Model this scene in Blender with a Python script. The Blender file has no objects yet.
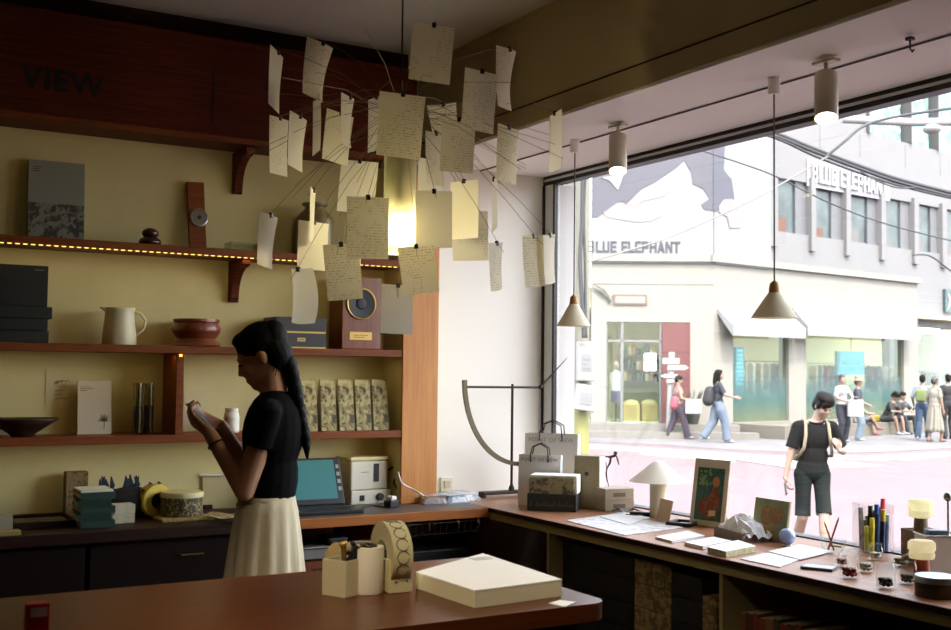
import bpy, bmesh, math, random
from mathutils import Vector, Matrix, Euler, Quaternion
random.seed(7)
SC = bpy.context.scene
COL = SC.collection
PI = math.pi
R = math.radians
# ---------------------------------------------------------------- camera maths
F = 1110.0; CX = 475.5; CY = 315.0; EYE = 1.5
YAW = R(30.4); PIT = R(2.78); ROLL = R(0.65)
_f = Vector((math.sin(YAW)*math.cos(PIT), math.cos(YAW)*math.cos(PIT), math.sin(PIT)))
_r = Vector((math.cos(YAW), -math.sin(YAW), 0))
_u = _r.cross(_f)
RT = _r*math.cos(ROLL) + _u*math.sin(ROLL)
UP = _u*math.cos(ROLL) - _r*math.sin(ROLL)
FW = _f
CAM = Vector((0, 0, EYE))
def ray(px, py): return FW + RT*((px-CX)/F) + UP*((CY-py)/F)
def onX(px, py, X): d = ray(px, py); return CAM + d*(X/d.x)
def onY(px, py, Y): d = ray(px, py); return CAM + d*(Y/d.y)
def onZ(px, py, Z): d = ray(px, py); return CAM + d*((Z-EYE)/d.z)
def onD(px, py, D): return CAM + ray(px, py)*D
def onP(px, py, P, n):
    d = ray(px, py); return CAM + d*((P-CAM).dot(n)/d.dot(n))
# ---------------------------------------------------------------- materials
def lin(c):
    c = c/255.0
    return c/12.92 if c <= .04045 else ((c+.055)/1.055)**2.4
ALB = 1.0
def rgb0(t): return (lin(t[0]), lin(t[1]), lin(t[2]), 1)
def rgb(t): return (lin(t[0])*ALB, lin(t[1])*ALB, lin(t[2])*ALB, 1)
_mats = {}
def mat(name, col, rough=.6, metal=0, spec=.5, noise=None, nscale=8, stretch=(1,1,1), bump=0, bscale=60, trans=0, emit=None, estr=0, sub=0, coat=0, space='Object'):
    """one principled material; noise=(second colour) mixes by stretched noise"""
    if name in _mats: return _mats[name]
    m = bpy.data.materials.new(name); m.use_nodes = True
    nt = m.node_tree; b = nt.nodes['Principled BSDF']
    b.inputs['Base Color'].default_value = rgb(col)
    b.inputs['Roughness'].default_value = rough
    b.inputs['Metallic'].default_value = metal
    b.inputs['Specular IOR Level'].default_value = spec
    if coat: b.inputs['Coat Weight'].default_value = coat; b.inputs['Coat Roughness'].default_value = .15
    if trans: b.inputs['Transmission Weight'].default_value = trans
    if emit: b.inputs['Emission Color'].default_value = rgb0(emit); b.inputs['Emission Strength'].default_value = estr
    if noise or bump:
        tc = nt.nodes.new('ShaderNodeTexCoord'); mp = nt.nodes.new('ShaderNodeMapping')
        mp.inputs['Scale'].default_value = stretch
        nt.links.new(tc.outputs[space], mp.inputs['Vector'])
    if noise:
        n = nt.nodes.new('ShaderNodeTexNoise'); n.inputs['Scale'].default_value = nscale; n.inputs['Detail'].default_value = 6
        n.inputs['Roughness'].default_value = .65
        nt.links.new(mp.outputs['Vector'], n.inputs['Vector'])
        r = nt.nodes.new('ShaderNodeValToRGB')
        r.color_ramp.elements[0].position = .36; r.color_ramp.elements[1].position = .64
        r.color_ramp.elements[0].color = rgb(col); r.color_ramp.elements[1].color = rgb(noise)
        nt.links.new(n.outputs['Fac'], r.inputs['Fac'])
        nt.links.new(r.outputs['Color'], b.inputs['Base Color'])
    if bump:
        n2 = nt.nodes.new('ShaderNodeTexNoise'); n2.inputs['Scale'].default_value = bscale; n2.inputs['Detail'].default_value = 4
        nt.links.new(mp.outputs['Vector'], n2.inputs['Vector'])
        bp = nt.nodes.new('ShaderNodeBump'); bp.inputs['Strength'].default_value = bump; bp.inputs['Distance'].default_value = .01
        nt.links.new(n2.outputs['Fac'], bp.inputs['Height']); nt.links.new(bp.outputs['Normal'], b.inputs['Normal'])
    _mats[name] = m
    return m
def emission(name, col, s):
    if name in _mats: return _mats[name]
    m = bpy.data.materials.new(name); m.use_nodes = True; nt = m.node_tree
    nt.nodes.clear(); o = nt.nodes.new('ShaderNodeOutputMaterial'); e = nt.nodes.new('ShaderNodeEmission')
    e.inputs['Color'].default_value = rgb0(col); e.inputs['Strength'].default_value = s
    nt.links.new(e.outputs[0], o.inputs['Surface']); _mats[name] = m
    return m
def glass(name, tint=(255,255,255), refl=.06, fk=.6, rough=.0, haze=0, hazecol=(255,255,255)):
    """thin clear pane: lets light straight through, mirrors a little at glancing angles"""
    if name in _mats: return _mats[name]
    m = bpy.data.materials.new(name); m.use_nodes = True; nt = m.node_tree
    nt.nodes.clear(); o = nt.nodes.new('ShaderNodeOutputMaterial')
    t = nt.nodes.new('ShaderNodeBsdfTransparent'); t.inputs['Color'].default_value = rgb0(tint)
    g = nt.nodes.new('ShaderNodeBsdfGlossy'); g.inputs['Roughness'].default_value = rough
    fr = nt.nodes.new('ShaderNodeLayerWeight'); fr.inputs['Blend'].default_value = .12
    ml = nt.nodes.new('ShaderNodeMath'); ml.operation = 'MULTIPLY_ADD'; ml.inputs[1].default_value = fk; ml.inputs[2].default_value = refl*.4
    nt.links.new(fr.outputs['Fresnel'], ml.inputs[0])
    mx = nt.nodes.new('ShaderNodeMixShader')
    nt.links.new(ml.outputs[0], mx.inputs[0]); nt.links.new(t.outputs[0], mx.inputs[1]); nt.links.new(g.outputs[0], mx.inputs[2])
    last = mx
    if haze:
        d = nt.nodes.new('ShaderNodeBsdfDiffuse'); d.inputs['Color'].default_value = rgb0(hazecol)
        m2 = nt.nodes.new('ShaderNodeMixShader'); m2.inputs[0].default_value = haze
        nt.links.new(mx.outputs[0], m2.inputs[1]); nt.links.new(d.outputs[0], m2.inputs[2]); last = m2
    nt.links.new(last.outputs[0], o.inputs['Surface']); _mats[name] = m
    return m
def translucent(name, col, amount=.4, lines=None, freq=60):
    """paper or shade that glows when lit from behind; lines=colour writes rows of uneven handwriting across local z"""
    if name in _mats: return _mats[name]
    m = bpy.data.materials.new(name); m.use_nodes = True; nt = m.node_tree
    nt.nodes.clear(); o = nt.nodes.new('ShaderNodeOutputMaterial')
    d = nt.nodes.new('ShaderNodeBsdfDiffuse'); t = nt.nodes.new('ShaderNodeBsdfTranslucent')
    d.inputs['Color'].default_value = rgb(col); t.inputs['Color'].default_value = rgb(col)
    if lines:
        tc = nt.nodes.new('ShaderNodeTexCoord'); sp = nt.nodes.new('ShaderNodeSeparateXYZ')
        nt.links.new(tc.outputs['Object'], sp.inputs[0])
        oi = nt.nodes.new('ShaderNodeObjectInfo')
        w = nt.nodes.new('ShaderNodeMath'); w.operation = 'MULTIPLY'; w.inputs[1].default_value = freq
        nt.links.new(sp.outputs['Z'], w.inputs[0])
        fr = nt.nodes.new('ShaderNodeMath'); fr.operation = 'FRACT'; nt.links.new(w.outputs[0], fr.inputs[0])
        band = nt.nodes.new('ShaderNodeMath'); band.operation = 'LESS_THAN'; band.inputs[1].default_value = .34
        nt.links.new(fr.outputs[0], band.inputs[0])
        n = nt.nodes.new('ShaderNodeTexNoise'); n.noise_dimensions = '4D'; n.inputs['Scale'].default_value = 1.0; n.inputs['Detail'].default_value = 3
        mp = nt.nodes.new('ShaderNodeMapping'); mp.inputs['Scale'].default_value = (260, 260, freq*1.0)
        nt.links.new(tc.outputs['Object'], mp.inputs[0]); nt.links.new(mp.outputs[0], n.inputs['Vector'])
        mw = nt.nodes.new('ShaderNodeMath'); mw.operation = 'MULTIPLY'; mw.inputs[1].default_value = 50
        nt.links.new(oi.outputs['Random'], mw.inputs[0]); nt.links.new(mw.outputs[0], n.inputs['W'])
        th = nt.nodes.new('ShaderNodeMath'); th.operation = 'GREATER_THAN'; th.inputs[1].default_value = .53
        nt.links.new(n.outputs['Fac'], th.inputs[0])
        # patches of the sheet that stay blank
        n3 = nt.nodes.new('ShaderNodeTexNoise'); n3.noise_dimensions = '4D'; n3.inputs['Scale'].default_value = 9
        nt.links.new(tc.outputs['Object'], n3.inputs['Vector']); nt.links.new(mw.outputs[0], n3.inputs['W'])
        t3 = nt.nodes.new('ShaderNodeMath'); t3.operation = 'GREATER_THAN'; t3.inputs[1].default_value = .47
        nt.links.new(n3.outputs['Fac'], t3.inputs[0])
        a = nt.nodes.new('ShaderNodeMath'); a.operation = 'MULTIPLY'; nt.links.new(band.outputs[0], a.inputs[0]); nt.links.new(th.outputs[0], a.inputs[1])
        a2 = nt.nodes.new('ShaderNodeMath'); a2.operation = 'MULTIPLY'; nt.links.new(a.outputs[0], a2.inputs[0]); nt.links.new(t3.outputs[0], a2.inputs[1])
        mc = nt.nodes.new('ShaderNodeMix'); mc.data_type = 'RGBA'
        mc.inputs[6].default_value = rgb(col); mc.inputs[7].default_value = rgb(lines)
        nt.links.new(a2.outputs[0], mc.inputs[0])
        nt.links.new(mc.outputs[2], d.inputs['Color']); nt.links.new(mc.outputs[2], t.inputs['Color'])
    mx = nt.nodes.new('ShaderNodeMixShader'); mx.inputs[0].default_value = amount
    nt.links.new(d.outputs[0], mx.inputs[1]); nt.links.new(t.outputs[0], mx.inputs[2]); nt.links.new(mx.outputs[0], o.inputs['Surface'])
    _mats[name] = m
    return m
def voro(name, a, b, scale=30, rough=.6, c=None, thick=.45):
    """printed ornament: two or three colours in voronoi / noise blotches"""
    if name in _mats: return _mats[name]
    m = mat(name, a, rough); nt = m.node_tree; bs = nt.nodes['Principled BSDF']
    tc = nt.nodes.new('ShaderNodeTexCoord'); v = nt.nodes.new('ShaderNodeTexNoise'); v.inputs['Scale'].default_value = scale
    v.inputs['Detail'].default_value = 5; v.inputs['Distortion'].default_value = 1.2
    nt.links.new(tc.outputs['Object'], v.inputs['Vector'])
    r = nt.nodes.new('ShaderNodeValToRGB'); r.color_ramp.interpolation = 'EASE'
    r.color_ramp.elements[0].position = thick-.06; r.color_ramp.elements[0].color = rgb(a)
    r.color_ramp.elements[1].position = thick+.06; r.color_ramp.elements[1].color = rgb(b)
    if c:
        e = r.color_ramp.elements.new(thick+.14); e.color = rgb(c)
    nt.links.new(v.outputs['Fac'], r.inputs['Fac']); nt.links.new(r.outputs['Color'], bs.inputs['Base Color'])
    return m
# ---------------------------------------------------------------- mesh builder
class MB:
    def __init__(s): s.bm = bmesh.new(); s.M = Matrix.Identity(4)
    def at(s, x=0, y=0, z=0, rz=0, rx=0, ry=0):
        s.M = Matrix.Translation((x, y, z)) @ Euler((rx, ry, rz)).to_matrix().to_4x4(); return s
    def _v(s, p): return s.bm.verts.new(s.M @ Vector(p))
    def box(s, x0, x1, y0, y1, z0, z1, bev=0, seg=2):
        vs = [s._v((x, y, z)) for z in (z0, z1) for y in (y0, y1) for x in (x0, x1)]
        fs = [s.bm.faces.new([vs[i] for i in q]) for q in ((0,2,3,1), (4,5,7,6), (0,1,5,4), (2,6,7,3), (0,4,6,2), (1,3,7,5))]
        if bev:
            es = list({e for f in fs for e in f.edges})
            bmesh.ops.bevel(s.bm, geom=es, offset=bev, segments=seg, affect='EDGES', profile=.6)
        return s
    def prism(s, poly, axis, a, b):
        """poly: 2D points; extruded along axis from a to b. axis x: (y,z), y: (x,z), z: (x,y)"""
        def P(p, t): return {'x': (t, p[0], p[1]), 'y': (p[0], t, p[1]), 'z': (p[0], p[1], t)}[axis]
        A = [s._v(P(p, a)) for p in poly]; B = [s._v(P(p, b)) for p in poly]; n = len(poly)
        s.bm.faces.new(A); s.bm.faces.new(B[::-1])
        for i in range(n): s.bm.faces.new((A[i], B[i], B[(i+1) % n], A[(i+1) % n]))
        return s
    def tube(s, pts, r, seg=8, cap=True, close=False):
        """swept tube; r a number or one per point"""
        P = [Vector(p) for p in pts]; n = len(P); rr = r if hasattr(r, '__len__') else [r]*n
        rings = []; ref = None
        for i in range(n):
            if close: t = (P[(i+1) % n]-P[i-1])
            else: t = P[min(i+1, n-1)]-P[max(i-1, 0)]
            t = t.normalized() if t.length > 1e-9 else Vector((0, 0, 1))
            if ref is None:
                ref = Vector((0, 0, 1)) if abs(t.z) < .9 else Vector((1, 0, 0))
            a = (ref - t*ref.dot(t)); a = a.normalized() if a.length > 1e-6 else t.orthogonal().normalized()
            ref = a; b = t.cross(a)
            rings.append([s._v(P[i] + (a*math.cos(2*PI*k/seg)+b*math.sin(2*PI*k/seg))*rr[i]) for k in range(seg)])
        m = n if close else n-1
        for i in range(m):
            A, B = rings[i], rings[(i+1) % n]
            for k in range(seg): s.bm.faces.new((A[k], A[(k+1) % seg], B[(k+1) % seg], B[k]))
        if cap and not close:
            s.bm.faces.new(rings[0][::-1]); s.bm.faces.new(rings[-1])
        return s
    def lathe(s, prof, seg=24, x=0, y=0, z=0, sx=1, sy=1, cap=True):
        """prof: (radius, height) from bottom to top"""
        rings = []
        for r, h in prof:
            if r < 1e-6: rings.append([s._v((x, y, z+h))])
            else: rings.append([s._v((x+r*sx*math.cos(2*PI*k/seg), y+r*sy*math.sin(2*PI*k/seg), z+h)) for k in range(seg)])
        for A, B in zip(rings, rings[1:]):
            for k in range(seg):
                k2 = (k+1) % seg
                if len(A) == 1 and len(B) == 1: continue
                if len(A) == 1: s.bm.faces.new((A[0], B[k2], B[k]))
                elif len(B) == 1: s.bm.faces.new((A[k], A[k2], B[0]))
                else: s.bm.faces.new((A[k], A[k2], B[k2], B[k]))
        if cap:
            if len(rings[0]) > 1: s.bm.faces.new(rings[0][::-1])
            if len(rings[-1]) > 1: s.bm.faces.new(rings[-1])
        return s
    def ell(s, c, rx, ry, rz, u=16, v=10, rot=None):
        c = Vector(c); rm = rot.to_3x3() if rot is not None else Matrix.Identity(3)
        rings = []
        for j in range(v+1):
            t = PI*j/v - PI/2
            if j in (0, v): rings.append([s._v(c + rm @ Vector((0, 0, rz*math.sin(t))))])
            else: rings.append([s._v(c + rm @ Vector((rx*math.cos(t)*math.cos(2*PI*k/u), ry*math.cos(t)*math.sin(2*PI*k/u), rz*math.sin(t)))) for k in range(u)])
        for A, B in zip(rings, rings[1:]):
            for k in range(u):
                k2 = (k+1) % u
                if len(A) == 1: s.bm.faces.new((A[0], B[k2], B[k]))
                elif len(B) == 1: s.bm.faces.new((A[k], A[k2], B[0]))
                else: s.bm.faces.new((A[k], A[k2], B[k2], B[k]))
        return s
    def cap(s, p, q, r0, r1, seg=12):
        """round-ended tapered limb"""
        p = Vector(p); q = Vector(q); d = q-p; L = d.length
        if L < 1e-6: return s.ell(p, r0, r0, r0)
        rot = d.to_track_quat('Z', 'Y').to_matrix()
        prof = []
        for j in range(5): a = -PI/2 + PI/2*j/4; prof.append((r0*math.cos(a), r0*math.sin(a)))
        for j in range(5): a = PI/2*j/4; prof.append((r1*math.cos(a), L + r1*math.sin(a)))
        old = s.M; s.M = old @ Matrix.Translation(p) @ rot.to_4x4()
        s.lathe(prof, seg, cap=False); s.M = old
        return s
    def loft(s, rings, cap0=True, cap1=True, closed=True):
        V = [[s._v(p) for p in r] for r in rings]; n = len(V[0])
        for A, B in zip(V, V[1:]):
            for k in range(n if closed else n-1): s.bm.faces.new((A[k], A[(k+1) % n], B[(k+1) % n], B[k]))
        if closed and cap0: s.bm.faces.new(V[0][::-1])
        if closed and cap1: s.bm.faces.new(V[-1])
        return s
    def grid(s, fn, nu, nv, thick=0):
        """surface fn(u,v) for u,v in 0..1; thick>0 makes a closed sheet"""
        V = [[s._v(fn(i/nu, j/nv)) for i in range(nu+1)] for j in range(nv+1)]
        for j in range(nv):
            for i in range(nu): s.bm.faces.new((V[j][i], V[j][i+1], V[j+1][i+1], V[j+1][i]))
        if thick:
            bmesh.ops.recalc_face_normals(s.bm, faces=s.bm.faces)
            bmesh.ops.solidify(s.bm, geom=list(s.bm.faces), thickness=thick)
        return s
    def obj(s, name, material, parent=None, smooth=False, loc=None, rz=None):
        bmesh.ops.recalc_face_normals(s.bm, faces=s.bm.faces)
        me = bpy.data.meshes.new(name); s.bm.to_mesh(me); s.bm.free()
        o = bpy.data.objects.new(name, me); COL.objects.link(o)
        if material: me.materials.append(material)
        if smooth:
            me.polygons.foreach_set('use_smooth', [True]*len(me.polygons))
            if smooth != 'all':
                try: me.set_sharp_from_angle(angle=R(40))
                except Exception: pass
        if parent: o.parent = parent
        if loc is not None: o.location = loc
        if rz is not None: o.rotation_euler.z = rz
        return o
def thing(name, label, cat, loc=(0,0,0), rz=0, group=None):
    o = bpy.data.objects.new(name, None); COL.objects.link(o); o.empty_display_size = .05
    o.location = loc; o.rotation_euler = (0, 0, rz)
    o['label'] = label; o['category'] = cat
    if group: o['group'] = group
    return o
def tag(o, label, cat, group=None):
    o['label'] = label; o['category'] = cat
    if group: o['group'] = group
    return o
def struct(name, mb, m, smooth=False, parent=None):
    o = mb.obj(name, m, parent, smooth)
    if not parent: o['kind'] = 'structure'
    return o
def dup(root, loc=None, rz=None, label=None, scale=None):
    r = root.copy(); COL.objects.link(r)
    if loc is not None: r.location = loc
    if rz is not None: r.rotation_euler.z = rz
    if scale is not None: r.scale = (scale,)*3
    if label: r['label'] = label
    for ch in list(root.children):
        c = ch.copy(); COL.objects.link(c); c.parent = r
        for g in list(ch.children):
            d = g.copy(); COL.objects.link(d); d.parent = c
    return r
def text(s, size, m, parent, M, name='lettering', ext=.0004, align='LEFT', bold=0, spacing=1.0, shear=0):
    c = bpy.data.curves.new(name, 'FONT'); c.body = s; c.size = size; c.extrude = ext; c.align_x = align
    c.offset = bold; c.space_character = spacing; c.resolution_u = 2; c.shear = shear
    t = bpy.data.objects.new(name, c); COL.objects.link(t)
    bpy.context.view_layer.update()
    me = bpy.data.meshes.new_from_object(t.evaluated_get(bpy.context.evaluated_depsgraph_get()))
    bpy.data.objects.remove(t)
    me.transform(M); me.materials.clear(); me.materials.append(m); me.name = name
    o = bpy.data.objects.new(name, me); COL.objects.link(o)
    if parent: o.parent = parent
    return o
def faint_print(parent, m, x, y, z, rows, h, name='faint_print'):
    """rows of print too small to read: short uneven dashes on a face looking along -y"""
    s = MB()
    for j, w in enumerate(rows):
        u = x; k = 0
        while u < x+w:
            d = h*(.5+.5*((k*7+j*3) % 5)/4); s.box(u, min(u+d, x+w), y-.0006, y, z-j*h*1.7, z-j*h*1.7+h*(.55+.2*((k*3+j) % 3)/2)); u += d+h*.28; k += 1
    o = s.obj(name, m, parent); o['kind'] = 'stuff'; return o
STROKES = {'B': [(.1,0,.1,1),(.1,.08,.5,.08),(.1,.5,.5,.5),(.1,.92,.5,.92),(.54,.12,.54,.44),(.52,.56,.52,.88)], 'L': [(.1,0,.1,1),(.1,.09,.56,.09)],
 'U': [(.1,.12,.1,1),(.1,.09,.6,.09),(.6,.12,.6,1)], 'E': [(.1,0,.1,1),(.1,.09,.56,.09),(.1,.5,.52,.5),(.1,.91,.56,.91)], 'P': [(.1,0,.1,1),(.1,.91,.54,.91),(.1,.45,.54,.45),(.57,.45,.57,.91)],
 'H': [(.1,0,.1,1),(.1,.5,.6,.5),(.62,0,.62,1)], 'A': [(.08,0,.36,1),(.64,0,.36,1),(.2,.28,.52,.28)], 'N': [(.1,0,.1,1),(.12,.95,.6,.05),(.62,0,.62,1)], 'T': [(.34,0,.34,1),(.02,.91,.66,.91)], ' ': []}
def block_text(s, h, width, depth, m, parent, M, th=.19):
    """heavy upright sans capitals in the local x-z plane, facing -y"""
    mb = MB(); n = 0; adv = {' ': .42, 'L': .70, 'E': .72}; tot = sum(adv.get(c, .82) for c in s); sx = width/(tot*h); x = 0; mb.M = M; k = 0
    for c in s:
        for (a, b, p, q) in STROKES[c]:
            d = Vector((p-a, q-b)); L = d.length; d /= L; nn = Vector((-d.y, d.x))*th/2
            e = th/2 if abs(d.y) < .1 else 0
            A = Vector((a, b))-d*e*.9; B = Vector((p, q))+d*e*.9
            poly = [A+nn, A-nn, B-nn, B+nn]; k += 1
            mb.prism([((x+v.x)*h*sx, v.y*h) for v in poly], 'y', -depth-.0006*(k % 5), 0)
        x += adv.get(c, .82)
    return mb.obj('lettering', m, parent)
def face_m(x, y, z, rz=0, rx=PI/2):
    """matrix that stands text upright facing local -Y, turned by rz"""
    return Matrix.Translation((x, y, z)) @ Euler((rx, 0, rz)).to_matrix().to_4x4()
def flat_m(x, y, z, rz=0): return Matrix.Translation((x, y, z)) @ Euler((0, 0, rz)).to_matrix().to_4x4()
def lamp(name, kind, loc, energy, col=(255,255,255), direction=None, **kw):
    l = bpy.data.lights.new(name, kind); l.energy = energy; l.color = rgb0(col)[:3]
    for k, v in kw.items(): setattr(l, k, v)
    ob = bpy.data.objects.new(name, l); COL.objects.link(ob); ob.location = loc
    if direction is not None: ob.rotation_euler = Vector(direction).to_track_quat('-Z', 'Y').to_euler()
    return ob
SKY = 1.65; SUN = 6; EXPO = .25; LEDW = (.8, .7, .6, .3); LEDC = (255,214,140); OUT_ALB = .165; SPOTW = 10; FILLW = 150; BULB = 95
# ================================================================ room
YB = 5.55; XW = 3.757; YS = 5.30; ZC = .78; XC = 3.03; YC = 4.99; CEIL = 3.21; XBEAM = 2.867; SOFF = 2.672
M_wall = mat('cream_paint', (214,203,150), .85, noise=(206,195,142), nscale=3, bump=.05, bscale=90)
M_white = mat('white_paint', (238,232,222), .8, bump=.04, bscale=90)
M_ceil = mat('ceiling_paint', (205,200,188), .9)
M_beam = mat('beam_paint', (170,152,112), .85, bump=.05, bscale=60)
M_soffit = mat('soffit_paint', (249,246,243), .8)
M_floor = mat('floor_boards', (58,40,28), .5, noise=(44,30,21), nscale=3, stretch=(1,9,1))
M_maho = mat('mahogany', (100,41,17), .55, spec=.2, noise=(74,28,11), nscale=2.2, stretch=(1.2,1.2,34))
M_shelf = mat('shelf_wood', (134,70,29), .5, spec=.25, noise=(112,54,21), nscale=3, stretch=(1.2,10,20))
M_oak = mat('warm_oak', (206,140,70), .5, noise=(190,122,56), nscale=3, stretch=(16,16,.8))
M_dwood = mat('dark_wood', (46,23,13), .5, spec=.2, noise=(34,16,9), nscale=3, stretch=(1,8,18))
M_frame = mat('dark_metal', (38,38,40), .45, .3)
M_grey = mat('grey_metal', (190,190,190), .5, .1)
M_black = mat('black_plastic', (16,16,17), .45)
M_chrome = mat('chrome', (210,208,202), .18, 1)
M_brass = mat('brass', (178,146,84), .35, .9)
M_steel = mat('brushed_steel', (150,148,142), .35, .9)
M_cream = mat('cream_laminate', (172,158,112), .55)
M_paper = mat('plain_paper', (240,236,228), .8)

struct('floor', MB().box(-2.6, XW+.28, -2.2, YB+.2, -.12, 0), M_floor)
struct('ceiling', MB().box(-2.6, XW+.28, -2.2, YB+.2, CEIL, CEIL+.15), M_ceil)
struct('wall_back', MB().box(-2.6, 2.8, YB, YB+.2, 0, CEIL), M_wall)
struct('wall_back_corner', MB().box(2.8, 3.884, YB, YB+.2, 0, CEIL), M_white)
M_unseen = mat('dark_unseen_wall', (92,62,40), .6, noise=(78,50,31), nscale=2, stretch=(8,8,.6))  # unseen walls made dark brown to cut bounced light
struct('wall_left', MB().box(-2.8, -2.6, -2.2, YB+.2, 0, CEIL), M_unseen)
struct('wall_front', MB().box(-2.6, XW+.28, -2.4, -2.2, 0, CEIL), M_unseen)
WY0 = 2.05  # window end moved in, out of view, to dim the left wall
WT = XW+.27  # outer face of the street wall
M_reveal = mat('stone_reveal', (205,196,190), .8, noise=(196,187,182), nscale=20)
w = MB()
w.box(XW-.04, WT, -2.2, WY0, 0, CEIL)
struct('wall_right', w, M_white)
struct('wall_right_base', MB().box(XW-.04, WT, WY0, YB, -.45, ZC-.045), M_reveal)
struct('wall_right_lintel', MB().box(XW-.04, WT, WY0, YB, 2.735, CEIL), M_reveal)
# street-side jamb and soffit reveals
struct('trim_1', MB().box(XW-.0135, 3.884, 5.44, YB-.001, ZC-.3, 2.607), mat('jamb_shaded_stone', (176,171,166), .8))  # reveal stone with the jamb's shade darkened into its colour
# bulkhead along the window
b = MB().prism([(XBEAM, SOFF), (XW-.04, SOFF), (XW-.04, CEIL), (XBEAM, CEIL)], 'y', -2.2, YB)
struct('wall_bulkhead', b, M_beam)
struct('ceiling_soffit', MB().box(XBEAM+.012, XW-.045, -2.2, YB, SOFF-.012, SOFF), M_soffit)
struct('trim_2', MB().tube([(XBEAM-.001, -2.1, 2.765), (XBEAM-.001, YB, 2.765)], .004, 6), M_dwood)
# window: dark frame, gasket lines, pane, sill rail
win = bpy.data.objects.new('window_1', None); COL.objects.link(win); win['kind'] = 'structure'
y0, y1, z0, z1 = WY0, YB, ZC-.045, 2.735
f = MB()
f.box(XW-.035, XW+.035, y0, y1, 2.608, z1)          # head
f.box(XW-.035, XW+.035, y0, y0+.08, z0, z1)
f.box(XW-.035, XW+.035, y0, y1, z0, z0+.05)         # sill rail
f.obj('window_frame', M_frame, win)
f = MB().box(XW-.034, XW-.014, 5.446, 5.531, z0+.05, 2.608, .004)
f.obj('window_stile', M_grey, win)
f = MB().box(XW-.042, XW+.036, 5.532, 5.549, z0+.05, 2.608).box(XW-.036, XW-.014, 5.425, 5.4445, z0+.05, 2.608)
f.obj('window_gasket', M_frame, win)
f = MB().box(XW-.043, XW-.0355, y0, 5.53, 2.630, 2.642)
f.obj('window_trim', M_grey, win)
MB().box(XW-.006, XW+.006, y0+.08, 5.43, z0+.05, 2.612).obj('window_pane', glass('shop_glass', (250,252,252), .05), win)
# ---------------- header signboard above the shelves
hd = thing('signboard', 'long dark red wooden signboard above the shelves with raised black letters', 'sign', (0, 0, 0))
MB().box(-1.6, 2.70, 5.25, YB-.001, 2.605, 3.10, .004).obj('board', M_maho, hd)
MB().box(-1.6, 2.70, 5.235, 5.25, 2.590, 2.618, .003).obj('moulding', M_shelf, hd)
xq_ = onY(213.5, 97, 5.25).x
MB().box(xq_-.004, xq_+.004, 5.246, 5.2505, 2.68, 2.93).obj('seam', M_black, hd)
M_ink = mat('black_letters', (12,10,9), .5)
p = onY(32, 88, 5.24)
text('VIEW', .135, M_ink, hd, face_m(p.x-.038, 5.2495, p.z+.006), ext=.004, bold=.003, spacing=1.12)
struct('wall_painted_shadow', MB().box(-2.6, 2.70, 5.36, YB, 3.103, CEIL), M_dwood)  # dark wood block stands in for the shadow line above the signboard
# curved corbels: one below the signboard, one below the top shelf
def corbel(label, x, ztop, drop, reach):
    t = thing('shelf_bracket', label, 'bracket', (x, YB, ztop))
    poly = [(0, 0), (-reach, 0), (-reach, -.03)]
    for k in range(9):
        a = PI/2*k/8
        poly.append((-reach+.02 + (reach-.06)*math.sin(a)*1.0, -.04 - (drop-.05)*(1-math.cos(a))))
    poly += [(-.035, -drop), (0, -drop)]
    MB().prism(poly, 'x', -.02, .02).obj('bracket_web', M_maho, t)
    MB().box(-.026, .026, -.022, -.001, -drop-.012, -.001, .003).obj('back_plate', M_maho, t)
    return t
p = onY(238, 150, YB)
corbel('curved dark wooden bracket under the signboard', onY(237,160,YB).x, 2.60, .20, .21)
corbel('curved dark wooden bracket under the topmost shelf', onY(233,275,YB).x, 2.04, .20, .21)
# ---------------- shelves
ZS = [2.075, 1.595, 1.170]
LED = emission('warm_led', (255,196,96), 2.2)
names = ['topmost long wooden shelf with a warm light strip below its front edge', 'middle long wooden shelf carrying the jug and the dark boxes', 'lowest long wooden shelf carrying the row of printed packets']
shelf = []
for i, (zt, th) in enumerate(zip(ZS, (.036, .037, .038))):
    t = thing('wall_shelf', names[i], 'shelf', (0, 0, 0))
    MB().box(-1.7, 2.66, YS, YB-.001, zt-th, zt, .003).obj('board', M_shelf, t)
    shelf.append(t)
M_dim = emission('led_dim', (255,190,90), 1.6)
s = MB()
for k in range(86):
    x = -.2 + k*.033
    s.box(x, x+.017, YS+.002, YS+.010, 2.0352, 2.0385)
o = s.obj('light_strip', LED, shelf[0]); o['kind'] = 'stuff'
t = thing('shelf_divider', 'short upright wooden divider between the middle and lowest shelves', 'divider', (0, 0, 0))
xd = onY(180, 395, YS).x
MB().box(xd-.018, xd+.018, YS+.004, YB-.002, ZS[2]+.001, ZS[1]-.038, .003).obj('panel', M_shelf, t)
MB().box(xd-.006, xd+.006, YS-.001, YS+.004, ZS[1]-.052, ZS[1]-.041).obj('light_dot', emission('led_dot', (255,180,70), 4), t)
# end pilaster of the shelving
t = thing('end_panel', 'tall plain orange-brown wooden panel closing the shelves beside the white wall', 'panel', (0, 0, 0))
MB().box(2.662, 2.876, YS-.005, YS+.015, ZC+.001, 2.60, .003).obj('face_board', M_oak, t)
MB().box(2.668, 2.87, YS+.015, YB-.001, ZC+.001, 2.60).obj('side_return', M_wall, t)
# ================================================================ things on the shelves
def xs(px, py, Y): return onY(px, py, Y).x
def hgt(px, py, Y, z): return onY(px, py, Y).z - z
Z1, Z2, Z3 = ZS
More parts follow.
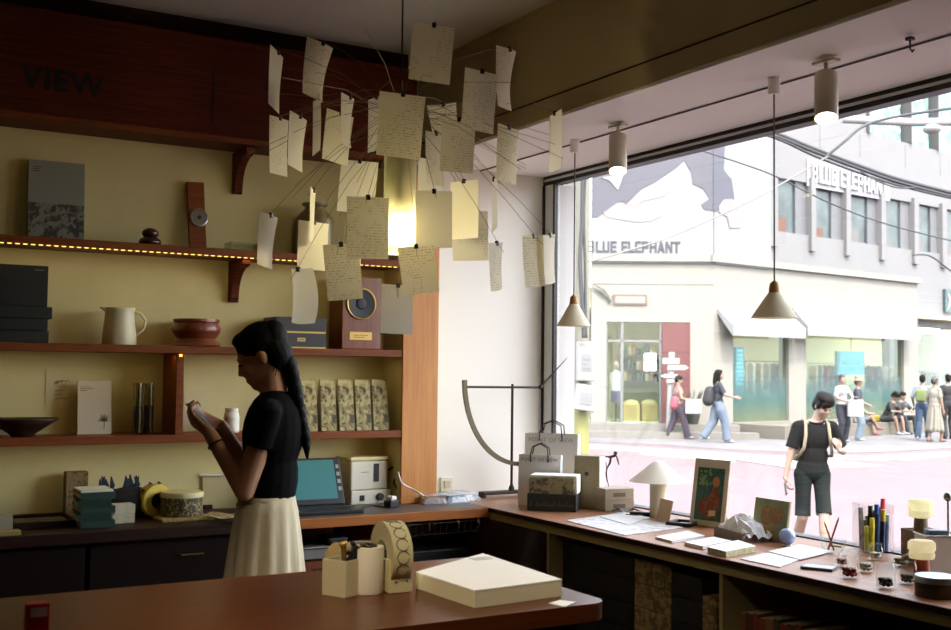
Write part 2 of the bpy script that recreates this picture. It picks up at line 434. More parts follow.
# --- topmost shelf
Y = 5.47; x0, x1 = xs(28, 200, Y), xs(85, 200, Y); h = hgt(56, 161, Y, Z1)
t = thing('picture_book', 'grey print board with a dark landscape strip leaning on the topmost shelf', 'print', ((x0+x1)/2, Y, Z1+.002))
t.rotation_euler.x = R(-5); w = x1-x0
MB().box(-w/2, w/2, -.012, .012, 0, h, .002).obj('cover', mat('blue_grey_card', (128,132,122), .7), t)
m = voro('landscape_print', (52,52,46), (120,120,108), 26, .7, thick=.5)
MB().box(-w/2+.004, w/2-.004, -.0135, -.0125, .006, h*.46).obj('printed_strip', m, t)
for k in range(3): pass
faint_print(t, M_ink, -w/2+.02, -.0122, h-.035, (.04,.028,.034), .006)
p = onY(150, 242, 5.40)
t = thing('lidded_pot', 'small dark brown turned wooden pot with a knobbed lid', 'pot', (p.x, 5.40, Z1))
M_pot = mat('dark_turned_wood', (58,28,20), .3, coat=.4)
MB().lathe([(.032,0),(.05,.006),(.053,.018),(.048,.032),(.030,.042)], 24).obj('bowl', M_pot, t, 'all')
MB().lathe([(.030,.0425),(.036,.050),(.040,.060),(.036,.072),(.022,.083),(0,.087)], 24).obj('lid', M_pot, t, 'all')
p0, p1 = xs(190, 215, 5.48), xs(207, 215, 5.48)
t = thing('wall_gauge', 'narrow wooden plank with a round metal dial leaning on the topmost shelf', 'gauge', ((p0+p1)/2, 5.48, Z1+.001)); w = (p1-p0)
h = hgt(198, 181, 5.48, Z1); t.rotation_euler = (R(-7), R(-1.5), 0)
MB().box(-w/2, w/2, -.011, .011, 0, h, .003).obj('plank', M_shelf, t)
d = t; c = MB(); c.M = Matrix.Translation((.008, -.011, h*.47)) @ Euler((PI/2, 0, 0)).to_matrix().to_4x4()
c.lathe([(.046,0),(.046,.012),(.040,.014),(.038,.011),(0,.011)], 28).obj('dial', M_steel, t, True)
c = MB(); c.M = Matrix.Translation((.008, -.0225, h*.47)) @ Euler((PI/2, 0, 0)).to_matrix().to_4x4()
c.lathe([(.010,0),(.010,.005),(0,.007)], 14).obj('boss', M_pot, t, True)
p = onY(242, 250, 5.42)
t = thing('glass_tray', 'low clear glass box beside the dial plank on the topmost shelf', 'box', (p.x, 5.42, Z1+.0005))
g = glass('clear_glass', (240,244,238), .12)
MB().box(-.075, .075, -.05, .05, 0, .004).obj('base', g, t)
s = MB()
for a in ((-.075,.075,-.05,-.047),(-.075,.075,.047,.05),(-.075,-.072,-.047,.047),(.072,.075,-.047,.047)): s.box(*a, .0042, .045)
s.obj('sides', g, t)
p = onY(314, 262, 5.42); k = 1.0/ (F/((p-CAM).dot(FW)))
t = thing('stoneware_bottle', 'olive glazed bottle with a short neck on the topmost shelf', 'bottle', (p.x, 5.42, Z1))
hh = 54*k; rr = 19*k
M_olive = mat('olive_glaze', (138,124,82), .35, noise=(120,108,68), nscale=6)
MB().lathe([(rr*.9,0),(rr,.01),(rr,hh*.66),(rr*.97,hh*.72),(rr*.58,hh*.87),(rr*.52,hh*.92),(rr*.66,hh*.95),(rr*.68,hh*.99),(rr*.55,hh),(rr*.45,hh*.9),(rr*.45,hh*.7)], 28, cap=False).obj('body', M_olive, t, True)
MB().lathe([(rr*.1,hh*.69),(rr*.45,hh*.69),(rr*.45,hh*.7)], 20).obj('dark_mouth', M_pot, t)
# --- middle shelf
M_blk = mat('black_card', (22,23,24), .5)
M_gold = mat('gold_foil', (196,166,104), .35, .7)
Y = 5.36; x1 = xs(48, 290, Y)
t = thing('box_file', 'tall black gift box standing on top of the flat black boxes', 'box', (x1-.16, Y, 0))
zb = Z2 + hgt(40, 307, Y, Z2); zt = Z2+hgt(46, 266, Y, Z2)
MB().box(-.16, .16, 0, .13, zb+.001, zt, .003).obj('box', M_blk, t)
M_silver_ink = mat('silver_ink', (150,148,138), .5)
faint_print(t, M_silver_ink, -.15, -.0002, zt-.028, (.10,.07), .013)
faint_print(t, M_silver_ink, .10, -.0002, zt-.022, (.04,), .005, 'small_print')
n = 3; dz = (zb-Z2)/n
for i in range(n):
    o = MB().box(-.19, .165+.006*i*(-1)**i, -.03, .15, Z2+dz*i+.0005, Z2+dz*(i+1)-.0005, .003).obj('flat_box', mat('black_green_card', (24,28,26), .5), None, loc=(x1-.16, Y, 0))
    tag(o, ['flat black box at the very bottom of the dark pile on the middle shelf', 'flat black box in the centre of the dark pile on the middle shelf', 'flat black box directly under the tall black gift box'][i], 'box', 'flat black boxes')
p = onY(119, 344, 5.40); k = ((p-CAM).dot(FW))/F
t = thing('jug', 'plain cream ceramic jug with a side handle on the middle shelf', 'jug', (p.x, 5.40, Z2)); hh = 37*k; rr = 16.5*k
M_cer = mat('cream_ceramic', (214,204,168), .4)
MB().lathe([(rr*.95,0),(rr,.006),(rr*.98,hh*.3),(rr*.86,hh*.75),(rr*.84,hh*.93),(rr*.9,hh),(rr*.82,hh),(rr*.76,hh*.9),(rr*.8,hh*.3),(0,.012)], 28, cap=False).obj('body', M_cer, t, 'all')
hp = [(rr*.82+.0, 0, hh*.9), (rr*1.25,0,hh*.86), (rr*1.55,0,hh*.68), (rr*1.45,0,hh*.45), (rr*.93,0,hh*.26)]
MB().tube(hp, [.009,.008,.0075,.0075,.009], 8).obj('handle', M_cer, t, 'all')
MB().prism([(-rr*.75,hh*.86),(-rr*1.18,hh*1.0),(-rr*.75,hh*.995)], 'y', -.012, .012).obj('spout', M_cer, t)
p = onY(196, 346, 5.40); k = ((p-CAM).dot(FW))/F
t = thing('wooden_bowl_stack', 'reddish-brown lidded wooden box with stepped rims beside the jug', 'box', (p.x, 5.40, Z2)); rr = 24*k; hh = 27*k
M_red = mat('red_wood', (128,62,30), .4, noise=(106,48,22), nscale=6, stretch=(1,1,14), coat=.2)
MB().lathe([(rr*.98,0),(rr*1.02,.005),(rr*.9,hh*.16),(rr*.78,hh*.28),(rr*.9,hh*.42),(rr*.98,hh*.56)], 32).obj('base', M_red, t, True)
MB().lathe([(rr*.98,hh*.565),(rr*1.0,hh*.66),(rr*.88,hh*.86),(rr*.94,hh*.9),(rr*.94,hh),(rr*.8,hh),(rr*.7,hh*.93),(0,hh*.93)], 32).obj('lid', M_red, t, True)
Y = 5.34; x0, x1 = xs(276, 340, Y), xs(326, 340, Y); zt = hgt(320, 318, Y, Z2)
t = thing('drawer_box', 'charcoal two-tier keepsake box with gold bands on the middle shelf', 'box', (0, 0, 0))
M_char = mat('charcoal_card', (58,58,56), .6)
MB().box(x0, x1, Y, 5.53, Z2+.008, Z2+zt*.49, .002).obj('lower_drawer', M_char, t)
MB().box(x0, x1, Y, 5.53, Z2+zt*.55, Z2+zt, .002).obj('upper_box', M_char, t)
MB().box(x0+.002, x1-.002, Y+.001, 5.53, Z2+zt*.49+.0005, Z2+zt*.55-.0005).obj('gold_band', M_gold, t)
MB().box(x0+.001, x1-.001, Y+.001, 5.53, Z2+.0005, Z2+.0075).obj('gold_foot', M_gold, t)
xm = (x0+x1)/2
MB().box(xm-.022, xm+.022, Y-.003, Y-.0005, Z2+zt*.22, Z2+zt*.34, .001).obj('label_plate', M_gold, t)
faint_print(t, M_ink, xm-.014, Y-.0031, Z2+zt*.265, (.028,), .006)
Y = 5.33; x0, x1 = xs(342, 330, Y), xs(379, 330, Y); h = hgt(360, 277, Y, Z2); w = x1-x0; xm = (x0+x1)/2
t = thing('wooden_speaker', 'upright brown wooden speaker with a round black cone and brass plate', 'speaker', (xm, Y, Z2))
M_spk = mat('walnut', (132,70,34), .4, noise=(110,54,24), nscale=4, stretch=(14,14,1), coat=.2)
MB().box(-w/2, w/2, 0, .17, .001, h, .004).obj('cabinet', M_spk, t)
c = MB(); c.M = Matrix.Translation((0, -.0005, h*.63)) @ Euler((PI/2, 0, 0)).to_matrix().to_4x4(); rr = w*.40
c.lathe([(rr,0),(rr,.006),(rr*.9,.008),(rr*.88,.0)], 32, cap=False).obj('ring', M_brass, t, 'all')
c = MB(); c.M = Matrix.Translation((0, -.0005, h*.63)) @ Euler((PI/2, 0, 0)).to_matrix().to_4x4()
c.lathe([(0,.0002),(rr*.89,.0002),(rr*.87,.004),(rr*.35,.001),(rr*.3,.006),(0,.009)], 32, cap=False).obj('cone', M_blk, t, True)
MB().box(-w*.3, w*.3, -.003, -.0003, h*.13, h*.24, .001).obj('brass_plate', M_brass, t)
faint_print(t, M_ink, -w*.2, -.0031, h*.19, (w*.4, w*.3), .006)
MB().box(w/2+.0005, w/2+.012, .004, .165, .001, h, .002).obj('side_board', M_spk, t)
# --- lowest shelf
p = onY(22, 438, 5.41)
t = thing('wooden_dish', 'wide shallow dark wooden dish on the lowest shelf', 'dish', (p.x, 5.41, Z3)); M_dk = mat('ebony_wood', (46,26,18), .4)
MB().lathe([(.05,0),(.055,.008),(.06,.014),(.125,.056),(.158,.078),(.155,.083),(.12,.066),(.05,.024),(0,.02)], 36, sy=.75, cap=False).obj('dish', M_dk, t, 'all')
def pinned(px0, px1, py0, py1, label, name='sketch_card'):
    a = onY(px0, py0, YB); b = onY(px1, py1, YB)
    t = thing(name, label, 'card', (0, 0, 0))
    MB().box(a.x, b.x, YB-.004, YB-.001, b.z, a.z).obj('card', mat('cream_card', (206,196,152), .8), t)
    return t, a, b
t, a, b = pinned(46, 76, 370, 405, 'small cream note with a faint ink drawing pinned above the wooden dish')
M_pencil = mat('pencil_grey', (96,90,74), .8)
s = MB()
for k in range(9):
    x = a.x+.03+.10*random.random(); z = a.z-.05-.02*random.random()
    s.tube([(x, YB-.0045, z), (x+.012, YB-.0045, z+.012*random.random()), (x+.022, YB-.0045, z)], .0012, 4)
for k in range(5):
    z = b.z+.03+.02*k; s.tube([(a.x+.04, YB-.0045, z), (a.x+.04+.05*random.random()+.02, YB-.0045, z+.002)], .001, 4)
o = s.obj('drawing', M_pencil, t); o['kind'] = 'stuff'
t, a, b = pinned(184, 206, 390, 437, 'cream print with a scribbled figure behind the woman’s phone', 'sketch_card')
s = MB()
for k in range(7):
    an = k*.9; s.tube([((a.x+b.x)/2+.025*math.cos(an+q*.5), YB-.0045, a.z-.09+.025*math.sin(an+q*.7)) for q in range(6)], .001, 4)
o = s.obj('drawing', M_pencil, t); o['kind'] = 'stuff'
Y = 5.45; x0, x1 = xs(78, 405, Y), xs(112, 405, Y); h = hgt(95, 381, Y, Z3)
t = thing('postcard', 'pale grey upright card with a tiny tree drawn at its foot', 'card', ((x0+x1)/2, Y, Z3+.001)); w = x1-x0; t.rotation_euler.x = R(-6)
MB().box(-w/2, w/2, -.004, .004, 0, h, .001).obj('card', mat('grey_card', (196,184,158), .8), t)
s = MB().tube([(w*.28, -.0045, .025), (w*.29, -.0045, .075)], .002, 5)
for k in range(16):
    an = PI*k/15; r = .018+.016*random.random()
    s.tube([(w*.29, -.0045, .06), (w*.29+r*math.cos(an), -.0045, .062+r*1.2*math.sin(an))], .0011, 4)
o = s.obj('tree_drawing', M_pencil, t); o['kind'] = 'stuff'
faint_print(t, M_pencil, -w/2+.012, -.0041, h-.03, (.05,.06,.03), .005)
M_tube = glass('tube_glass', (236,236,220), .2)
for i, (px, lab) in enumerate(((137, 'tall clear glass tube half full of dark grains next to the pale card'), (148, 'tall clear glass tube of dark grains nearest the upright divider'))):
    p = onY(px, 433, 5.41); t = thing('glass_tube', lab, 'tube', (p.x, 5.41, Z3), 0, 'glass tubes on the lowest shelf')
    h = hgt(px, 383, 5.41, Z3)
    MB().lathe([(.024,0),(.025,.004),(.025,h),(.022,h),(.022,.006),(0,.006)], 20, cap=False).obj('tube', M_tube, t, True)
    MB().lathe([(.021,.007),(.0212,h*.55),(0,h*.57)], 16).obj('grains', voro('dark_grains', (30,20,16), (96,60,34), 90, .7, c=(60,70,80)), t)['kind'] = 'stuff'
p = onY(231, 437, 5.40)
t = thing('white_jar', 'white ribbed jar on the lowest shelf behind the woman’s hands', 'jar', (p.x, 5.40, Z3)); h = hgt(231, 408, 5.40, Z3)
prof = [(.036,0),(.040,.004)]
for k in range(6): prof += [(.041, h*(.1+.1*k)), (.038, h*(.15+.1*k))]
prof += [(.036,h*.8),(.030,h*.84)]
MB().lathe(prof, 22).obj('body', mat('white_glaze', (232,226,206), .4), t, 'all')
MB().lathe([(.033,h*.845),(.034,h),(0,h)], 20).obj('lid', mat('white_glaze', (232,226,206), .4), t, True)
M_bag = voro('tree_print', (70,64,36), (150,136,82), 22, .6, c=(186,172,116), thick=.42)
M_foil = mat('silver_foil', (176,170,150), .4, .35)
labs = ['first printed tree packet from the left, half hidden by the woman', 'second printed tree packet from the left in the row', 'middle one of the five printed tree packets', 'fourth printed tree packet from the left in the row', 'last printed tree packet, nearest the orange-brown end panel']
for i, px in enumerate((304, 323, 341, 358, 375)):
    Y = 5.345; x0 = xs(px, 430, Y); x1 = xs(px+13.5, 430, Y); h = hgt(px+5, 381, Y, Z3)
    t = thing('printed_packet', labs[i], 'packet', ((x0+x1)/2, Y, Z3+.001), R(-3), 'row of printed packets'); w = x1-x0+.006
    prof = [(0, .0), (.10, 0), (.055, h), (.045, h)]
    MB().prism([(0,0),(.11,0),(.06,h),(.05,h)], 'x', -w/2, w/2).obj('pouch', M_bag, t)
    MB().box(-w/2, w/2, .05, .06, h+.0005, h+.006).obj('seal', M_bag, t)
    g = MB().prism([(.002,.004),(.108,.004),(.059,h*.97)], 'x', -w/2-.0025, -w/2-.0005); g.obj('side_gusset', M_foil, t)
# ================================================================ back counter (along the shelf wall) and things on it
M_ctop = mat('counter_wood', (172,104,48), .4, noise=(150,86,38), spec=.3, nscale=3, stretch=(1,10,14))
M_mat = mat('desk_mat', (52,44,38), .5)
t = thing('back_counter', 'long orange-brown wooden counter running along the shelf wall', 'counter', (0, 0, 0))
xsp = onY(262, 520, YC).x
MB().box(xsp, XC, YC, YB-.002, ZC-.05, ZC-.003, .003).obj('worktop', M_ctop, t)
MB().box(-1.6, xsp-.001, YC, YB-.002, ZC-.05, ZC, .004).obj('dark_worktop', M_dwood, t)
MB().box(xsp, XC-.004, YC+.012, YB-.003, ZC-.0028, ZC, .001).obj('dark_surface', mat('desk_surface', (86,74,64), .45, noise=(74,63,54), nscale=12), t)
MB().box(-1.6, XC, YB-.025, YB-.003, ZC+.0008, ZC+.022, .002).obj('upstand', M_dwood, t)
M_dark = mat('dark_cabinet', (26,13,8), .6, spec=.12, noise=(20,10,6), nscale=3, stretch=(1,8,16))
def cab(label, x0, x1, ndraw, handle='bar', wood=M_dark, z1=ZC-.056):
    c = thing('drawer_cabinet', label, 'cabinet', (0, 0, 0))
    MB().box(x0, x1, YC+.05, YB-.03, .001, z1, .002).obj('carcass', wood, c)
    hh = (z1-.05)/ndraw
    for k in range(ndraw):
        d = MB().box(x0+.006, x1-.006, YC+.028, YC+.049, .04+hh*k+.004, .04+hh*(k+1)-.004, .002).obj('drawer', wood, c)
        zz = .04+hh*(k+.72); xm = (x0+x1)/2
        MB().tube([(xm-.05, YC+.027, zz), (xm-.05, YC+.008, zz), (xm+.05, YC+.008, zz), (xm+.05, YC+.027, zz)], .004, 6).obj('handle', M_chrome if handle == 'chrome' else M_brass, d, True)
    return c
xa = onY(90, 560, YC).x; xb = onY(200, 560, YC).x; xc = onY(296, 545, YC).x; xd = onY(378, 545, YC).x; xe = onY(488, 540, YC).x
cab('very dark wooden cabinet below the leftmost end of the back counter', -1.58, xa-.01, 2)
cab('dark drawer cabinet below the counter behind the woman', xa, xc-.04, 3)
cab('small orange-brown drawer cabinet with chrome handles beside the woman’s skirt', xc, xd-.12, 4, 'chrome', M_spk, ZC-.20)
xm = xd
o = MB().box(xm-.012, xm+.012, YC+.02, YB-.04, .001, ZC-.056, .002).obj('counter_support', M_shelf)
tag(o, 'thin upright wooden support under the back counter beside the wire rack', 'support')
o = MB().box(xe-.015, XC-.004, YC+.015, YB-.04, .001, ZC-.056, .002).obj('corner_panel', mat('dark_red_wood', (70,32,22), .5))
tag(o, 'dark red upright panel closing the inner corner of the two counters', 'panel')
x0, x1 = xm+.03, xe-.03
t = thing('wire_rack', 'chrome wire rack hanging with hooks under the back counter', 'rack', (0, 0, 0))
zr = ZC-.16; zt = ZC-.068
fr = MB().tube([(x0, YC+.03, zt), (x1, YC+.03, zt), (x1, YC+.4, zt), (x0, YC+.4, zt)], .004, 6, close=True).tube([(x0+.01, YC+.04, zr+.035), (x1-.01, YC+.04, zr+.035), (x1-.01, YC+.4, zr+.035), (x0+.01, YC+.4, zr+.035)], .004, 6, close=True)
fr.obj('rim', M_chrome, t, True)
s = MB()
for k in range(16):
    x = x0+.02+(x1-x0-.04)*k/15
    s.tube([(x, YC+.03, zt-.004), (x, YC+.038, zr+.036), (x, YC+.39, zr+.036)], .002, 5)
o = s.obj('wires', M_chrome, t, True); o['kind'] = 'stuff'
for xx in (x0+.09, x0+.26, x1-.14, x1-.02):
    MB().tube([(xx, YC+.02, ZC-.0505), (xx, YC+.02, zt+.01), (xx, YC+.008, zt-.005), (xx, YC+.008, zt-.03), (xx, YC+.02, zt-.035)], .006, 8).obj('hook', M_chrome, t, True)
o = MB().box(x0+.02, x1-.05, YC+.06, YC+.45, .002, zr-.05, .006).obj('black_crate', M_blk); tag(o, 'plain black crate on the floor under the chrome wire rack', 'crate')
# device and tray in the bay next to the support
xq = xd-.10
t = thing('black_device', 'black box-shaped device with a chrome knob under the counter', 'device', (xq-.08, YC+.12, ZC-.199))
MB().box(-.05, .05, -.05, .1, 0, .085, .006).obj('body', M_blk, t); MB().tube([(-.03, -.05, .06), (-.03, -.072, .06)], .013, 12).obj('knob', M_chrome, t, True)
t = thing('document_tray', 'grey paper tray with a chrome edge under the back counter', 'tray', (xc+.09, YC+.14, ZC-.199))
MB().box(-.11, .11, -.12, .2, 0, .05, .004).obj('tray', mat('tray_grey', (120,118,110), .5), t)
MB().tube([(-.1, -.125, .055), (.1, -.125, .055)], .005, 8).obj('edge_rail', M_chrome, t, True)
# ---- on top, left end
zc = ZC+.0008
a = onZ(40, 524, ZC)
t = thing('paper_tray', 'dark shallow tray lined with speckled paper at the far end of the back counter', 'tray', (a.x, a.y, zc))
MB().box(-.13, .13, -.15, .13, 0, .006, .002).obj('base', M_dwood, t)
s = MB()
for q in ((-.13,.13,-.15,-.14),(-.13,.13,.12,.13),(-.13,-.12,-.14,.12),(.12,.13,-.14,.12)): s.box(*q, .0062, .028)
s.obj('rim', M_dwood, t)
MB().box(-.115, .115, -.135, .115, .0065, .014).obj('speckled_liner', voro('speckle', (30,28,24), (110,100,70), 60, .7), t)
a = onZ(8, 536, ZC)
o = MB().box(-.05, .05, -.03, .03, 0, .075, .004).obj('carton', mat('dull_white', (150,142,116), .7), loc=(a.x-.02, a.y+.12, zc)); tag(o, 'dull white carton standing at the edge of the speckled tray', 'carton')
o = MB().box(-.06, .05, -.03, .03, 0, .02, .003).obj('soap_block', mat('dull_yellow', (150,128,70), .7), loc=(a.x, a.y+.02, zc)); tag(o, 'low yellowish block in front of the dull white carton', 'block')
Y = 5.44; x0, x1 = xs(66, 490, Y), xs(88, 490, Y); h = hgt(77, 472, Y, ZC)
o = MB().box(x0, x1, Y, Y+.07, zc, ZC+h, .003).obj('patterned_box', voro('brown_plaid', (70,56,34), (120,100,62), 40, .7)); tag(o, 'tall brown patterned box behind the pile of green books', 'box')
labs = ['lowest green book of the pile on the back counter', 'second green book up in the pile', 'third green book up in the pile', 'green book just under the top of the pile', 'topmost green book of the pile, edged in cream paper']
a = onZ(97, 528, ZC); hb = 35/(F/((a-CAM).dot(FW)))/5
M_gr = mat('green_cloth', (26,56,44), .7); M_page = mat('page_edges', (206,200,160), .8, noise=(160,150,110), nscale=60)
for i in range(5):
    t = thing('green_book', labs[i], 'book', (a.x+.004*(-1)**i, a.y+.10, zc+hb*i), R(3*(-1)**i-4), 'green books')
    MB().box(-.075, .075, -.1, .1, 0, hb*.16, .001).obj('back_cover', M_gr, t); MB().box(-.075, .075, -.1, .1, hb*.82, hb*.985, .001).obj('front_cover', M_gr, t)
    MB().box(-.072, .070, -.092, .096, hb*.17, hb*.81).obj('pages', M_page, t); MB().box(-.07, .075, -.1, -.094, hb*.165, hb*.815).obj('spine', M_gr, t)
o = MB().box(-.07, .07, -.09, .09, 0, .01, .002).obj('paper_pad', mat('pale_pad', (206,206,180), .8), loc=(a.x, a.y+.10, zc+hb*5+.0005)); tag(o, 'pale paper pad lying on the pile of green books', 'pad')
def pile(label, name, px, py, dx, dy, w, d, h, m, bev=.003, rz=0, z=zc):
    a = onZ(px, py, ZC)
    o = MB().box(-w/2, w/2, -d/2, d/2, 0, h, bev).obj(name, m, loc=(a.x+dx, a.y+dy, z), rz=rz)
    return tag(o, label, name.split('_')[-1])
M_wbox = mat('whitish_card', (186,180,158), .8, noise=(166,158,130), nscale=20)
pile('lower of the two small whitish cartons beside the green books', 'small_carton', 124, 524, 0, .05, .1, .08, .042, M_wbox)
pile('upper of the two small whitish cartons beside the green books', 'small_carton', 124, 524, .004, .055, .094, .078, .042, M_wbox, rz=R(4), z=zc+.0428)
# dark bag with blue-dark tassels
a = onZ(140, 521, ZC)
t = thing('dark_pouch', 'slumped black cloth bag with bluish tufts against the shelf wall', 'bag', (a.x-.01, 5.40, zc))
M_cloth = mat('black_cloth', (20,21,24), .9, bump=.2, bscale=30)
MB().ell((0,0,.07), .15, .09, .072).ell((-.08,.01,.085), .08, .07, .05).ell((.06,.02,.06), .07, .07, .06).obj('bag', M_cloth, t, 'all')
s = MB()
for k in range(14):
    x = -.15+.2*random.random(); s.tube([(x, .02, .11), (x+.012, .01, .15), (x+.03*(random.random()-.3), 0, .18+.02*random.random())], [.010,.012,.003], 6)
o = s.obj('tufts', mat('blue_black', (30,42,60), .7), t, True); o['kind'] = 'stuff'
a = onZ(172, 520, ZC)
t = thing('tape_roll', 'yellow tape roll with dark flower marks leaning behind the lace tin', 'tape', (a.x-.05, a.y+.135, zc+.078), R(20))
c = MB(); c.M = Euler((PI/2, 0, 0)).to_matrix().to_4x4()
c.lathe([(.036,-.03),(.078,-.03),(.078,.03),(.036,.03),(.036,-.03)], 30, cap=False).obj('tape', mat('mustard', (190,164,50), .6), t, True)
s = MB()
for k in range(10):
    an = 2*PI*k/10
    for j in range(5):
        b = 2*PI*j/5; s.box(.0785*math.cos(an)*.999-.004, .0785*math.cos(an)+.004, .010*math.cos(b)-.004, .010*math.cos(b)+.004, .0785*math.sin(an)+.010*math.sin(b)-.0035, .0785*math.sin(an)+.010*math.sin(b)+.0035)
o = s.obj('flower_marks', M_ink, t); o['kind'] = 'stuff'
a = onZ(187, 520, ZC)
t = thing('round_tin', 'round tin wrapped in dark lace pattern with a cream lid', 'tin', (a.x, a.y+.09, zc+.014)); r = .098
MB().lathe([(r*.98,0),(r,.004),(r,.085)], 32).obj('drum', voro('lace', (150,138,86), (60,50,34), 50, .6), t, True)
MB().lathe([(r*1.02,.0855),(r*1.02,.104),(r*.98,.11),(0,.11)], 32).obj('lid', mat('cream_lid', (196,186,132), .6), t, True)
pile('thin yellow patterned box lid under the lace tin', 'flat_box', 187, 520, -.01, .05, .24, .2, .013, voro('yellow_print', (170,146,70), (130,110,54), 40, .7), rz=R(2))
for i, lab in enumerate(('brown and cream washi cloth folded on the counter near the yellow lid', 'second patterned cloth overlapping the first near the white box')):
    a = onZ(218+8*i, 517+5*i, ZC)
    o = MB().grid(lambda u, v: ((u-.5)*.12, (v-.5)*.17, .006+.004*math.sin(u*9+i)+.003*math.cos(v*8)), 12, 12, .003).obj('folded_cloth', voro('lattice', (90,72,44), (176,156,106), 55, .8), smooth=True, loc=(a.x, a.y, zc+.003+.014*i), rz=R(35))
    tag(o, lab, 'cloth')
# white box with open lid, beside the woman
a = onZ(222, 510, ZC)
t = thing('white_box', 'tall whitish storage box with a loose white lid behind the woman', 'box', (a.x+.02, a.y+.14, zc), R(-12))
h = .165
MB().box(-.085, .085, -.09, .09, 0, h, .003).obj('body', mat('cream_board', (206,196,150), .8), t)
MB().box(-.10, .085, -.1, .1, h+.0005, h+.012, .002).obj('lid', M_paper, t)
# laptop with teal screen
a = onZ(330, 511, ZC); b = onZ(338, 503, ZC)
M_teal = mat('screen_teal', (34,96,100), .4, emit=(70,158,158), estr=.14)
t = thing('laptop', 'open black laptop with a plain teal screen beside the woman', 'laptop', (2.145, 5.215, zc), R(-2))
MB().box(-.21, .20, -.15, .10, 0, .018, .004).obj('keyboard_base', M_black, t)
s = MB()
for r_ in range(5):
    for c_ in range(13): s.box(-.185+c_*.028, -.161+c_*.028, -.01+r_*.02-.05, .006+r_*.02-.05, .0182, .0205)
o = s.obj('keys', mat('key_black', (34,34,35), .5), t); o['kind'] = 'stuff'
lid = MB(); lid.M = Matrix.Translation((0, .10, .02)) @ Euler((R(-24), 0, 0)).to_matrix().to_4x4()
lid.box(-.21, .20, 0, .012, 0, .25, .004); l = lid.obj('screen_lid', M_black, t)
q = MB(); q.M = Matrix.Translation((0, .10, .02)) @ Euler((R(-24), 0, 0)).to_matrix().to_4x4()
q.box(-.195, .165, -.0012, -.0002, .028, .237); q.obj('display', M_teal, l)
q = MB(); q.M = Matrix.Translation((0, .10, .02)) @ Euler((R(-24), 0, 0)).to_matrix().to_4x4()
for k in range(4): q.box(.174, .19, -.002, -.0002, .07+.04*k, .09+.04*k)
q.obj('side_buttons', M_steel, l)
# label printer on its base
M_ivory = mat('ivory_plastic', (226,220,200), .45)
Y = 5.2
a = onZ(372, 504, ZC); x0 = onY(351, 498, a.y).x; x1 = onY(391, 498, a.y).x; wv = x1-x0
t = thing('label_printer', 'ivory desktop label printer on a matching control box beside the laptop', 'printer', ((x0+x1)/2, a.y, zc), R(2))
MB().box(-wv/2, wv/2, 0, .22, 0, .072, .006).obj('control_box', M_ivory, t)
MB().box(-wv/2+.0, wv/2-.012, .012, .235, .0735, .225, .012, 3).obj('housing', M_ivory, t)
MB().box(-wv/2-.003, wv/2-.008, .008, .24, .2255, .247, .008, 3).obj('top_cover', mat('ivory_top', (222,212,160), .45), t)
MB().box(.018, .05, .009, .0125, .115, .21, .002).obj('label_slot', M_black, t)
MB().box(-.068, -.04, -.003, .0005, .018, .048, .002).obj('switch', M_black, t)
c = MB(); c.M = Matrix.Translation((.05, 0, .036)) @ Euler((PI/2, 0, 0)).to_matrix().to_4x4()
c.lathe([(.021,0),(.019,.016),(0,.017)], 20).obj('knob', M_black, t, True)
MB().box(-.055, -.01, .0095, .0122, .165, .169).obj('marking', M_steel, t)
# cables and adapters
def cable(label, pts, r, m, n=10):
    P = [Vector(p) for p in pts]; out = []
    for i in range(len(P)-1):
        p0, p1, p2, p3 = P[max(i-1,0)], P[i], P[i+1], P[min(i+2,len(P)-1)]
        for k in range(n):
            u = k/n; out.append(.5*((2*p1)+(p2-p0)*u+(2*p0-5*p1+4*p2-p3)*u*u+(3*p1-p0-3*p2+p3)*u**3))
    out.append(P[-1])
    return tag(MB().tube(out, r, 8).obj('cable', m, smooth='all'), label, 'cable')
M_wht = mat('white_plastic', (226,222,214), .5)
q = lambda px, py, dz=0: onZ(px, py, ZC) + Vector((0, 0, dz))
cable('white cable looping up from the counter across the end panel', [onY(398,472,5.27), onY(402,483,5.26), onY(412,489,5.25), onY(421,494,5.2), q(425,499,.012)], .005, M_wht)
cable('white cable lying along the counter from the plug to the packets', [q(396,503,.008), q(408,501,.008), q(420,500,.008), q(430,499,.008)], .005, M_wht)
cable('black cable curling behind the label printer', [onY(388,470,5.42), onY(396,467,5.4), onY(400,474,5.38), onY(394,482,5.38), onY(399,492,5.36), q(394,500,.01)], .005, M_black)
cable('thin black cable lying in front of the label printer', [q(345,508,.006), q(358,510,.006), q(372,507,.006), q(388,509,.006)], .0035, M_black)
a = onZ(394, 508, ZC)
t = thing('power_adapter', 'small black power adapter with a white plug on the back counter', 'adapter', (a.x, a.y+.03, zc), R(20))
MB().box(-.032, .032, -.025, .025, 0, .036, .005).obj('brick', M_black, t); MB().box(-.02, .02, -.02, .02, .0365, .058, .006).obj('plug', M_wht, t)
a = onY(446, 484, YB)
t = thing('wall_socket', 'small pale wall socket above the clear packets', 'socket', (a.x, YB-.001, a.z))
MB().box(-.04, .04, -.012, 0, -.04, .04, .004).obj('plate', M_ivory, t); MB().box(-.02, .02, -.016, -.0122, -.02, .02, .003).obj('outlet', mat('socket_tan', (206,186,160), .5), t)
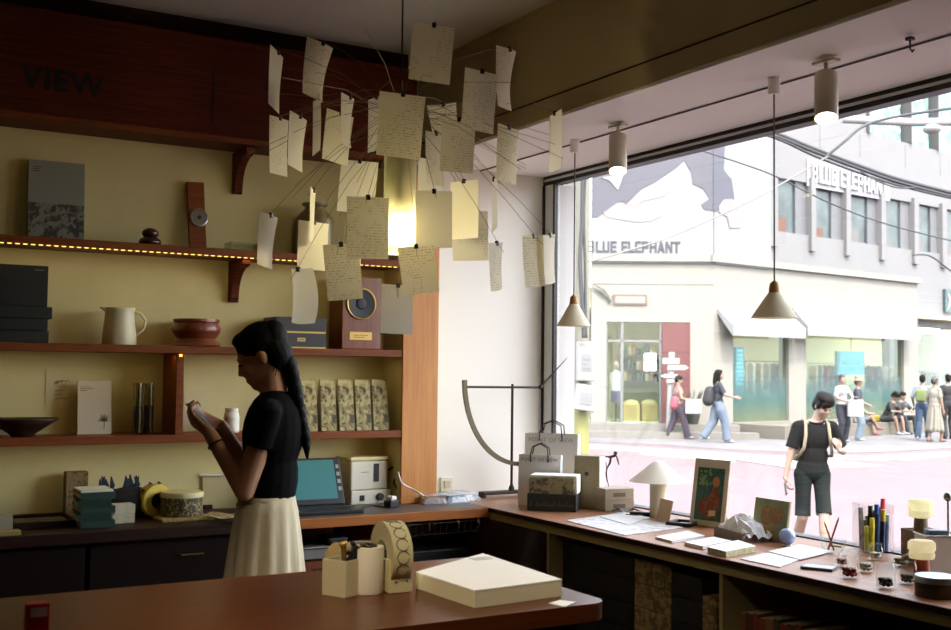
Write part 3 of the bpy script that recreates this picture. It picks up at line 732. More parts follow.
# clear wrapped packets
M_film = glass('clear_film', (246,246,246), .25, .4, .15, .25, (226,232,240))
for i, (px, py, lab, m) in enumerate(((436, 504, 'clear-wrapped packet of brown papers on the counter corner', mat('kraft', (150,112,66), .8)), (455, 503, 'clear-wrapped packet of pale blue papers next to the brown one', mat('pale_blue', (150,166,180), .7)), (467, 501, 'clear-wrapped white packet nearest the black iron stand', mat('pale_white', (206,208,206), .7)))):
    a = onZ(px, py, ZC)
    t = thing('wrapped_packet', lab, 'packet', (a.x, a.y+.07, zc), R(12*i-8), 'clear-wrapped packets')
    for k in range(4): MB().box(-.055+.002*k, .055, -.075, .07, .002+.010*k, .0105+.010*k, .001).obj('paper_bundle', m, t)
    MB().grid(lambda u, v: ((u-.5)*.15, (v-.5)*.19, .001+(.048*(math.sin(PI*u)*math.sin(PI*v))**.3 if 0 < u < 1 and 0 < v < 1 else 0)+.003*math.sin(u*23+v*17)*math.sin(PI*u)), 14, 14).obj('clear_wrap', M_film, t, 'all')
# ================================================================ window counter
M_wtop = mat('window_counter_top', (158,112,82), .38, noise=(142,98,70), nscale=3, stretch=(12,1,14), spec=.35)
M_cframe = mat('cream_carcass', (150,136,90), .6)
XF = XC; XB = XW-.045
t = thing('window_counter', 'long wooden display counter with cream carcass under the shop window', 'counter', (0, 0, 0))
MB().box(XF-.012, XB, .75, YB-.003, ZC-.022, ZC, .003).obj('worktop', M_wtop, t)
MB().box(XF-.014, XF-.0125, .75, YC-.002, ZC-.024, ZC-.003).obj('dark_edge', M_dwood, t)
MB().box(XF, XF+.02, .75, YC-.002, ZC-.062, ZC-.0225).obj('front_rail', M_cframe, t)
def yx(px, py=580, X=3.05): return onX(px, py, X).y
d1 = yx(550, 570); d2 = yx(719, 600, XF)
for yy in (d1, d2, d2-1.25, .77):
    MB().box(XF+.001, XB-.02, yy-.018, yy, .001, ZC-.0625).obj('divider', M_cframe, t)
MB().box(XF+.02, XB-.02, .77, YC-.02, .04, .06).obj('bottom_board', M_cframe, t)
MB().box(XB-.02, XB-.004, .76, YC-.02, .02, ZC-.0225).obj('back_board', M_dwood, t)
# black drawer units and patterned gift-box piles in the first bay
def yy(px): return onX(px, 590, 3.09).y
def stackbox(name, label, cat, ya, yb, n, ztop, m, group, x0=3.09, depth=.40, z0=.061, labs=None):
    dz = (ztop-z0)/n
    for k in range(n):
        o = MB().box(x0, x0+depth, ya+.002, yb-.002, z0+dz*k+.001, z0+dz*(k+1)-.001, .004).obj(name, m)
        tag(o, labs[k] if labs else label % ORD[n-1-k], cat, group)
ORD = ['topmost', 'second from the top', 'third from the top', 'fourth from the top', 'fifth from the top', 'sixth from the top', 'lowest']
M_lid = mat('black_box_card', (17,18,18), .5)
M_orn = voro('brown_ornament', (84,66,38), (132,112,70), 24, .65, thick=.5)
a, b, c_, d_, e_ = yy(562), yy(634), yy(671), yy(702), yy(716)
b = max(b, d2+.1)
stackbox('storage_box', 'wide black storage box under the window counter, %s of its pile', 'box', b+.004, a, 6, .68, M_lid, 'wide black storage boxes')
stackbox('gift_box', 'brown ornamented gift box, %s of the wide pile under the counter', 'box', c_, b, 6, .685, M_orn, 'brown gift boxes')
stackbox('storage_box', 'narrow black storage box between the two ornamented piles, %s', 'box', d_, c_, 6, .665, M_lid, 'narrow black storage boxes')
stackbox('gift_box', 'small brown ornamented box beside the cream divider, %s of the narrow pile', 'box', e_+.0, d_, 5, .60, M_orn, 'narrow brown boxes')
# books in the second bay
M_spines = [mat('spine_%s' % n, c, .6) for n, c in (('rust', (120,62,36)), ('tan', (136,96,58)), ('brown', (92,52,34)), ('brick', (128,54,38)), ('dull_green', (70,72,50)))]
yb0 = onX(733, 612, 3.12).y; zt = onX(745, 611, 3.12).z
bk = [('rust-brown', 0), ('tan', 1), ('dark brown', 2), ('brick-red', 3), ('rust-brown', 0), ('tan', 1), ('dull green', 4), ('brick-red', 3), ('dark brown', 2), ('rust-brown', 0), ('tan', 1), ('brick-red', 3)]
seen = {}
cnt = ['first', 'second', 'third', 'fourth', 'fifth', 'sixth', 'seventh', 'eighth', 'ninth', 'tenth', 'eleventh', 'twelfth']
zsh = max(.061, zt-.24)
MB().box(XF+.02, XB-.025, d2-1.23, d2-.019, zsh-.02, zsh-.001).obj('inner_shelf', M_cframe, t)
y = yb0
for k, (nm, mi) in enumerate(bk):
    wv = .030+.006*((k*7) % 3); hh = zt-zsh-.012*((k*5) % 3)/2
    bt = thing('shelf_book', f'{nm} book standing under the window counter, {cnt[k]} from the cream divider', 'book', (3.12, y-wv/2, zsh), 0, 'books under the window counter')
    MB().box(0, .17, -wv/2+.0006, wv/2-.0006, 0, hh, .002).obj('cover', M_spines[mi], bt)
    MB().box(.004, .165, -wv/2+.004, wv/2-.004, hh+.0001, hh+.0008).obj('page_block', M_page, bt)
    y -= wv
# ------------------------------------------------------------ iron stand with brass arc
zc = ZC+.0008
a = onZ(511, 492, ZC); YST = 5.36
M_iron = mat('dark_iron', (44,38,34), .45, .6); M_arc = mat('aged_brass', (92,80,56), .5, .35)
pb = onY(512, 492, YST)
t = thing('balance_stand', 'dark iron balance stand with a quarter-circle brass arc at the counter corner', 'stand', (pb.x, YST, zc))
def L(px, py, dy=0): p = onY(px, py, YST+dy); return (p.x-pb.x, dy, p.z-zc)
zft = L(495, 491)
bx0 = L(481, 491)[0]; bx1 = L(523, 491)[0]
MB().box(bx0, bx1, -.03, .03, .016, .034, .004).box(bx0, bx0+.018, -.03, .03, 0, .018, .003).box(bx1-.018, bx1, -.03, .03, 0, .018, .003).obj('base', M_iron, t)
xp = L(512, 430)[0]
MB().lathe([(.018,.034),(.016,.05),(.010,.06),(.009,.07)], 16, x=xp).obj('collar', M_iron, t, True)
MB().tube([(xp, 0, .06), (xp, 0, L(512, 384)[2])], .0075, 10).obj('post', M_iron, t, True)
z0 = L(500, 387)[2]; xa = L(465, 386)[0]; xb = L(541, 388)[0]
MB().tube([(xa, 0, z0), (xb, 0, z0-.002)], .0065, 10).obj('beam', M_iron, t, True)
MB().lathe([(.0,-.014),(.014,-.006),(.016,.0),(.014,.006),(0,.014)], 14, x=xb-.004, z=z0).obj('pivot', M_iron, t, True)
MB().tube([(xb-.004, 0, z0), L(567, 358)], [.006,.002], 8).obj('pointer', M_iron, t, True)
MB().tube([(xb-.012, -.001, z0), (xb-.012, -.001, L(538, 440)[2])], .0015, 6).obj('thread', M_iron, t, True)
pts = []
for k in range(25):
    u = k/24
    px = 464.5 + (520-464.5)*(1-math.cos(u*PI/2*.92))/(1-math.cos(PI/2*.92)); py = 380 + (464-380)*math.sin(u*PI/2)**.97
    pts.append(L(px, py))
s = MB(); rings = []
for k, p in enumerate(pts):
    q0 = Vector(pts[max(k-1,0)]); q1 = Vector(pts[min(k+1,24)]); d = (q1-q0).normalized(); nrm = Vector((-d.z, 0, d.x)); c = Vector(p)
    rings.append([c+nrm*.012+Vector((0,-.009,0)), c+nrm*.012+Vector((0,.009,0)), c-nrm*.012+Vector((0,.009,0)), c-nrm*.012+Vector((0,-.009,0))])
s.loft(rings).obj('arc', M_arc, t)
# ------------------------------------------------------------ carrier bags and boxes
def frame_at(px0, px1, pyb, Z=ZC):
    """base line of an upright face: left and right bottom corners on the counter"""
    return onZ(px0, pyb, Z), onZ(px1, pyb, Z)
def upright(px0, pyb0, px1, pyb1, pyt, Z=ZC):
    a = onZ(px0, pyb0, Z); b = onZ(px1, pyb1, Z); mid = (a+b)/2; d = b-a; rz = math.atan2(d.y, d.x); w = d.length
    n = Vector((-d.y, d.x, 0)).normalized()
    top = onP((px0+px1)/2, pyt, mid, n)
    return mid, rz, w, top.z-Z
M_bagg = mat('grey_bag', (206,205,200), .8); M_bagw = mat('white_bag', (240,240,240), .8)
M_bagink = mat('bag_ink', (150,148,142), .8)
def carrier(label, px0, pyb0, px1, pyb1, pyt, m, size, depth, handle_h, group=None):
    mid, rz, w, h = upright(px0, pyb0, px1, pyb1, pyt)
    t = thing('carrier_bag', label, 'bag', (mid.x, mid.y, zc), rz, 'paper carrier bags')
    s = MB(); s.loft([[(-w/2,0,0),(w/2,0,0),(w/2,depth,0),(-w/2,depth,0)], [(-w/2,0,h*.5),(w/2,0,h*.5),(w/2-.004,depth*.9,h*.5),(-w/2+.004,depth*.9,h*.5)], [(-w/2,.01,h),(w/2,.01,h),(w/2-.002,depth*.7,h),(-w/2+.002,depth*.7,h)]], cap1=False)
    s.obj('bag_body', m, t)
    text('POINT OF VIEW', size, M_bagink, t, face_m(0, .004-.006*0+.002, h-size*1.35, 0) @ Matrix.Translation((0, 0, .006)), align='CENTER', spacing=1.1, bold=.0002)
    for dy in (.008, depth*.7-.002):
        hp = [(-w*.22, dy, h-.04), (-w*.22, dy-.002, h), (-w*.16, dy-.01, h+handle_h*.7), (w*.02, dy-.014, h+handle_h), (w*.19, dy-.008, h+handle_h*.62), (w*.2, dy-.002, h), (w*.2, dy, h-.04)]
        MB().tube(hp, .0035, 6).obj('handle', M_black, t, 'all')
    return t
carrier('large grey paper carrier bag behind the white one', 524, 497, 577, 500, 434, M_bagg, .034, .09, .075)
carrier('white paper carrier bag in front of the larger grey bag', 518, 505, 560, 507.5, 455, M_bagw, .026, .06, .06)
mid, rz, w, h = upright(527, 510.5, 576, 512.5, 494.5)
t = thing('gift_box', 'black lettered box at the front of the carrier bags', 'box', (mid.x, mid.y, zc), rz, 'boxes before the bags')
MB().box(-w/2, w/2, 0, .15, 0, h, .003).obj('box', mat('dark_grey_card', (44,44,42), .6), t)
s = MB()
for (u0, u1, n) in ((-.46, -.40, 2), (-.34, .06, 9), (.12, .45, 8)):      # three slanting cursive words, too faint to read
    P_ = []
    for i in range(n*12+1):
        a_ = i/12; xx_ = w*(u0+(u1-u0)*i/(n*12)); amp = .30 if int(a_) % 4 == 0 else .16
        zz_ = h*(.30+amp*(.5-.5*math.cos(2*PI*a_))); P_.append((xx_+.25*(zz_-h*.3)+.002*math.sin(2*PI*a_), -.0008, zz_))
    s.tube(P_, .0011, 4)
s.obj('cursive_lettering', mat('silver_print', (104,104,96), .5), t)
zb = h+.001
mid2, rz2, w2, h2 = upright(531, 510.5, 577, 512.5, 478)
t = thing('gift_box', 'olive box printed with dark figures on top of the black lettered box', 'box', (mid.x, mid.y, zc+zb), rz, 'boxes before the bags')
hh = h2-h-.002
MB().box(-w*.47, w*.45, .004, .14, 0, hh, .003).obj('box', voro('olive_print', (150,140,104), (84,78,56), 26, .65, thick=.53), t)
t = thing('white_sleeve', 'white card sleeve bulging behind and over the olive printed box', 'sleeve', (mid.x, mid.y, zc+zb+hh+.001), rz)
MB().box(-w*.45, w*.5, .01, .15, 0, .012, .004).box(w*.456, w*.51, .02, .15, -hh, .0118, .004).obj('sleeve', M_paper, t)
mid, rz, w, h = upright(574, 508, 599, 509.5, 456)
t = thing('book_box', 'tall khaki boxed book with a dark round seal beside the carrier bags', 'box', (mid.x, mid.y, zc), rz)
M_khaki = mat('khaki_card', (164,152,118), .7, noise=(146,136,104), nscale=9)
MB().box(-w/2, w/2, 0, .10, 0, h, .003).obj('cover', M_khaki, t)
MB().box(w/2+.0005, w/2+.002, .004, .096, .004, h-.004).obj('pale_side', mat('pale_side', (208,204,192), .7), t)
c = MB(); c.M = Matrix.Translation((0, -.0004, h*.66)) @ Euler((PI/2, 0, 0)).to_matrix().to_4x4()
c.lathe([(.0115,0),(.0115,.0012),(0,.0012)], 20).obj('seal', M_dk, t)
# wire figure sculpture on the khaki box area
a = onZ(612, 505, ZC); Xs = a.x+.02
t = thing('wire_figure', 'small dark twisted figurine hanging on a thin rod behind the khaki box', 'figurine', (Xs, onX(612, 500, Xs).y, zc))
base = t.location
def LX(px, py): p = onX(px, py, Xs); return (0, p.y-base.y, p.z-zc)
M_fig = mat('dark_bronze', (62,52,66), .45, .2)
MB().lathe([(.022,0),(.02,.006),(.003,.009)], 16).tube([(0,0,.006), LX(607,478), LX(606,462)], .0022, 6).obj('rod', M_iron, t, True)
MB().tube([LX(604,456), LX(609,457), LX(614,456), LX(616,455)], [.003,.006,.008,.005], 8).tube([LX(611,457), LX(610,463), LX(607,468), LX(606,474), LX(607,480)], [.007,.006,.004,.004,.002], 8).tube([LX(616,455), LX(618,460), LX(619,465)], [.004,.004,.002], 6).ell(LX(615.5,453), .010, .012, .010).obj('figure', M_fig, t, 'all')
MB().tube([LX(617.4,459), LX(619,464)], .0045, 6).tube([LX(606.2,475), LX(607.4,482)], .004, 6).obj('red_tips', mat('red_tip', (150,52,60), .5), t, True)
# small card boxes and cable
labs = ['lower of the two small tan printed boxes by the cream lamp', 'upper of the two small tan printed boxes by the cream lamp']
mid, rz, w, h = upright(605, 512, 634, 511, 489)
for k in range(2):
    t = thing('tan_box', labs[k], 'box', (mid.x, mid.y+.0, zc+k*(h/2+.0005)), rz+R(2*k), 'small tan boxes')
    MB().box(-w/2, w/2, 0, .11, 0, h/2-.0005, .002).obj('box', mat('tan_card', (150,134,112), .7), t)
    MB().box(-w*.22, w*.2, -.0008, -.0002, h*.14, h*.32).obj('printed_label', mat('umber_print', (96,78,60), .7), t)
cable('tangled black cable lying before the small tan boxes', [q(612,512,.006), onZ(618,509,ZC+.03), q(624,513,.008), q(632,511,.012), q(640,513,.008), q(646,516,.006), q(636,517,.006), q(626,516,.007)], .005, M_black)
t = thing('black_case', 'small black folded spectacles case beside the lamp base', 'case', onZ(640, 516, ZC+.0008)[:], R(-50))
MB().box(-.05, .05, -.018, .018, .0, .022, .008, 3).obj('case', M_black, t)
# flat sheets
def sheet(name, label, corners, m, th=.003, z=0, cat='sheet', group=None):
    P = [onZ(x, y, ZC) for x, y in corners]; c = sum(P, Vector())/4
    t = MB()
    lo = [t._v((p.x-c.x, p.y-c.y, 0)) for p in P]; hi = [t._v((p.x-c.x, p.y-c.y, th)) for p in P]
    t.bm.faces.new(lo[::-1]); t.bm.faces.new(hi)
    for i in range(4): t.bm.faces.new((lo[i], lo[(i+1) % 4], hi[(i+1) % 4], hi[i]))
    return tag(t.obj(name, m, loc=(c.x, c.y, zc+z)), label, cat, group)
M_map = voro('printed_sheet', (208,207,206), (176,174,172), 16, .5, thick=.52)
M_shw = mat('white_sheet', (214,214,214), .6)
sheet('print_sheet', 'large pale printed sheet lying before the cream lamp', [(566,521),(625,536),(683,528),(618,514)], M_map)
sheet('print_sheet', 'smaller pale sheet half over the large printed sheet', [(600,518),(628,526),(650,519),(622,513)], M_shw, .002, .0045)
def booklet(label, corners, th, mc, z=0):
    P = [onZ(x, y, ZC) for x, y in corners]; c = sum(P, Vector())/4
    t = thing('booklet', label, 'booklet', (c.x, c.y, zc+z), 0, 'booklets on the counter')
    def slab(k, z0, z1):
        s = MB(); lo = [s._v(((p.x-c.x)*k, (p.y-c.y)*k, z0)) for p in P]; hi = [s._v(((p.x-c.x)*k, (p.y-c.y)*k, z1)) for p in P]
        s.bm.faces.new(lo[::-1]); s.bm.faces.new(hi)
        for i in range(4): s.bm.faces.new((lo[i], lo[(i+1) % 4], hi[(i+1) % 4], hi[i]))
        return s
    slab(1, 0, .0015).obj('back_cover', mc, t); slab(.98, .0016, th-.0016).obj('pages', M_page if mc is not M_shw else M_paper, t); slab(1, th-.0015, th).obj('front_cover', M_shw, t)
M_pgreen = mat('pale_green_card', (176,190,166), .6)
booklet('thin white booklet closest to the framed picture', [(655,539),(672,543.5),(705,538),(688,533)], .010, M_shw)
booklet('white booklet lying between the thin one and the green-edged one', [(684,545.5),(703,550),(731,544),(713,540)], .014, M_shw)
booklet('thick booklet with pale green edges and a white top', [(707,553),(726,558),(756,552),(738,546)], .024, M_pgreen)
sheet('print_sheet', 'loose white sheet in front of the blue glass ball', [(740,559.5),(780,568),(803,559),(770,553)], M_map, .003)
sheet('print_sheet', 'loose white sheet between the blue ball and the pencil dish', [(768,553),(800,561),(833,553),(800,546)], M_shw, .003, .0034)
# cream table lamp
a = onZ(658, 517, ZC); k = ((a-CAM).dot(FW))/F
t = thing('table_lamp', 'cream table lamp with a wide conical shade on a thick column', 'lamp', (a.x, a.y, zc))
M_lampc = mat('lamp_stone', (196,186,160), .6); M_shade = translucent('lamp_shade', (246,241,228), .35)
hcol = 36*k; rc = 8.3*k; rs = 29*k; zt = 56*k
MB().lathe([(rc,0),(rc,hcol),(rc*.9,hcol+.01),(rc*.3,hcol+.015)], 28).obj('column', M_lampc, t, True)
MB().lathe([(rs,hcol-.004),(rs*.55,hcol+(zt-hcol)*.48),(rs*.2,zt*.97),(rs*.06,zt),(0,zt+.001)], 40, cap=False).lathe([(rs*.985,hcol-.004),(rs*.54,hcol+(zt-hcol)*.44),(rs*.2,zt*.94),(0,zt*.96)], 40, cap=False).obj('shade', M_shade, t, True)
mid, rz, w, h = upright(656, 519.5, 668, 523, 500.5)
t = thing('display_card', 'small tan card leaning upright against the cream lamp', 'card', (mid.x, mid.y, zc+.002), rz); t.rotation_euler = (R(-14), 0, rz)
MB().box(-w/2, w/2, 0, .006, 0, h*1.04, .001).obj('card', mat('tan_board', (196,170,136), .7), t)
# black frame tray
a = onZ(683, 525, ZC)
t = thing('frame_tray', 'flat square black tray with a white slip inside before the framed picture', 'tray', (a.x, a.y, zc), R(28))
s = MB()
for q4 in ((-.07,.07,-.06,-.042),(-.07,.07,.042,.06),(-.07,-.05,-.042,.042),(.05,.07,-.042,.042)): s.box(*q4, 0, .018, .002)
s.obj('rim', M_black, t); MB().box(-.0495, .0495, -.0415, .0415, 0, .004).obj('base', mat('grey_felt', (90,92,98), .8), t); MB().box(-.026, .026, -.02, .02, .0045, .008).obj('white_slip', M_paper, t)
# framed pictures leaning up
def picture(label, px0, pyb0, px1, pyb1, pyt, border, build, lean=-9, mcol=(198,184,160)):
    mid, rz, w, h = upright(px0, pyb0, px1, pyb1, pyt)
    t = thing('picture', label, 'picture', (mid.x, mid.y, zc+.001), rz); t.rotation_euler = (R(lean), 0, rz)
    h *= 1.01
    MB().box(-w/2, w/2, 0, .012, 0, h, .002).obj('mount', mat('mount_%d' % mcol[2], mcol, .7), t)
    build(t, w, h, border)
    MB().prism([(.0125, h*.75), (.0125, h*.7), (.14, .012), (.15, .012)], 'x', -.02, .02).obj('easel_leg', M_dwood, t)
    return t
def blob(s, cx, cz, rx, rz, ysurf, n=18, th=.0015, w=0):
    s.prism([(cx+rx*math.cos(2*PI*i/n)*(1+w*math.sin(3*i)), cz+rz*math.sin(2*PI*i/n)) for i in range(n)], 'y', ysurf-th, ysurf)
def pic1(t, w, h, b):
    MB().box(-w*.38, w*.38, -.001, -.0002, h*.09, h*.87).obj('green_field', voro('teal_paint', (34,78,72), (52,98,84), 30, .5), t)
    s = MB()
    for k in range(30): blob(s, -w*.3+w*.32*random.random(), h*.60+h*.24*random.random(), .006, .005, -.0011, 8, .0008)
    o = s.obj('pale_leaves', mat('pale_leaf', (136,158,104), .6), t); o['kind'] = 'stuff'
    s = MB(); s.prism([(-w*.30,h*.22),(-w*.05,h*.12),(w*.24,h*.14),(w*.30,h*.36),(w*.26,h*.56),(w*.10,h*.60),(w*.02,h*.44),(-w*.16,h*.42),(-w*.30,h*.34)], 'y', -.0024, -.0011)
    s.obj('russet_shape', voro('russet', (150,84,44), (116,60,34), 36, .6), t)
    s = MB(); blob(s, w*.17, h*.67, w*.10, h*.075, -.0011, 20, .0015); s.obj('round_shape', mat('amber', (186,120,62), .6), t)
    s = MB(); s.prism([(w*.02,h*.15),(w*.22,h*.17),(w*.22,h*.25),(w*.04,h*.24)], 'y', -.0036, -.0025); s.obj('cream_patch', mat('cream_patch', (214,190,130), .6), t)
picture('tall framed print of russet shapes on deep green', 689, 524.5, 724, 529.5, 460, .1, pic1)
def pic2(t, w, h, b):
    MB().box(-w*.47, w*.47, -.001, -.0002, h*.03, h*.97).obj('green_field', voro('sage_paint', (112,124,88), (128,128,86), 24, .5), t)
    s = MB(); blob(s, -w*.1, h*.6, w*.17, h*.24, -.0011, 18, .0012); blob(s, w*.2, h*.62, w*.15, h*.22, -.0011, 18, .001); s.obj('ochre_shapes', voro('ochre', (160,116,54), (136,96,44), 30, .6), t)
    s = MB(); s.prism([(-w*.3,h*.03),(w*.2,h*.03),(w*.12,h*.42),(-w*.2,h*.42)], 'y', -.002, -.0011); s.obj('gold_patch', mat('gold_patch', (168,140,78), .5), t)
picture('smaller green and ochre picture leaning beside the blue glass ball', 751, 537.5, 785, 544, 500, .05, pic2, mcol=(150,142,100))
# box of crumpled white tissue
mid, rz, w, h = upright(714, 536, 741, 543.5, 530)
t = thing('tissue_box', 'low brown box full of crumpled white paper between the two pictures', 'box', (mid.x, mid.y, zc), rz)
d = .15
s = MB().box(-w/2, w/2, 0, d, 0, .003)
for q4 in ((-w/2,w/2,0,.004),(-w/2,w/2,d-.004,d),(-w/2,-w/2+.004,.004,d-.004),(w/2-.004,w/2,.004,d-.004)): s.box(*q4, .0032, h)
s.obj('box', mat('taupe_card', (110,96,84), .7), t)
s = MB(); rnd = [random.random() for _ in range(400)]
s.grid(lambda u, v: ((u-.5)*w*1.15, .005+v*(d-.01), h*.6 + .075*math.sin(PI*v)**.6*math.sin(PI*u)**.6 + .028*(rnd[int(u*12)*13+int(v*12)]-.5)), 12, 12).obj('crumpled_paper', M_shw, t)
# blue glass ball on a ring
a = onZ(787, 546, ZC); k = ((a-CAM).dot(FW))/F
t = thing('glass_ball', 'pale blue glass ball resting on a small ring', 'ball', (a.x, a.y, zc)); r = 8.3*k
MB().lathe([(r*.55,0),(r*.6,.003),(r*.5,.007),(r*.42,.003)], 24).obj('ring', M_wht, t, True)
MB().ell((0,0,r+.004), r, r, r, 28, 16).obj('ball', mat('blue_glass', (122,146,186), .12, noise=(150,172,206), nscale=14, coat=.6), t, 'all')
# shallow tin
a = onZ(819, 569, ZC)
t = thing('tin_tray', 'small rectangular dark tin with a pale blue card inside', 'tin', (a.x, a.y, zc), R(-62))
s = MB(); W_, D_ = .115, .08
for q4 in ((-W_/2,W_/2,-D_/2,-D_/2+.003),(-W_/2,W_/2,D_/2-.003,D_/2),(-W_/2,-W_/2+.003,-D_/2+.003,D_/2-.003),(W_/2-.003,W_/2,-D_/2+.003,D_/2-.003)): s.box(*q4, 0, .010)
s.obj('rim', mat('tin_grey', (92,98,92), .4, .5), t); MB().box(-W_/2+.004, W_/2-.004, -D_/2+.004, D_/2-.004, 0, .0096).obj('blue_card', mat('blue_card', (170,184,194), .5), t)
# glass dish with pencils
a = onZ(833, 556, ZC); k = ((a-CAM).dot(FW))/F
M_jar = glass('jar_glass', (250,251,250), .02, .2)
t = thing('glass_dish', 'wide stemless glass dish beside the pens', 'dish', (a.x, a.y, zc)); r = 13*k
MB().lathe([(r*.45,0),(r*.5,.003),(r*.9,.035),(r,.062),(r*.97,.062),(r*.86,.036),(r*.46,.006),(0,.006)], 30, cap=False).obj('bowl', M_jar, t, True)
base = t.location.copy()
M_wd = mat('raw_wood', (178,120,84), .6); M_rp = mat('rosy_wood', (166,92,76), .6)
def stick(label, pa, pb, za, zb, r, m, cat='pencil', tip=None):
    a3 = onZ(*pa, ZC); a3.z = ZC+za
    D = (a3-CAM).dot(FW); b3 = onD(*pb, D)
    t = thing(cat, label, cat, a3[:]); b3 = b3-a3
    MB().tube([(0,0,0), b3*.9], r, 8).obj('shaft', m, t, True)
    MB().tube([b3*.902, b3], [r*.95, r*.2], 8).obj('tip', tip or M_wd, t, True)
stick('thin wooden stick leaning left in the glass dish', (834,553), (824,521), .012, .1, .0035, M_rp, 'stick')
stick('rosy wooden stick leaning right in the glass dish', (828,553), (839,517), .012, .1, .004, M_rp, 'stick')
stick('short green-tipped stick lying in the glass dish', (830,553), (842,547), .03, .04, .004, mat('leaf_green', (120,140,60), .6), 'stick', mat('leaf_green', (120,140,60), .6))
# clear box of coloured pens
a = onZ(873, 551, ZC); k = ((a-CAM).dot(FW))/F
t = thing('acrylic_box', 'clear square acrylic box crammed with bright pens', 'box', (a.x, a.y, zc), R(-25)); W_ = 30*k; H_ = 47*k
s = MB()
h2 = W_/2
for q4 in ((-h2,h2,-h2,-h2+.003),(-h2,h2,h2-.003,h2),(-h2,-h2+.003,-h2+.003,h2-.003),(h2-.003,h2,-h2+.003,h2-.003)): s.box(*q4, .0035, H_)
s.obj('walls', M_jar, t); MB().box(-h2, h2, -h2, h2, 0, .003).obj('base', M_jar, t)
pens = [('lime green', (176,190,40)), ('bright yellow', (226,208,50)), ('deep blue', (40,70,130)), ('navy', (34,48,92)), ('sky grey', (150,168,190)), ('dark teal', (30,84,100)), ('black', (26,28,34)), ('royal blue', (48,84,164)), ('pink-red', (220,70,90)), ('slate blue', (70,96,126)), ('olive yellow', (170,160,50)), ('dark green', (40,90,60)), ('indigo', (52,56,110)), ('magenta', (190,50,90))]
pos = [(-.034,-.028), (-.02,-.034), (-.002,-.032), (.016,-.033), (.033,-.028), (-.032,-.006), (-.012,-.008), (.008,-.009), (.03,-.006), (-.03,.018), (-.008,.02), (.012,.018), (.031,.02), (-.02,.034)]
hts = [.09,.12,.135,.15,.13,.11,.16,.165,.185,.15,.12,.14,.15,.1]
c0, s0 = math.cos(R(-25)), math.sin(R(-25)); sc_ = W_/.09
for (nm, cc), (px_, py_), hh in zip(pens, pos, hts):
    px_ *= sc_*.9; py_ *= sc_*.9
    p = thing('felt_pen', f'{nm} felt pen standing in the clear acrylic box', 'pen', (a.x+px_*c0-py_*s0, a.y+px_*s0+py_*c0, zc+.004), 0, 'pens in the acrylic box')
    hh *= H_/.17; lx, ly = px_*.12, py_*.12
    MB().tube([(0,0,0), (lx*.7,ly*.7,hh*.72)], .0102, 10).obj('barrel', mat('pen_'+nm.replace(' ', '_'), cc, .4), p, True)
    MB().tube([(lx*.7,ly*.7,hh*.722), (lx,ly,hh)], [.0108,.0092], 10).obj('cap', mat('pencap_'+nm.replace(' ', '_'), (226,208,60) if nm == 'navy' else tuple(int(min(255, v*1.1)) for v in cc), .4), p, True)
# little lidded glass jars
jars = [(850,578,20,29,(150,50,50),'small glass jar of red beads at the counter edge'), (866,572,17,22,(200,196,188),'small empty-looking glass jar behind the red-bead jar'), (886,588,19,34,(40,44,48),'small lidded jar of dark beads at the counter edge'), (908,584,18,30,(110,110,90),'small jar of greenish beads next to the dark-bead jar'), (876,560,14,18,(210,206,200),'tiny clear jar near the pens'), (842,566,13,14,(170,90,90),'tiny glass pot of pink beads beside the tin'), (900,566,14,24,(120,124,60),'tiny jar of olive beads before the open carton')]
for px_, py_, wv, hv, cc, lab in jars:
    a = onZ(px_, py_, ZC); k = ((a-CAM).dot(FW))/F; r = wv*k/2; h = hv*k
    t = thing('glass_jar', lab, 'jar', (a.x, a.y, zc), 0, 'little jars at the counter edge')
    MB().lathe([(r*.92,0),(r,.004),(r,h*.62),(r*.8,h*.72),(r*.76,h*.72),(r*.93,h*.6),(r*.93,.006),(0,.006)], 22, cap=False).obj('jar', M_jar, t, True)
    MB().lathe([(r*.82,h*.725),(r*.86,h*.76),(r*.84,h*.88),(r*.4,h*.95),(0,h)], 22).obj('lid', M_jar, t, True)
    s = MB()
    for i in range(16):
        an = i*2.4; rr = r*.62*math.sqrt((i % 8+.5)/8); s.ell((rr*math.cos(an), rr*math.sin(an), .006+r*.24+(i//8)*r*.42), r*.24, r*.24, r*.24, 8, 6)
    o = s.obj('beads', mat('bead_%d_%d' % (cc[0], cc[1]), cc, .3), t, 'all'); o['kind'] = 'stuff'
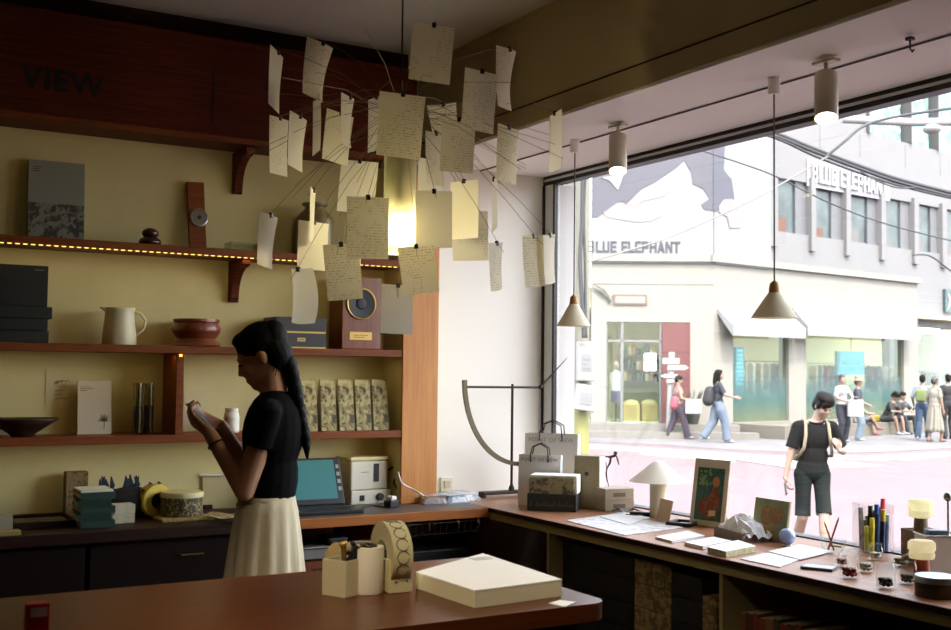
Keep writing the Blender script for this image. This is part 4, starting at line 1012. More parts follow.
# carton with glowing-topped brushes, mesh box, big tin
mid, rz, w, h = upright(901, 562, 927, 569, 531)
t = thing('brown_carton', 'open brown carton standing behind the jars', 'carton', (mid.x, mid.y, zc), rz)
s = MB().box(-w/2, w/2, 0, .12, 0, .003)
for q4 in ((-w/2,w/2,0,.003),(-w/2,w/2,.117,.12),(-w/2,-w/2+.003,.003,.117),(w/2-.003,w/2,.003,.117)): s.box(*q4, .0031, h)
s.obj('carton', mat('carton_brown', (124,104,78), .7, noise=(110,92,68), nscale=20), t)
M_fluff = translucent('pale_fluff', (255,249,218), .7)
M_hand = mat('brush_handle', (120,92,66), .5); M_rhand = mat('red_handle', (170,80,50), .5)
def brush(label, px_, pb, pt, wv, mh, D=None, X=None, z=None):
    a = onZ(px_, pb, ZC) if z is None else onX(px_, pb, X)
    k = ((a-CAM).dot(FW))/F; H_ = (pb-pt)*k; r = wv*k/2
    t = thing('tassel_brush', label, 'brush', (a.x, a.y, zc if z is None else a.z))
    MB().lathe([(r*.56,0),(r*.56,H_*.3),(r*.5,H_*.6)], 18).obj('handle', mh, t, True)
    MB().lathe([(r*.5,H_*.55),(r*.86,H_*.57),(r*.94,H_*.66),(r*.86,H_*.74),(r*1.0,H_*.80),(r*.98,H_*.94),(r*.8,H_),(0,H_)], 24).obj('cream_head', M_fluff, t, True)
zi = zc+.0035
brush('pale yellow headed brush standing up in the brown carton', 921, 540, 500, 25, M_hand, X=mid.x+.06, z=1)
brush('pale yellow headed brush with a red-brown handle in front of the carton', 922, 582, 541, 27, M_rhand)
a = onZ(944, 574, ZC)
t = thing('mesh_box', 'white wire mesh pen box at the window beside the brown carton', 'box', (a.x+.02, a.y+.05, zc), R(-30))
M_mesh = mat('white_mesh', (206,206,204), .5)
s = MB()
for q4 in ((-.055,.055,-.055,-.052),(-.055,.055,.052,.055),(-.055,-.052,-.052,.052),(.052,.055,-.052,.052)): s.box(*q4, 0, .13)
s.obj('mesh_walls', M_mesh, t); MB().box(-.058, .058, -.058, .058, .1305, .136, .001).obj('rim', M_chrome, t); MB().box(-.03, .04, -.02, .03, .137, .15, .002).obj('grey_lid', mat('lid_grey', (110,120,136), .5), t)
a = onZ(936, 596, ZC); k = ((a-CAM).dot(FW))/F
t = thing('round_tin', 'big round dark tin with a pale blue-grey lid at the counter edge', 'tin', (a.x, a.y, zc)); r = 20.5*k
MB().lathe([(r*.97,0),(r*.98,.003),(r*.98,.045)], 40).obj('drum', mat('tin_dark', (70,66,58), .4, .6), t, True)
MB().lathe([(r,.0455),(r,.062),(r*.96,.066),(r*.6,.070),(0,.071)], 40).obj('lid', mat('tin_lid', (160,172,182), .35, .5), t, True)
t = thing('silver_bell', 'tiny silver object on the sill at the photo’s right edge', 'ornament', onX(948, 512, XW-.15)[:])
t.location.z = zc
zz = onX(948, 500, XW-.15).z-zc
MB().tube([(0,0,0),(0,0,zz)], .004, 8).obj('stem', M_steel, t, True); MB().ell((0,0,zz+.012), .016, .016, .018).obj('head', M_steel, t, 'all')
# ================================================================ front table and its things
ZT = .90
M_table = mat('table_wood', (96,47,18), .3, spec=.35, noise=(76,35,12), nscale=3, stretch=(1,12,14))
t = thing('front_table', 'dark red-brown wooden table filling the bottom of the view', 'table', (0, 0, 0))
TX = 1.785; TY0, TY1 = 2.335, 3.09
s = MB(); r = .05
poly = [(-1.2, TY0), (TX-r, TY0)] + [(TX-r+r*math.sin(R(a)), TY0+r-r*math.cos(R(a))) for a in range(15, 90, 15)] + [(TX, TY0+r), (TX, TY1), (-1.2, TY1)]
s.prism(poly, 'z', ZT-.045, ZT); s.obj('tabletop', M_table, t)
MB().box(-1.15, TX-.06, TY0+.06, TY1-.05, ZT-.16, ZT-.046, .003).obj('apron', M_table, t)
for x in (-1.1, TX-.12):
    for y in (TY0+.07, TY1-.12): MB().box(x, x+.06, y, y+.06, 0, ZT-.161, .004).obj('leg', M_table, t)
MB().tube([(TX-.004, TY0+.12, ZT-.03), (TX+.004, TY0+.12, ZT-.03)], .006, 8).obj('screw_head', M_steel, t)
zt = ZT+.0008
def T(px, py): return onZ(px, py, ZT)
# white box: lid corners from the photo
P = [T(416,572), T(486,591), T(563,579), T(484,551)]
zl = .045
P = [onZ(x, y, ZT+zl) for x, y in ((416,572),(475,590.5),(561.5,579.5),(483,553.5))]
c = sum(P, Vector())/4
t = thing('paper_box', 'large flat white cardboard box on the front table', 'box', (c.x, c.y, zt))
def slab(P, z0, z1, k=1.0):
    s = MB(); lo = [s._v(((p.x-c.x)*k, (p.y-c.y)*k, z0)) for p in P]; hi = [s._v(((p.x-c.x)*k, (p.y-c.y)*k, z1)) for p in P]
    s.bm.faces.new(lo[::-1]); s.bm.faces.new(hi)
    for i in range(4): s.bm.faces.new((lo[i], lo[(i+1) % 4], hi[(i+1) % 4], hi[i]))
    return s
M_wcard = mat('white_board', (250,247,238), .6)
slab(P, 0, zl-.004).obj('body', mat('cream_side_card', (226,216,180), .65), t)
slab(P, zl-.0035, zl, 1.004).obj('lid', M_wcard, t)
q0 = sum((onZ(x, y, ZT+zl) for x, y in ((470,560),(492,558))), Vector())/2
MB().box(q0.x-c.x-.03, q0.x-c.x+.03, q0.y-c.y-.02, q0.y-c.y+.02, zl+.0003, zl+.0015).obj('label', mat('label_grey', (206,204,196), .6), t)
o = sheet('name_card', 'small white card lying by the table’s end beside the big white box', [(549,604),(560,601),(575,604),(563,608)], M_wcard, .002, 0, 'card')
P4 = [onZ(x, y, ZT) for x, y in ((549,604),(560,601),(576,603),(565,607.5))]
cc = sum(P4, Vector())/4; o.location = (cc.x, cc.y, zt)
for v, p in zip(o.data.vertices, P4+P4): v.co.x = p.x-cc.x; v.co.y = p.y-cc.y
# pen pot: square cream pot, seen corner-on
def Dk(p): return ((p-CAM).dot(FW))/F
a = T(341,597); k = Dk(a)
t = thing('pen_pot', 'square cream pot with gold pens and a dark clip on the front table', 'pot', (a.x+.02, a.y+.03, zt), math.atan2(a.y, a.x)+R(50))
M_pot2 = mat('cream_pot', (212,202,160), .55); w = 13.5*k*1.25; hp = 36*k
s = MB(); h2 = w
d2_ = .040; h2 = d2_/.62
for q4 in ((-d2_,d2_,-h2*.62,-h2*.62+.004),(-d2_,d2_,h2*.62-.004,h2*.62),(-d2_,-d2_+.004,-h2*.62+.004,h2*.62-.004),(d2_-.004,d2_,-h2*.62+.004,h2*.62-.004)): s.box(*q4, 0, hp)
s.obj('walls', M_pot2, t); MB().box(-d2_+.004, d2_-.004, -h2*.62+.004, h2*.62-.004, 0, .05).obj('filling', M_blk, t)
bz = t.location.copy(); RPOT = t.rotation_euler.z; M_goldp = mat('gold_pen', (210,170,80), .3, .8)
for i, (dx, dy, lx, ly, lab, m) in enumerate(((-.015,.015,-.006,.006,'gold-tipped pen in the cream pot, standing straight', M_goldp), (-.004,.002,.0,.0,'gold-tipped pen in the middle of the cream pot', M_goldp), (-.020,-.012,.0,.0,'slim dark pen at the back of the cream pot', M_blk))):
    c0, s0 = math.cos(RPOT), math.sin(RPOT)
    p = thing('pen', lab, 'pen', (bz.x+dx*c0-dy*s0, bz.y+dx*s0+dy*c0, zt+.051), 0, 'pens in the cream pot')
    MB().tube([(0,0,0), (lx*.8,ly*.8,.075)], .005, 8).obj('barrel', M_brass, p, True); MB().ell((lx,ly,.082), .0075, .0075, .0075, 10, 8).obj('cap', m, p, 'all')
t = thing('clip', 'dark binder clip sticking out of the cream pot', 'clip', (bz.x+.012, bz.y-.008, zt+.052), R(-30)); t.rotation_euler.y = R(32)
MB().box(-.028, .028, -.008, .008, 0, .075, .003).obj('jaw', M_blk, t); MB().tube([(-.015,-.009,.07),(-.012,-.009,.09),(.012,-.009,.09),(.015,-.009,.07)], .002, 6).obj('wire_arm', M_brass, t)
# white cylinder
a = T(371,594); k = Dk(a); r = 15.8*k; h = 46*k
t = thing('tape_canister', 'white paper-wrapped cylinder with a black hollow top beside the pen pot', 'canister', (a.x, a.y+.02, zt))
M_tis = mat('tissue_roll', (236,228,206), .8)
MB().lathe([(r*.97,0),(r,.004),(r,h-.004),(r*.97,h),(r*.6,h),(r*.58,h-.012),(0,h-.012)], 32, cap=False).obj('roll', M_tis, t, True)
MB().lathe([(r*.57,h-.011),(r*.57,h+.004),(r*.35,h+.006),(r*.34,h-.004),(0,h-.004)], 24).obj('core', M_blk, t, True)
# loose wide tape lying behind
a = T(338,588)
M_tan = mat('parcel_tape', (180,156,108), .45, noise=(160,134,88), nscale=12)
t = thing('parcel_tape', 'brown parcel tape roll standing on edge behind the pen pot', 'tape', (a.x+.075, a.y+.15, zt+.047), R(25))
s = MB(); s.M = Euler((PI/2, 0, 0)).to_matrix().to_4x4()
s.lathe([(.029,-.024),(.047,-.024),(.047,.024),(.029,.024),(.029,-.024)], 32, cap=False).obj('tape', M_tan, t, True)
s = MB(); s.M = Euler((PI/2, 0, 0)).to_matrix().to_4x4()
s.lathe([(.026,-.025),(.0285,-.025),(.0285,.025),(.026,.025),(.026,-.025)], 32, cap=False).obj('cardboard_core', mat('core_card', (96,74,46), .8), t, True)
a = T(352,585)
o = MB().grid(lambda u, v: ((u-.5)*.16, (v-.5)*.10, .11+.03*math.sin(u*3)), 10, 4, .002).obj('crumpled_wrap', mat('grey_wrap', (140,126,100), .6), smooth=True, loc=(a.x+.10, a.y+.17, zt), rz=R(20))
o2 = o
bpy.data.objects.remove(o2)
t = thing('tape_stack', 'stack of pale tape rolls behind the white cylinder', 'tape', (a.x+.10, a.y+.14, zt))
for k_ in range(2): MB().lathe([(.03,.044*k_),(.052,.044*k_),(.052,.0435*(k_+1)),(.03,.0435*(k_+1)),(.03,.044*k_)], 28, cap=False).obj('roll', mat('grey_wrap', (140,126,100), .6), t, True)
# tape dispenser with printed roll
a = T(402,593); k = Dk(a); w = 25*k; h = 33*k
t = thing('tape_dispenser', 'cream tape dispenser holding a tall patterned roll beside the white box', 'dispenser', (a.x, a.y+.055, zt), R(-4))
M_disp = mat('dispenser_cream', (206,196,150), .5)
s = MB(); hw = w/2
s.box(-hw, hw, -.055, -.049, 0, h, .002).box(-hw, hw, .075, .081, 0, h*.8, .002).box(-hw, -hw+.006, -.049, .075, 0, h, .002).box(hw-.006, hw, -.049, .075, 0, h, .002)
s.obj('holder', M_disp, t); MB().box(-hw+.006, hw-.006, -.049, .075, 0, .006).obj('base', M_disp, t)
for dx in (-hw*.45, hw*.55): MB().ell((dx, -.0565, h*.36), .004, .003, .004, 8, 6).obj('rivet', M_steel, t, 'all')
rr = 33*k
s = MB(); s.M = Matrix.Translation((-.002, .012, 68*k-rr)) @ Euler((0, PI/2, 0)).to_matrix().to_4x4()
s.lathe([(rr*.45,-.028),(rr,-.028),(rr,.028),(rr*.45,.028),(rr*.45,-.028)], 40, cap=False).obj('roll', mat('roll_cream', (196,186,142), .6), t, True)
s = MB()
for j in range(9):
    an = R(-20+j*22); cy, cz = .012-(rr+.0006)*math.cos(an), 68*k-rr+(rr+.0006)*math.sin(an)
    tg = Vector((0, math.sin(an), math.cos(an)))
    pts = [Vector((-.002+.017*math.cos(b), cy, cz))+tg*(.017*math.sin(b)) for b in [R(20+i*22) for i in range(16)]]
    s.tube(pts, .0011, 4)
o = s.obj('printed_rings', mat('grey_ring_print', (92,84,64), .7), t); o['kind'] = 'stuff'
s = MB(); s.M = Matrix.Translation((-hw*.98, .012, 68*k-rr)) @ Euler((0, PI/2, 0)).to_matrix().to_4x4()
s.lathe([(.012,.001),(.012,w*.97),(0,w*.97)], 16).obj('axle', M_blk, t, True)
# red packet at lower left
Yr = TY0+.16
a = onY(38, 604, Yr); x0 = onY(27, 606, Yr).x; x1 = onY(50, 606, Yr).x
t = thing('red_packet', 'small bright red box with a white band at the front table’s left', 'box', ((x0+x1)/2, Yr, zt))
w = x1-x0; h = a.z-zt
hh = max(h, .03)
MB().box(-w/2, w/2, 0, .03, 0, hh, .002).obj('packet', mat('bright_red', (196,24,30), .4), t)
MB().box(-w*.34, w*.38, -.0008, -.0002, hh*.72, hh*.92).obj('white_band', mat('band_white', (220,180,170), .6), t)
# ================================================================ note mobile
DM = 4.1
C = onD(400, 190, DM); ppm = F/DM
M_note = translucent('note_paper', (248,243,226), .5, lines=(196,188,168), freq=105)
M_note2 = translucent('note_paper_blank', (250,246,234), .5)
M_wire = mat('thin_steel_wire', (120,104,80), .4, .7)
lampo = thing('note_chandelier', 'hanging lamp of radiating thin wires with a frosted glass tube', 'lamp', (C.x, C.y, 0))
def rel(v): return (v.x-C.x, v.y-C.y, v.z)
zb = onD(403, 254, DM).z; ztb = onD(403, 150, DM).z; zh = onD(403, 98, DM).z; zbulb = onD(403, 228, DM).z
MB().lathe([(.045,CEIL-.03),(.05,CEIL-.001),(0,CEIL-.001)], 24).obj('ceiling_rose', M_black, lampo, True)
MB().tube([(0,0,CEIL-.03), (0,0,zh)], .0035, 8).obj('cable', M_black, lampo, True)
MB().tube([(0,0,zh+.01), (0,0,zbulb+.075)], .010, 12).obj('stem', M_steel, lampo, True)
MB().lathe([(.016,zbulb+.05),(.02,zbulb+.055),(.02,zbulb+.10),(.012,zbulb+.105)], 16).obj('socket', M_wht, lampo, True)
M_bulb = emission('bulb_glow', (255,240,202), BULB)
MB().lathe([(0,zbulb-.058),(.022,zbulb-.05),(.033,zbulb-.025),(.033,zbulb),(.024,zbulb+.03),(.014,zbulb+.049)], 20).obj('bulb', M_bulb, lampo, 'all')
M_frost = glass('frosted_tube', (240,238,210), .04, .3, .4, .34, (240,236,200))
MB().lathe([(.060,zb),(.060,ztb)], 32, cap=False).obj('glass_tube', M_frost, lampo, 'all')
# cx, top y, w, h, tilt, depth offset, curl, ruled?, label
NOTES = [
 (278,52,13,59,3,-.10,.5,0,'narrow bright note seen almost edge-on at the top far left of the wire lamp'),
 (323,43,26,57,6,.05,.8,1,'curled note with dotted writing high over the left side of the wire lamp'),
 (316,98,7,56,0,.12,.3,0,'sliver of a note hanging right below the curled dotted one'),
 (280,118,19,57,-2,.30,.2,1,'dim grey note in shadow before the signboard’s right bracket'),
 (300,116,17,54,3,-.15,.3,0,'plain pale note beside the dim grey one'),
 (341,113,27,51,6,.25,.2,1,'pale note under a bent slip to the left of the lamp cable'),
 (350,97,13,50,-4,-.05,.9,0,'bent white slip hanging over another pale note'),
 (377,97,18,54,0,.34,.1,1,'beige note mostly hidden behind the big central note'),
 (403,94,46,64,3,-.35,.25,1,'biggest handwritten note, hanging just left of the lamp cable’s foot'),
 (434,25,42,58,4,-.25,.1,1,'topmost handwritten note of all, square against the ceiling'),
 (482,71,33,61,4,-.20,.1,1,'handwritten note in front of the brown bulkhead, upper right of the lamp'),
 (510,49,20,60,-3,.0,.8,1,'curled note high on the right, twisted toward the window'),
 (555,113,12,58,2,.10,.3,0,'narrow blank note farthest right near the ceiling track'),
 (509,127,21,56,2,.15,.15,1,'translucent note hanging over the white soffit edge'),
 (443,104,30,40,-14,.20,.5,1,'drooping note tilted behind a ruled one to the right of the big central note'),
 (436,133,19,52,-3,.10,.2,1,'slim note tucked under the tilted drooping one'),
 (459,119,34,54,2,-.10,.1,1,'ruled note with dark lines at mid height right of the lamp'),
 (360,161,37,52,5,.30,.1,0,'greenish see-through note above the handwritten one beside the bulb'),
 (271,215,18,53,4,-.05,.4,0,'bright blank note at lower far left in front of the topmost shelf'),
 (314,222,30,48,1,.02,.1,0,'white note covering the lower part of the olive bottle'),
 (313.5,190,5,53,1,-.06,.2,0,'twisted sliver of paper hanging in front of the olive bottle’s neck'),
 (341,244,36,56,-6,-.22,.1,1,'slanted note hanging over the wooden speaker’s left side'),
 (298,269,21,55,2,-.10,.9,0,'curved blank note above the charcoal keepsake box'),
 (368,197,42,62,-1,-.38,.1,1,'large handwritten note immediately left of the glowing bulb'),
 (398,285,33,49,1,-.02,.1,0,'lowest blank white note hanging before the end panel'),
 (416,246,37,48,-8,-.15,.1,1,'tilted note just below the glowing bulb'),
 (434,191,37,57,-1,-.02,.1,0,'beige note immediately right of the glowing bulb'),
 (464,181,28,58,0,.22,.1,0,'faint pale note before the white wall, upper of two there'),
 (470,211,36,50,-2,.34,.1,1,'grey-tinted note overlapping below the faint pale one'),
 (497,243,14,48,-8,-.08,.5,1,'narrow slanting beige note in front of the white wall'),
 (534,236,22,51,-6,.08,.2,1,'pinkish lined note beside the window’s grey stile'),
 (550,235,12,49,-8,.16,.4,0,'beige narrow note overlapping the window’s dark frame'),
 (494,179,5,52,-2,.30,.2,0,'thread-thin note edge hanging in front of the white wall'),
 (432,160,26,40,2,.36,.1,0,'half-lit note to the right above the frosted tube'),
 (357,257,8,31,-2,.25,.1,0,'small strip hanging behind the slanted note near the speaker'),
]
M_clip = mat('clip_black', (24,22,20), .4)
wire_n = 0
for i, (cx, ty, wp, hp, tilt, dd, curl, ruled, lab) in enumerate(NOTES):
    D = DM+dd; k = D/F
    top = onD(cx, ty, D); h = hp*k; wvis = wp*k; wreal = max(wvis*1.02, .148*(.9 if wp > 14 else 1.0)) if wp < 34 else wvis*1.02
    fac = min(1, wvis/wreal); yaw = math.acos(fac)*(-1 if i % 5 == 2 else 1)
    va = math.atan2(top.y-CAM.y, top.x-CAM.x)
    t = thing('note_sheet', lab, 'note', top[:], 0, 'notes clipped to the wire lamp')
    t.rotation_euler = Euler((0, R(tilt), va-PI/2+yaw))
    bend = .02*curl*(.45 if wp < 15 else 1)
    def fn(u, v, w=wreal, h=h, b=bend, c=curl):
        x = (u-.5)*w; 
        return (x*(1-.15*c*v), b*(4*(u-.5)**2)*(1-.4*v) + b*1.4*math.sin(v*2.2)*(.5+u), -v*h + .006*c*(abs(u-.5)*2)**2)
    MB().grid(fn, 6, 10, .0005).obj('paper', M_note if ruled else M_note2, t, True)
    MB().box(-.007, .007, -.006, .006, -.010, .008, .002).obj('clip', M_clip, t)
    if i < 95:
        a = Vector((0, 0, zh-.02-.09*random.random())); e = Vector(rel(top))+Vector((0, 0, .006))
        m = (a+e)/2 + Vector((0, 0, .05+.03*random.random()))
        MB().tube([a, a*.7+m*.3+Vector((0,0,.02)), m, m*.4+e*.6+Vector((0,0,.008)), e, e+(e-m)*.14], .0009, 5).obj('wire', M_wire, lampo, True)
for k_ in range(24):
    an = k_*2.4; L = .45+.25*random.random(); a = Vector((0, 0, zh-.12*random.random()))
    zz = (.55*random.random()-.35)
    e = a+Vector((L*math.cos(an), L*math.sin(an), zz*.9)); m = (a+e)/2+Vector((0,0,.04))
    MB().tube([a, m, e], .0008, 5).obj('wire', M_wire, lampo, True)
# ================================================================ window lamps
def pendant(label, px, ptop, pcone_top, pcone_bot, wpx):
    a = onZ(px, ptop, SOFF-.012); X = a.x
    zb = onX(px, pcone_bot, X).z; ztp = onX(px, pcone_top, X).z; k = Dk(onX(px, pcone_bot, X))
    t = thing('pendant_lamp', label, 'lamp', (a.x, a.y, 0), 0, 'cone pendants in the window')
    zs = SOFF-.0125
    MB().lathe([(.022,zs-.065),(.024,zs-.06),(.024,zs)], 18).obj('canopy', M_soffit, t, True)
    MB().tube([(0,0,zs-.065),(0,0,ztp+.03)], .0032, 8).obj('cord', mat('brown_cord', (96,74,62), .7), t, True)
    MB().lathe([(.008,ztp+.035),(.018,ztp+.025),(.022,ztp),(.022,ztp-.012)], 18).obj('wood_cap', mat('lamp_wood', (178,126,60), .5), t, True)
    r = wpx*k/2
    MB().lathe([(r,zb),(r*.98,zb+.004),(.022,ztp-.01),(.018,ztp-.01),(r*.95,zb+.001),(r,zb)], 40, cap=False).obj('shade', translucent('pendant_shade', (240,234,212), .35), t, True)
    MB().ell((0,0,zb+.035), .022, .022, .028, 14, 10).obj('bulb', M_wht, t, 'all')
pendant('cone pendant lamp at the window’s left edge near the grey stile', 575, 140, 302, 326, 34)
pendant('cone pendant lamp hanging in the middle of the shop window', 774, 78, 290, 318, 46)
trk = MB().tube([(3.275, -2.0, SOFF-.0165), (3.275, YB-.01, SOFF-.0165)], .004, 6).obj('track_rail', mat('rail_dark', (70,62,56), .5)); tag(trk, 'thin dark lamp rail running along the white soffit', 'rail')
M_spot = mat('spot_cream', (206,198,172), .45)
M_spotlens = emission('spot_lens', (255,236,190), 14)
def spot(label, px, py, pyb):
    a = onZ(px, py, SOFF-.012); X = a.x; zs = SOFF-.021
    dv = (CAM-a).normalized(); ax = -Vector((dv.x*.42, dv.y*.42, -1)).normalized(); TS = ax.to_track_quat('Z', 'Y').to_matrix().to_4x4()
    k = Dk(a); L = (pyb-py-8)*k
    t = thing('track_spotlight', label, 'spotlight', (a.x, a.y, zs), 0, 'spotlights on the soffit rail')
    MB().box(-.022, .022, -.05, .05, -.012, 0, .003).obj('adapter', M_spot, t)
    MB().tube([(0,0,-.012),(0,0,-.06)], .008, 10).obj('arm', M_spot, t, True)
    s = MB(); s.M = Matrix.Translation((0, 0, -.055)) @ TS
    r = .042
    s.lathe([(r*.96,-L),(r,-L+.004),(r,-.004),(r*.95,0),(0,0)], 30, cap=False).lathe([(r*.96,-L),(r*.86,-L+.02),(r*.84,-L+.03),(0,-L+.03)], 30, cap=False).obj('cylinder', M_spot, t, True)
    s = MB(); s.M = Matrix.Translation((0, 0, -.055)) @ TS
    s.lathe([(0,-L+.001),(r*.5,-L+.002),(r*.84,-L+.012),(0,-L+.02)], 26, cap=False).obj('lens', M_spotlens, t, True)
    lamp('spot_light', 'SPOT', (a-Vector((0,0,.08))-ax*(L+.012))[:], SPOTW, (255,224,176), -ax, spot_size=R(80), spot_blend=.6, shadow_soft_size=.03)
    return a, L
sp1 = spot('cylinder spotlight on the rail between the two pendants', 618, 123, 172)
sp2 = spot('cylinder spotlight to the right of the window’s middle pendant', 826, 58, 118)
t = thing('hook', 'small black hook hanging from the soffit rail near the right edge', 'hook', onZ(910, 37, SOFF-.021)[:])
MB().box(-.012, .012, -.012, .012, -.012, .0, .002).obj('clamp', M_black, t); MB().tube([(0,0,-.012),(0,0,-.04),(.012,0,-.05),(.02,0,-.04)], .003, 6).obj('wire_hook', M_black, t, True)

# ceiling spot added out of view to brighten the front table
t = thing('added_spotlight', 'added unseen ceiling spotlight brightening the front table', 'spotlight', (.15, 1.35, CEIL-.001))
MB().box(-.05, .05, -.03, .03, -.02, 0, .003).obj('adapter', M_spot, t); MB().tube([(0,0,-.02),(0,0,-.10)], .009, 10).obj('arm', M_spot, t, True)
ax = -(Vector((1.40, 2.72, .92))-Vector((.15, 1.35, CEIL-.1))).normalized(); TS = Matrix.Translation((0, 0, -.10)) @ ax.to_track_quat('Z', 'Y').to_matrix().to_4x4()
s = MB(); s.M = TS; s.lathe([(.05,-.12),(.05,.04),(0,.04)], 28, cap=False).obj('cylinder', M_spot, t, True)
s = MB(); s.M = TS; s.lathe([(0,-.112),(.048,-.112)], 24, cap=False).obj('lens', M_spotlens, t)
lamp('spot_light', 'SPOT', (Vector((.15, 1.35, CEIL-.1))-ax*.13)[:], FILLW, (255,236,206), -ax, spot_size=R(42), spot_blend=.7, shadow_soft_size=.06)
# ================================================================ the street outside
ALB = OUT_ALB  # outdoor colours darkened to offset sky light raised for the interior
ZR, ZW, ZF = -.42, -.25, .10      # road, pavement, shop floor level
M_road = mat('pinkish_road', (184,152,156), .85, noise=(176,145,149), nscale=.8)
M_pave = mat('pavement', (196,190,192), .85, noise=(166,162,166), nscale=1.5)
M_line = mat('road_paint', (240,236,232), .8)
M_fac = mat('white_render', (230,226,214), .85)
M_facg = mat('grey_panels', (206,204,206), .8, noise=(200,199,202), nscale=1.2)
def road_z(D): return ZR if D < 12.5 else (ZR+(D-12.5)/11*.155 if D < 23.5 else ZR+.155)
def on_road(px, py):
    z = ZR
    for _ in range(30): p = onZ(px, py, z); z = road_z((p-CAM).dot(FWH))
    return onZ(px, py, z)
FWH = Vector((math.sin(YAW), math.cos(YAW), 0)); RTH = Vector((math.cos(YAW), -math.sin(YAW), 0))
s = MB()
s.grid(lambda u, v: tuple(FWH*[-40, -10, 3, 8, 12.5, 16, 20, 23.5, 30, 60, 110][round(v*10)]+RTH*(-70+160*u)+Vector((0, 0, road_z([-40, -10, 3, 8, 12.5, 16, 20, 23.5, 30, 60, 110][round(v*10)])))), 8, 10)
struct('ground_road', s, M_road)
K = onD(713, 372, 29.8); K.z = 0
hB = R(82); dB = Vector((math.sin(hB), math.cos(hB), 0)); nB = Vector((math.cos(hB), -math.sin(hB), 0))
hA = R(-57); dA = Vector((-math.sin(hA), -math.cos(hA), 0)); nA = Vector((-math.cos(hA), math.sin(hA), 0))*1
nA = Vector((dA.y, -dA.x, 0))
rzB = math.atan2(dB.y, dB.x); rzA = math.atan2(dA.y, dA.x)
def FB(px, py, off=0): p = onP(px, py, K+nB*off, nB); return (p-K).dot(dB), p.z
def FA(px, py, off=0): p = onP(px, py, K+nA*off, nA); return (p-K).dot(dA), p.z
def mbB(): return MB().at(K.x, K.y, 0, rzB)
def mbA(): return MB().at(K.x, K.y, 0, rzA)
# pavement
LEDGE = 1.75
s = MB()
poly = [onZ(x, y, ZW) for x, y in ((520,439),(640,443.5),(733,449.5),(800,452),(870,452.5),(951,448),(1100,440))]
far = [(60, 60), (0, 60)]
s.prism([(p.x, p.y) for p in poly]+far, 'z', ZR-.1, ZW)
struct('ground_pavement', s, M_pave)
for k, q4 in enumerate(([(585,444.5),(735,453.5),(735,458.5),(585,448.5)], [(735,454),(800,457),(885,466),(800,470),(735,460)], [(862,457),(960,452),(960,455),(905,461)], [(640,452),(735,460),(735,463),(640,455)], [(800,455.5),(860,456),(890,461),(840,460)])):
    s = MB(); P = [on_road(x, y) for x, y in q4]
    lo = [s._v((p.x, p.y, p.z+.002)) for p in P]; hi = [s._v((p.x, p.y, p.z+.010)) for p in P]
    s.bm.faces.new(lo[::-1]); s.bm.faces.new(hi)
    for i in range(4): s.bm.faces.new((lo[i], lo[(i+1) % 4], hi[(i+1) % 4], hi[i]))
    struct('road_markings', s, M_line)
# ---------- corner shop building
ZC1 = FB(731, 264)[1]           # top of the ground-floor block
bld = thing('shop_building', 'white corner shop building across the street with a huge billboard on its upper floor', 'building', (0, 0, 0))
sB = lambda px, py=380, off=0: FB(px, py, off)[0]
sA = lambda px, py=380, off=0: FA(px, py, off)[0]
zwb = .10; zA_top = FA(640, 322)[1]; zB_top = FB(800, 334)[1]+.15
b1, b2, b3, b4, bend = sB(733), sB(789), sB(806), sB(904), sB(918)
a1, a2, a3, aL = sA(606), sA(662), sA(690), sA(591)
TH = .35
w = mbB()
w.box(0, b1, 0, TH, zwb-.35, ZC1).box(b2, b3, 0, TH, zwb-.35, ZC1).box(b4, bend, 0, TH, zwb-.35, ZC1)
w.box(b1, b2, 0, TH, zB_top, ZC1).box(b3, b4, 0, TH, zB_top, ZC1).box(b1, b2, 0, TH, zwb-.35, zwb+.02).box(b3, b4, 0, TH, zwb-.35, zwb+.02)
w.M = Matrix.Translation((K.x, K.y, 0)) @ Euler((0, 0, rzA)).to_matrix().to_4x4()
w.box(aL-.0, a1, 0, TH, zwb-.35, ZC1).box(a3, 0.0, 0, TH, zwb-.35, ZC1).box(a1, a3, 0, TH, zA_top, ZC1)
w.obj('ground_floor_wall', M_fac, bld)
w = mbB().box(-.15, bend+.1, -.12, .4, ZC1+.0, ZC1+.18); w.M = Matrix.Translation((K.x, K.y, 0)) @ Euler((0, 0, rzA)).to_matrix().to_4x4()
w.box(aL, .10, -.12, .4, ZC1, ZC1+.18).box(aL, .03, -.015, .0, ZC1-.61, ZC1-.58)
w.obj('cornice', M_fac, bld)
w = mbA().box(a2, a3, -.02, .2, zwb, zA_top-.02); w.obj('red_door_pillar', mat('dark_red_panel', (150,52,58), .6), bld)
w = mbA()
for z in (1.3, 2.0): w.box(a2, a3, -.03, -.021, z, z+.03)
w.obj('pillar_seam', mat('deep_red', (118,40,46), .6), bld)
# upper storey mass behind billboard and roofs
w = mbB().box(bend+.02, bend+14, .9, 1.2, 3.1, ZC1+.02); w.obj('neighbour_fascia', mat('pale_grey_fascia', (196,196,200), .7), bld)
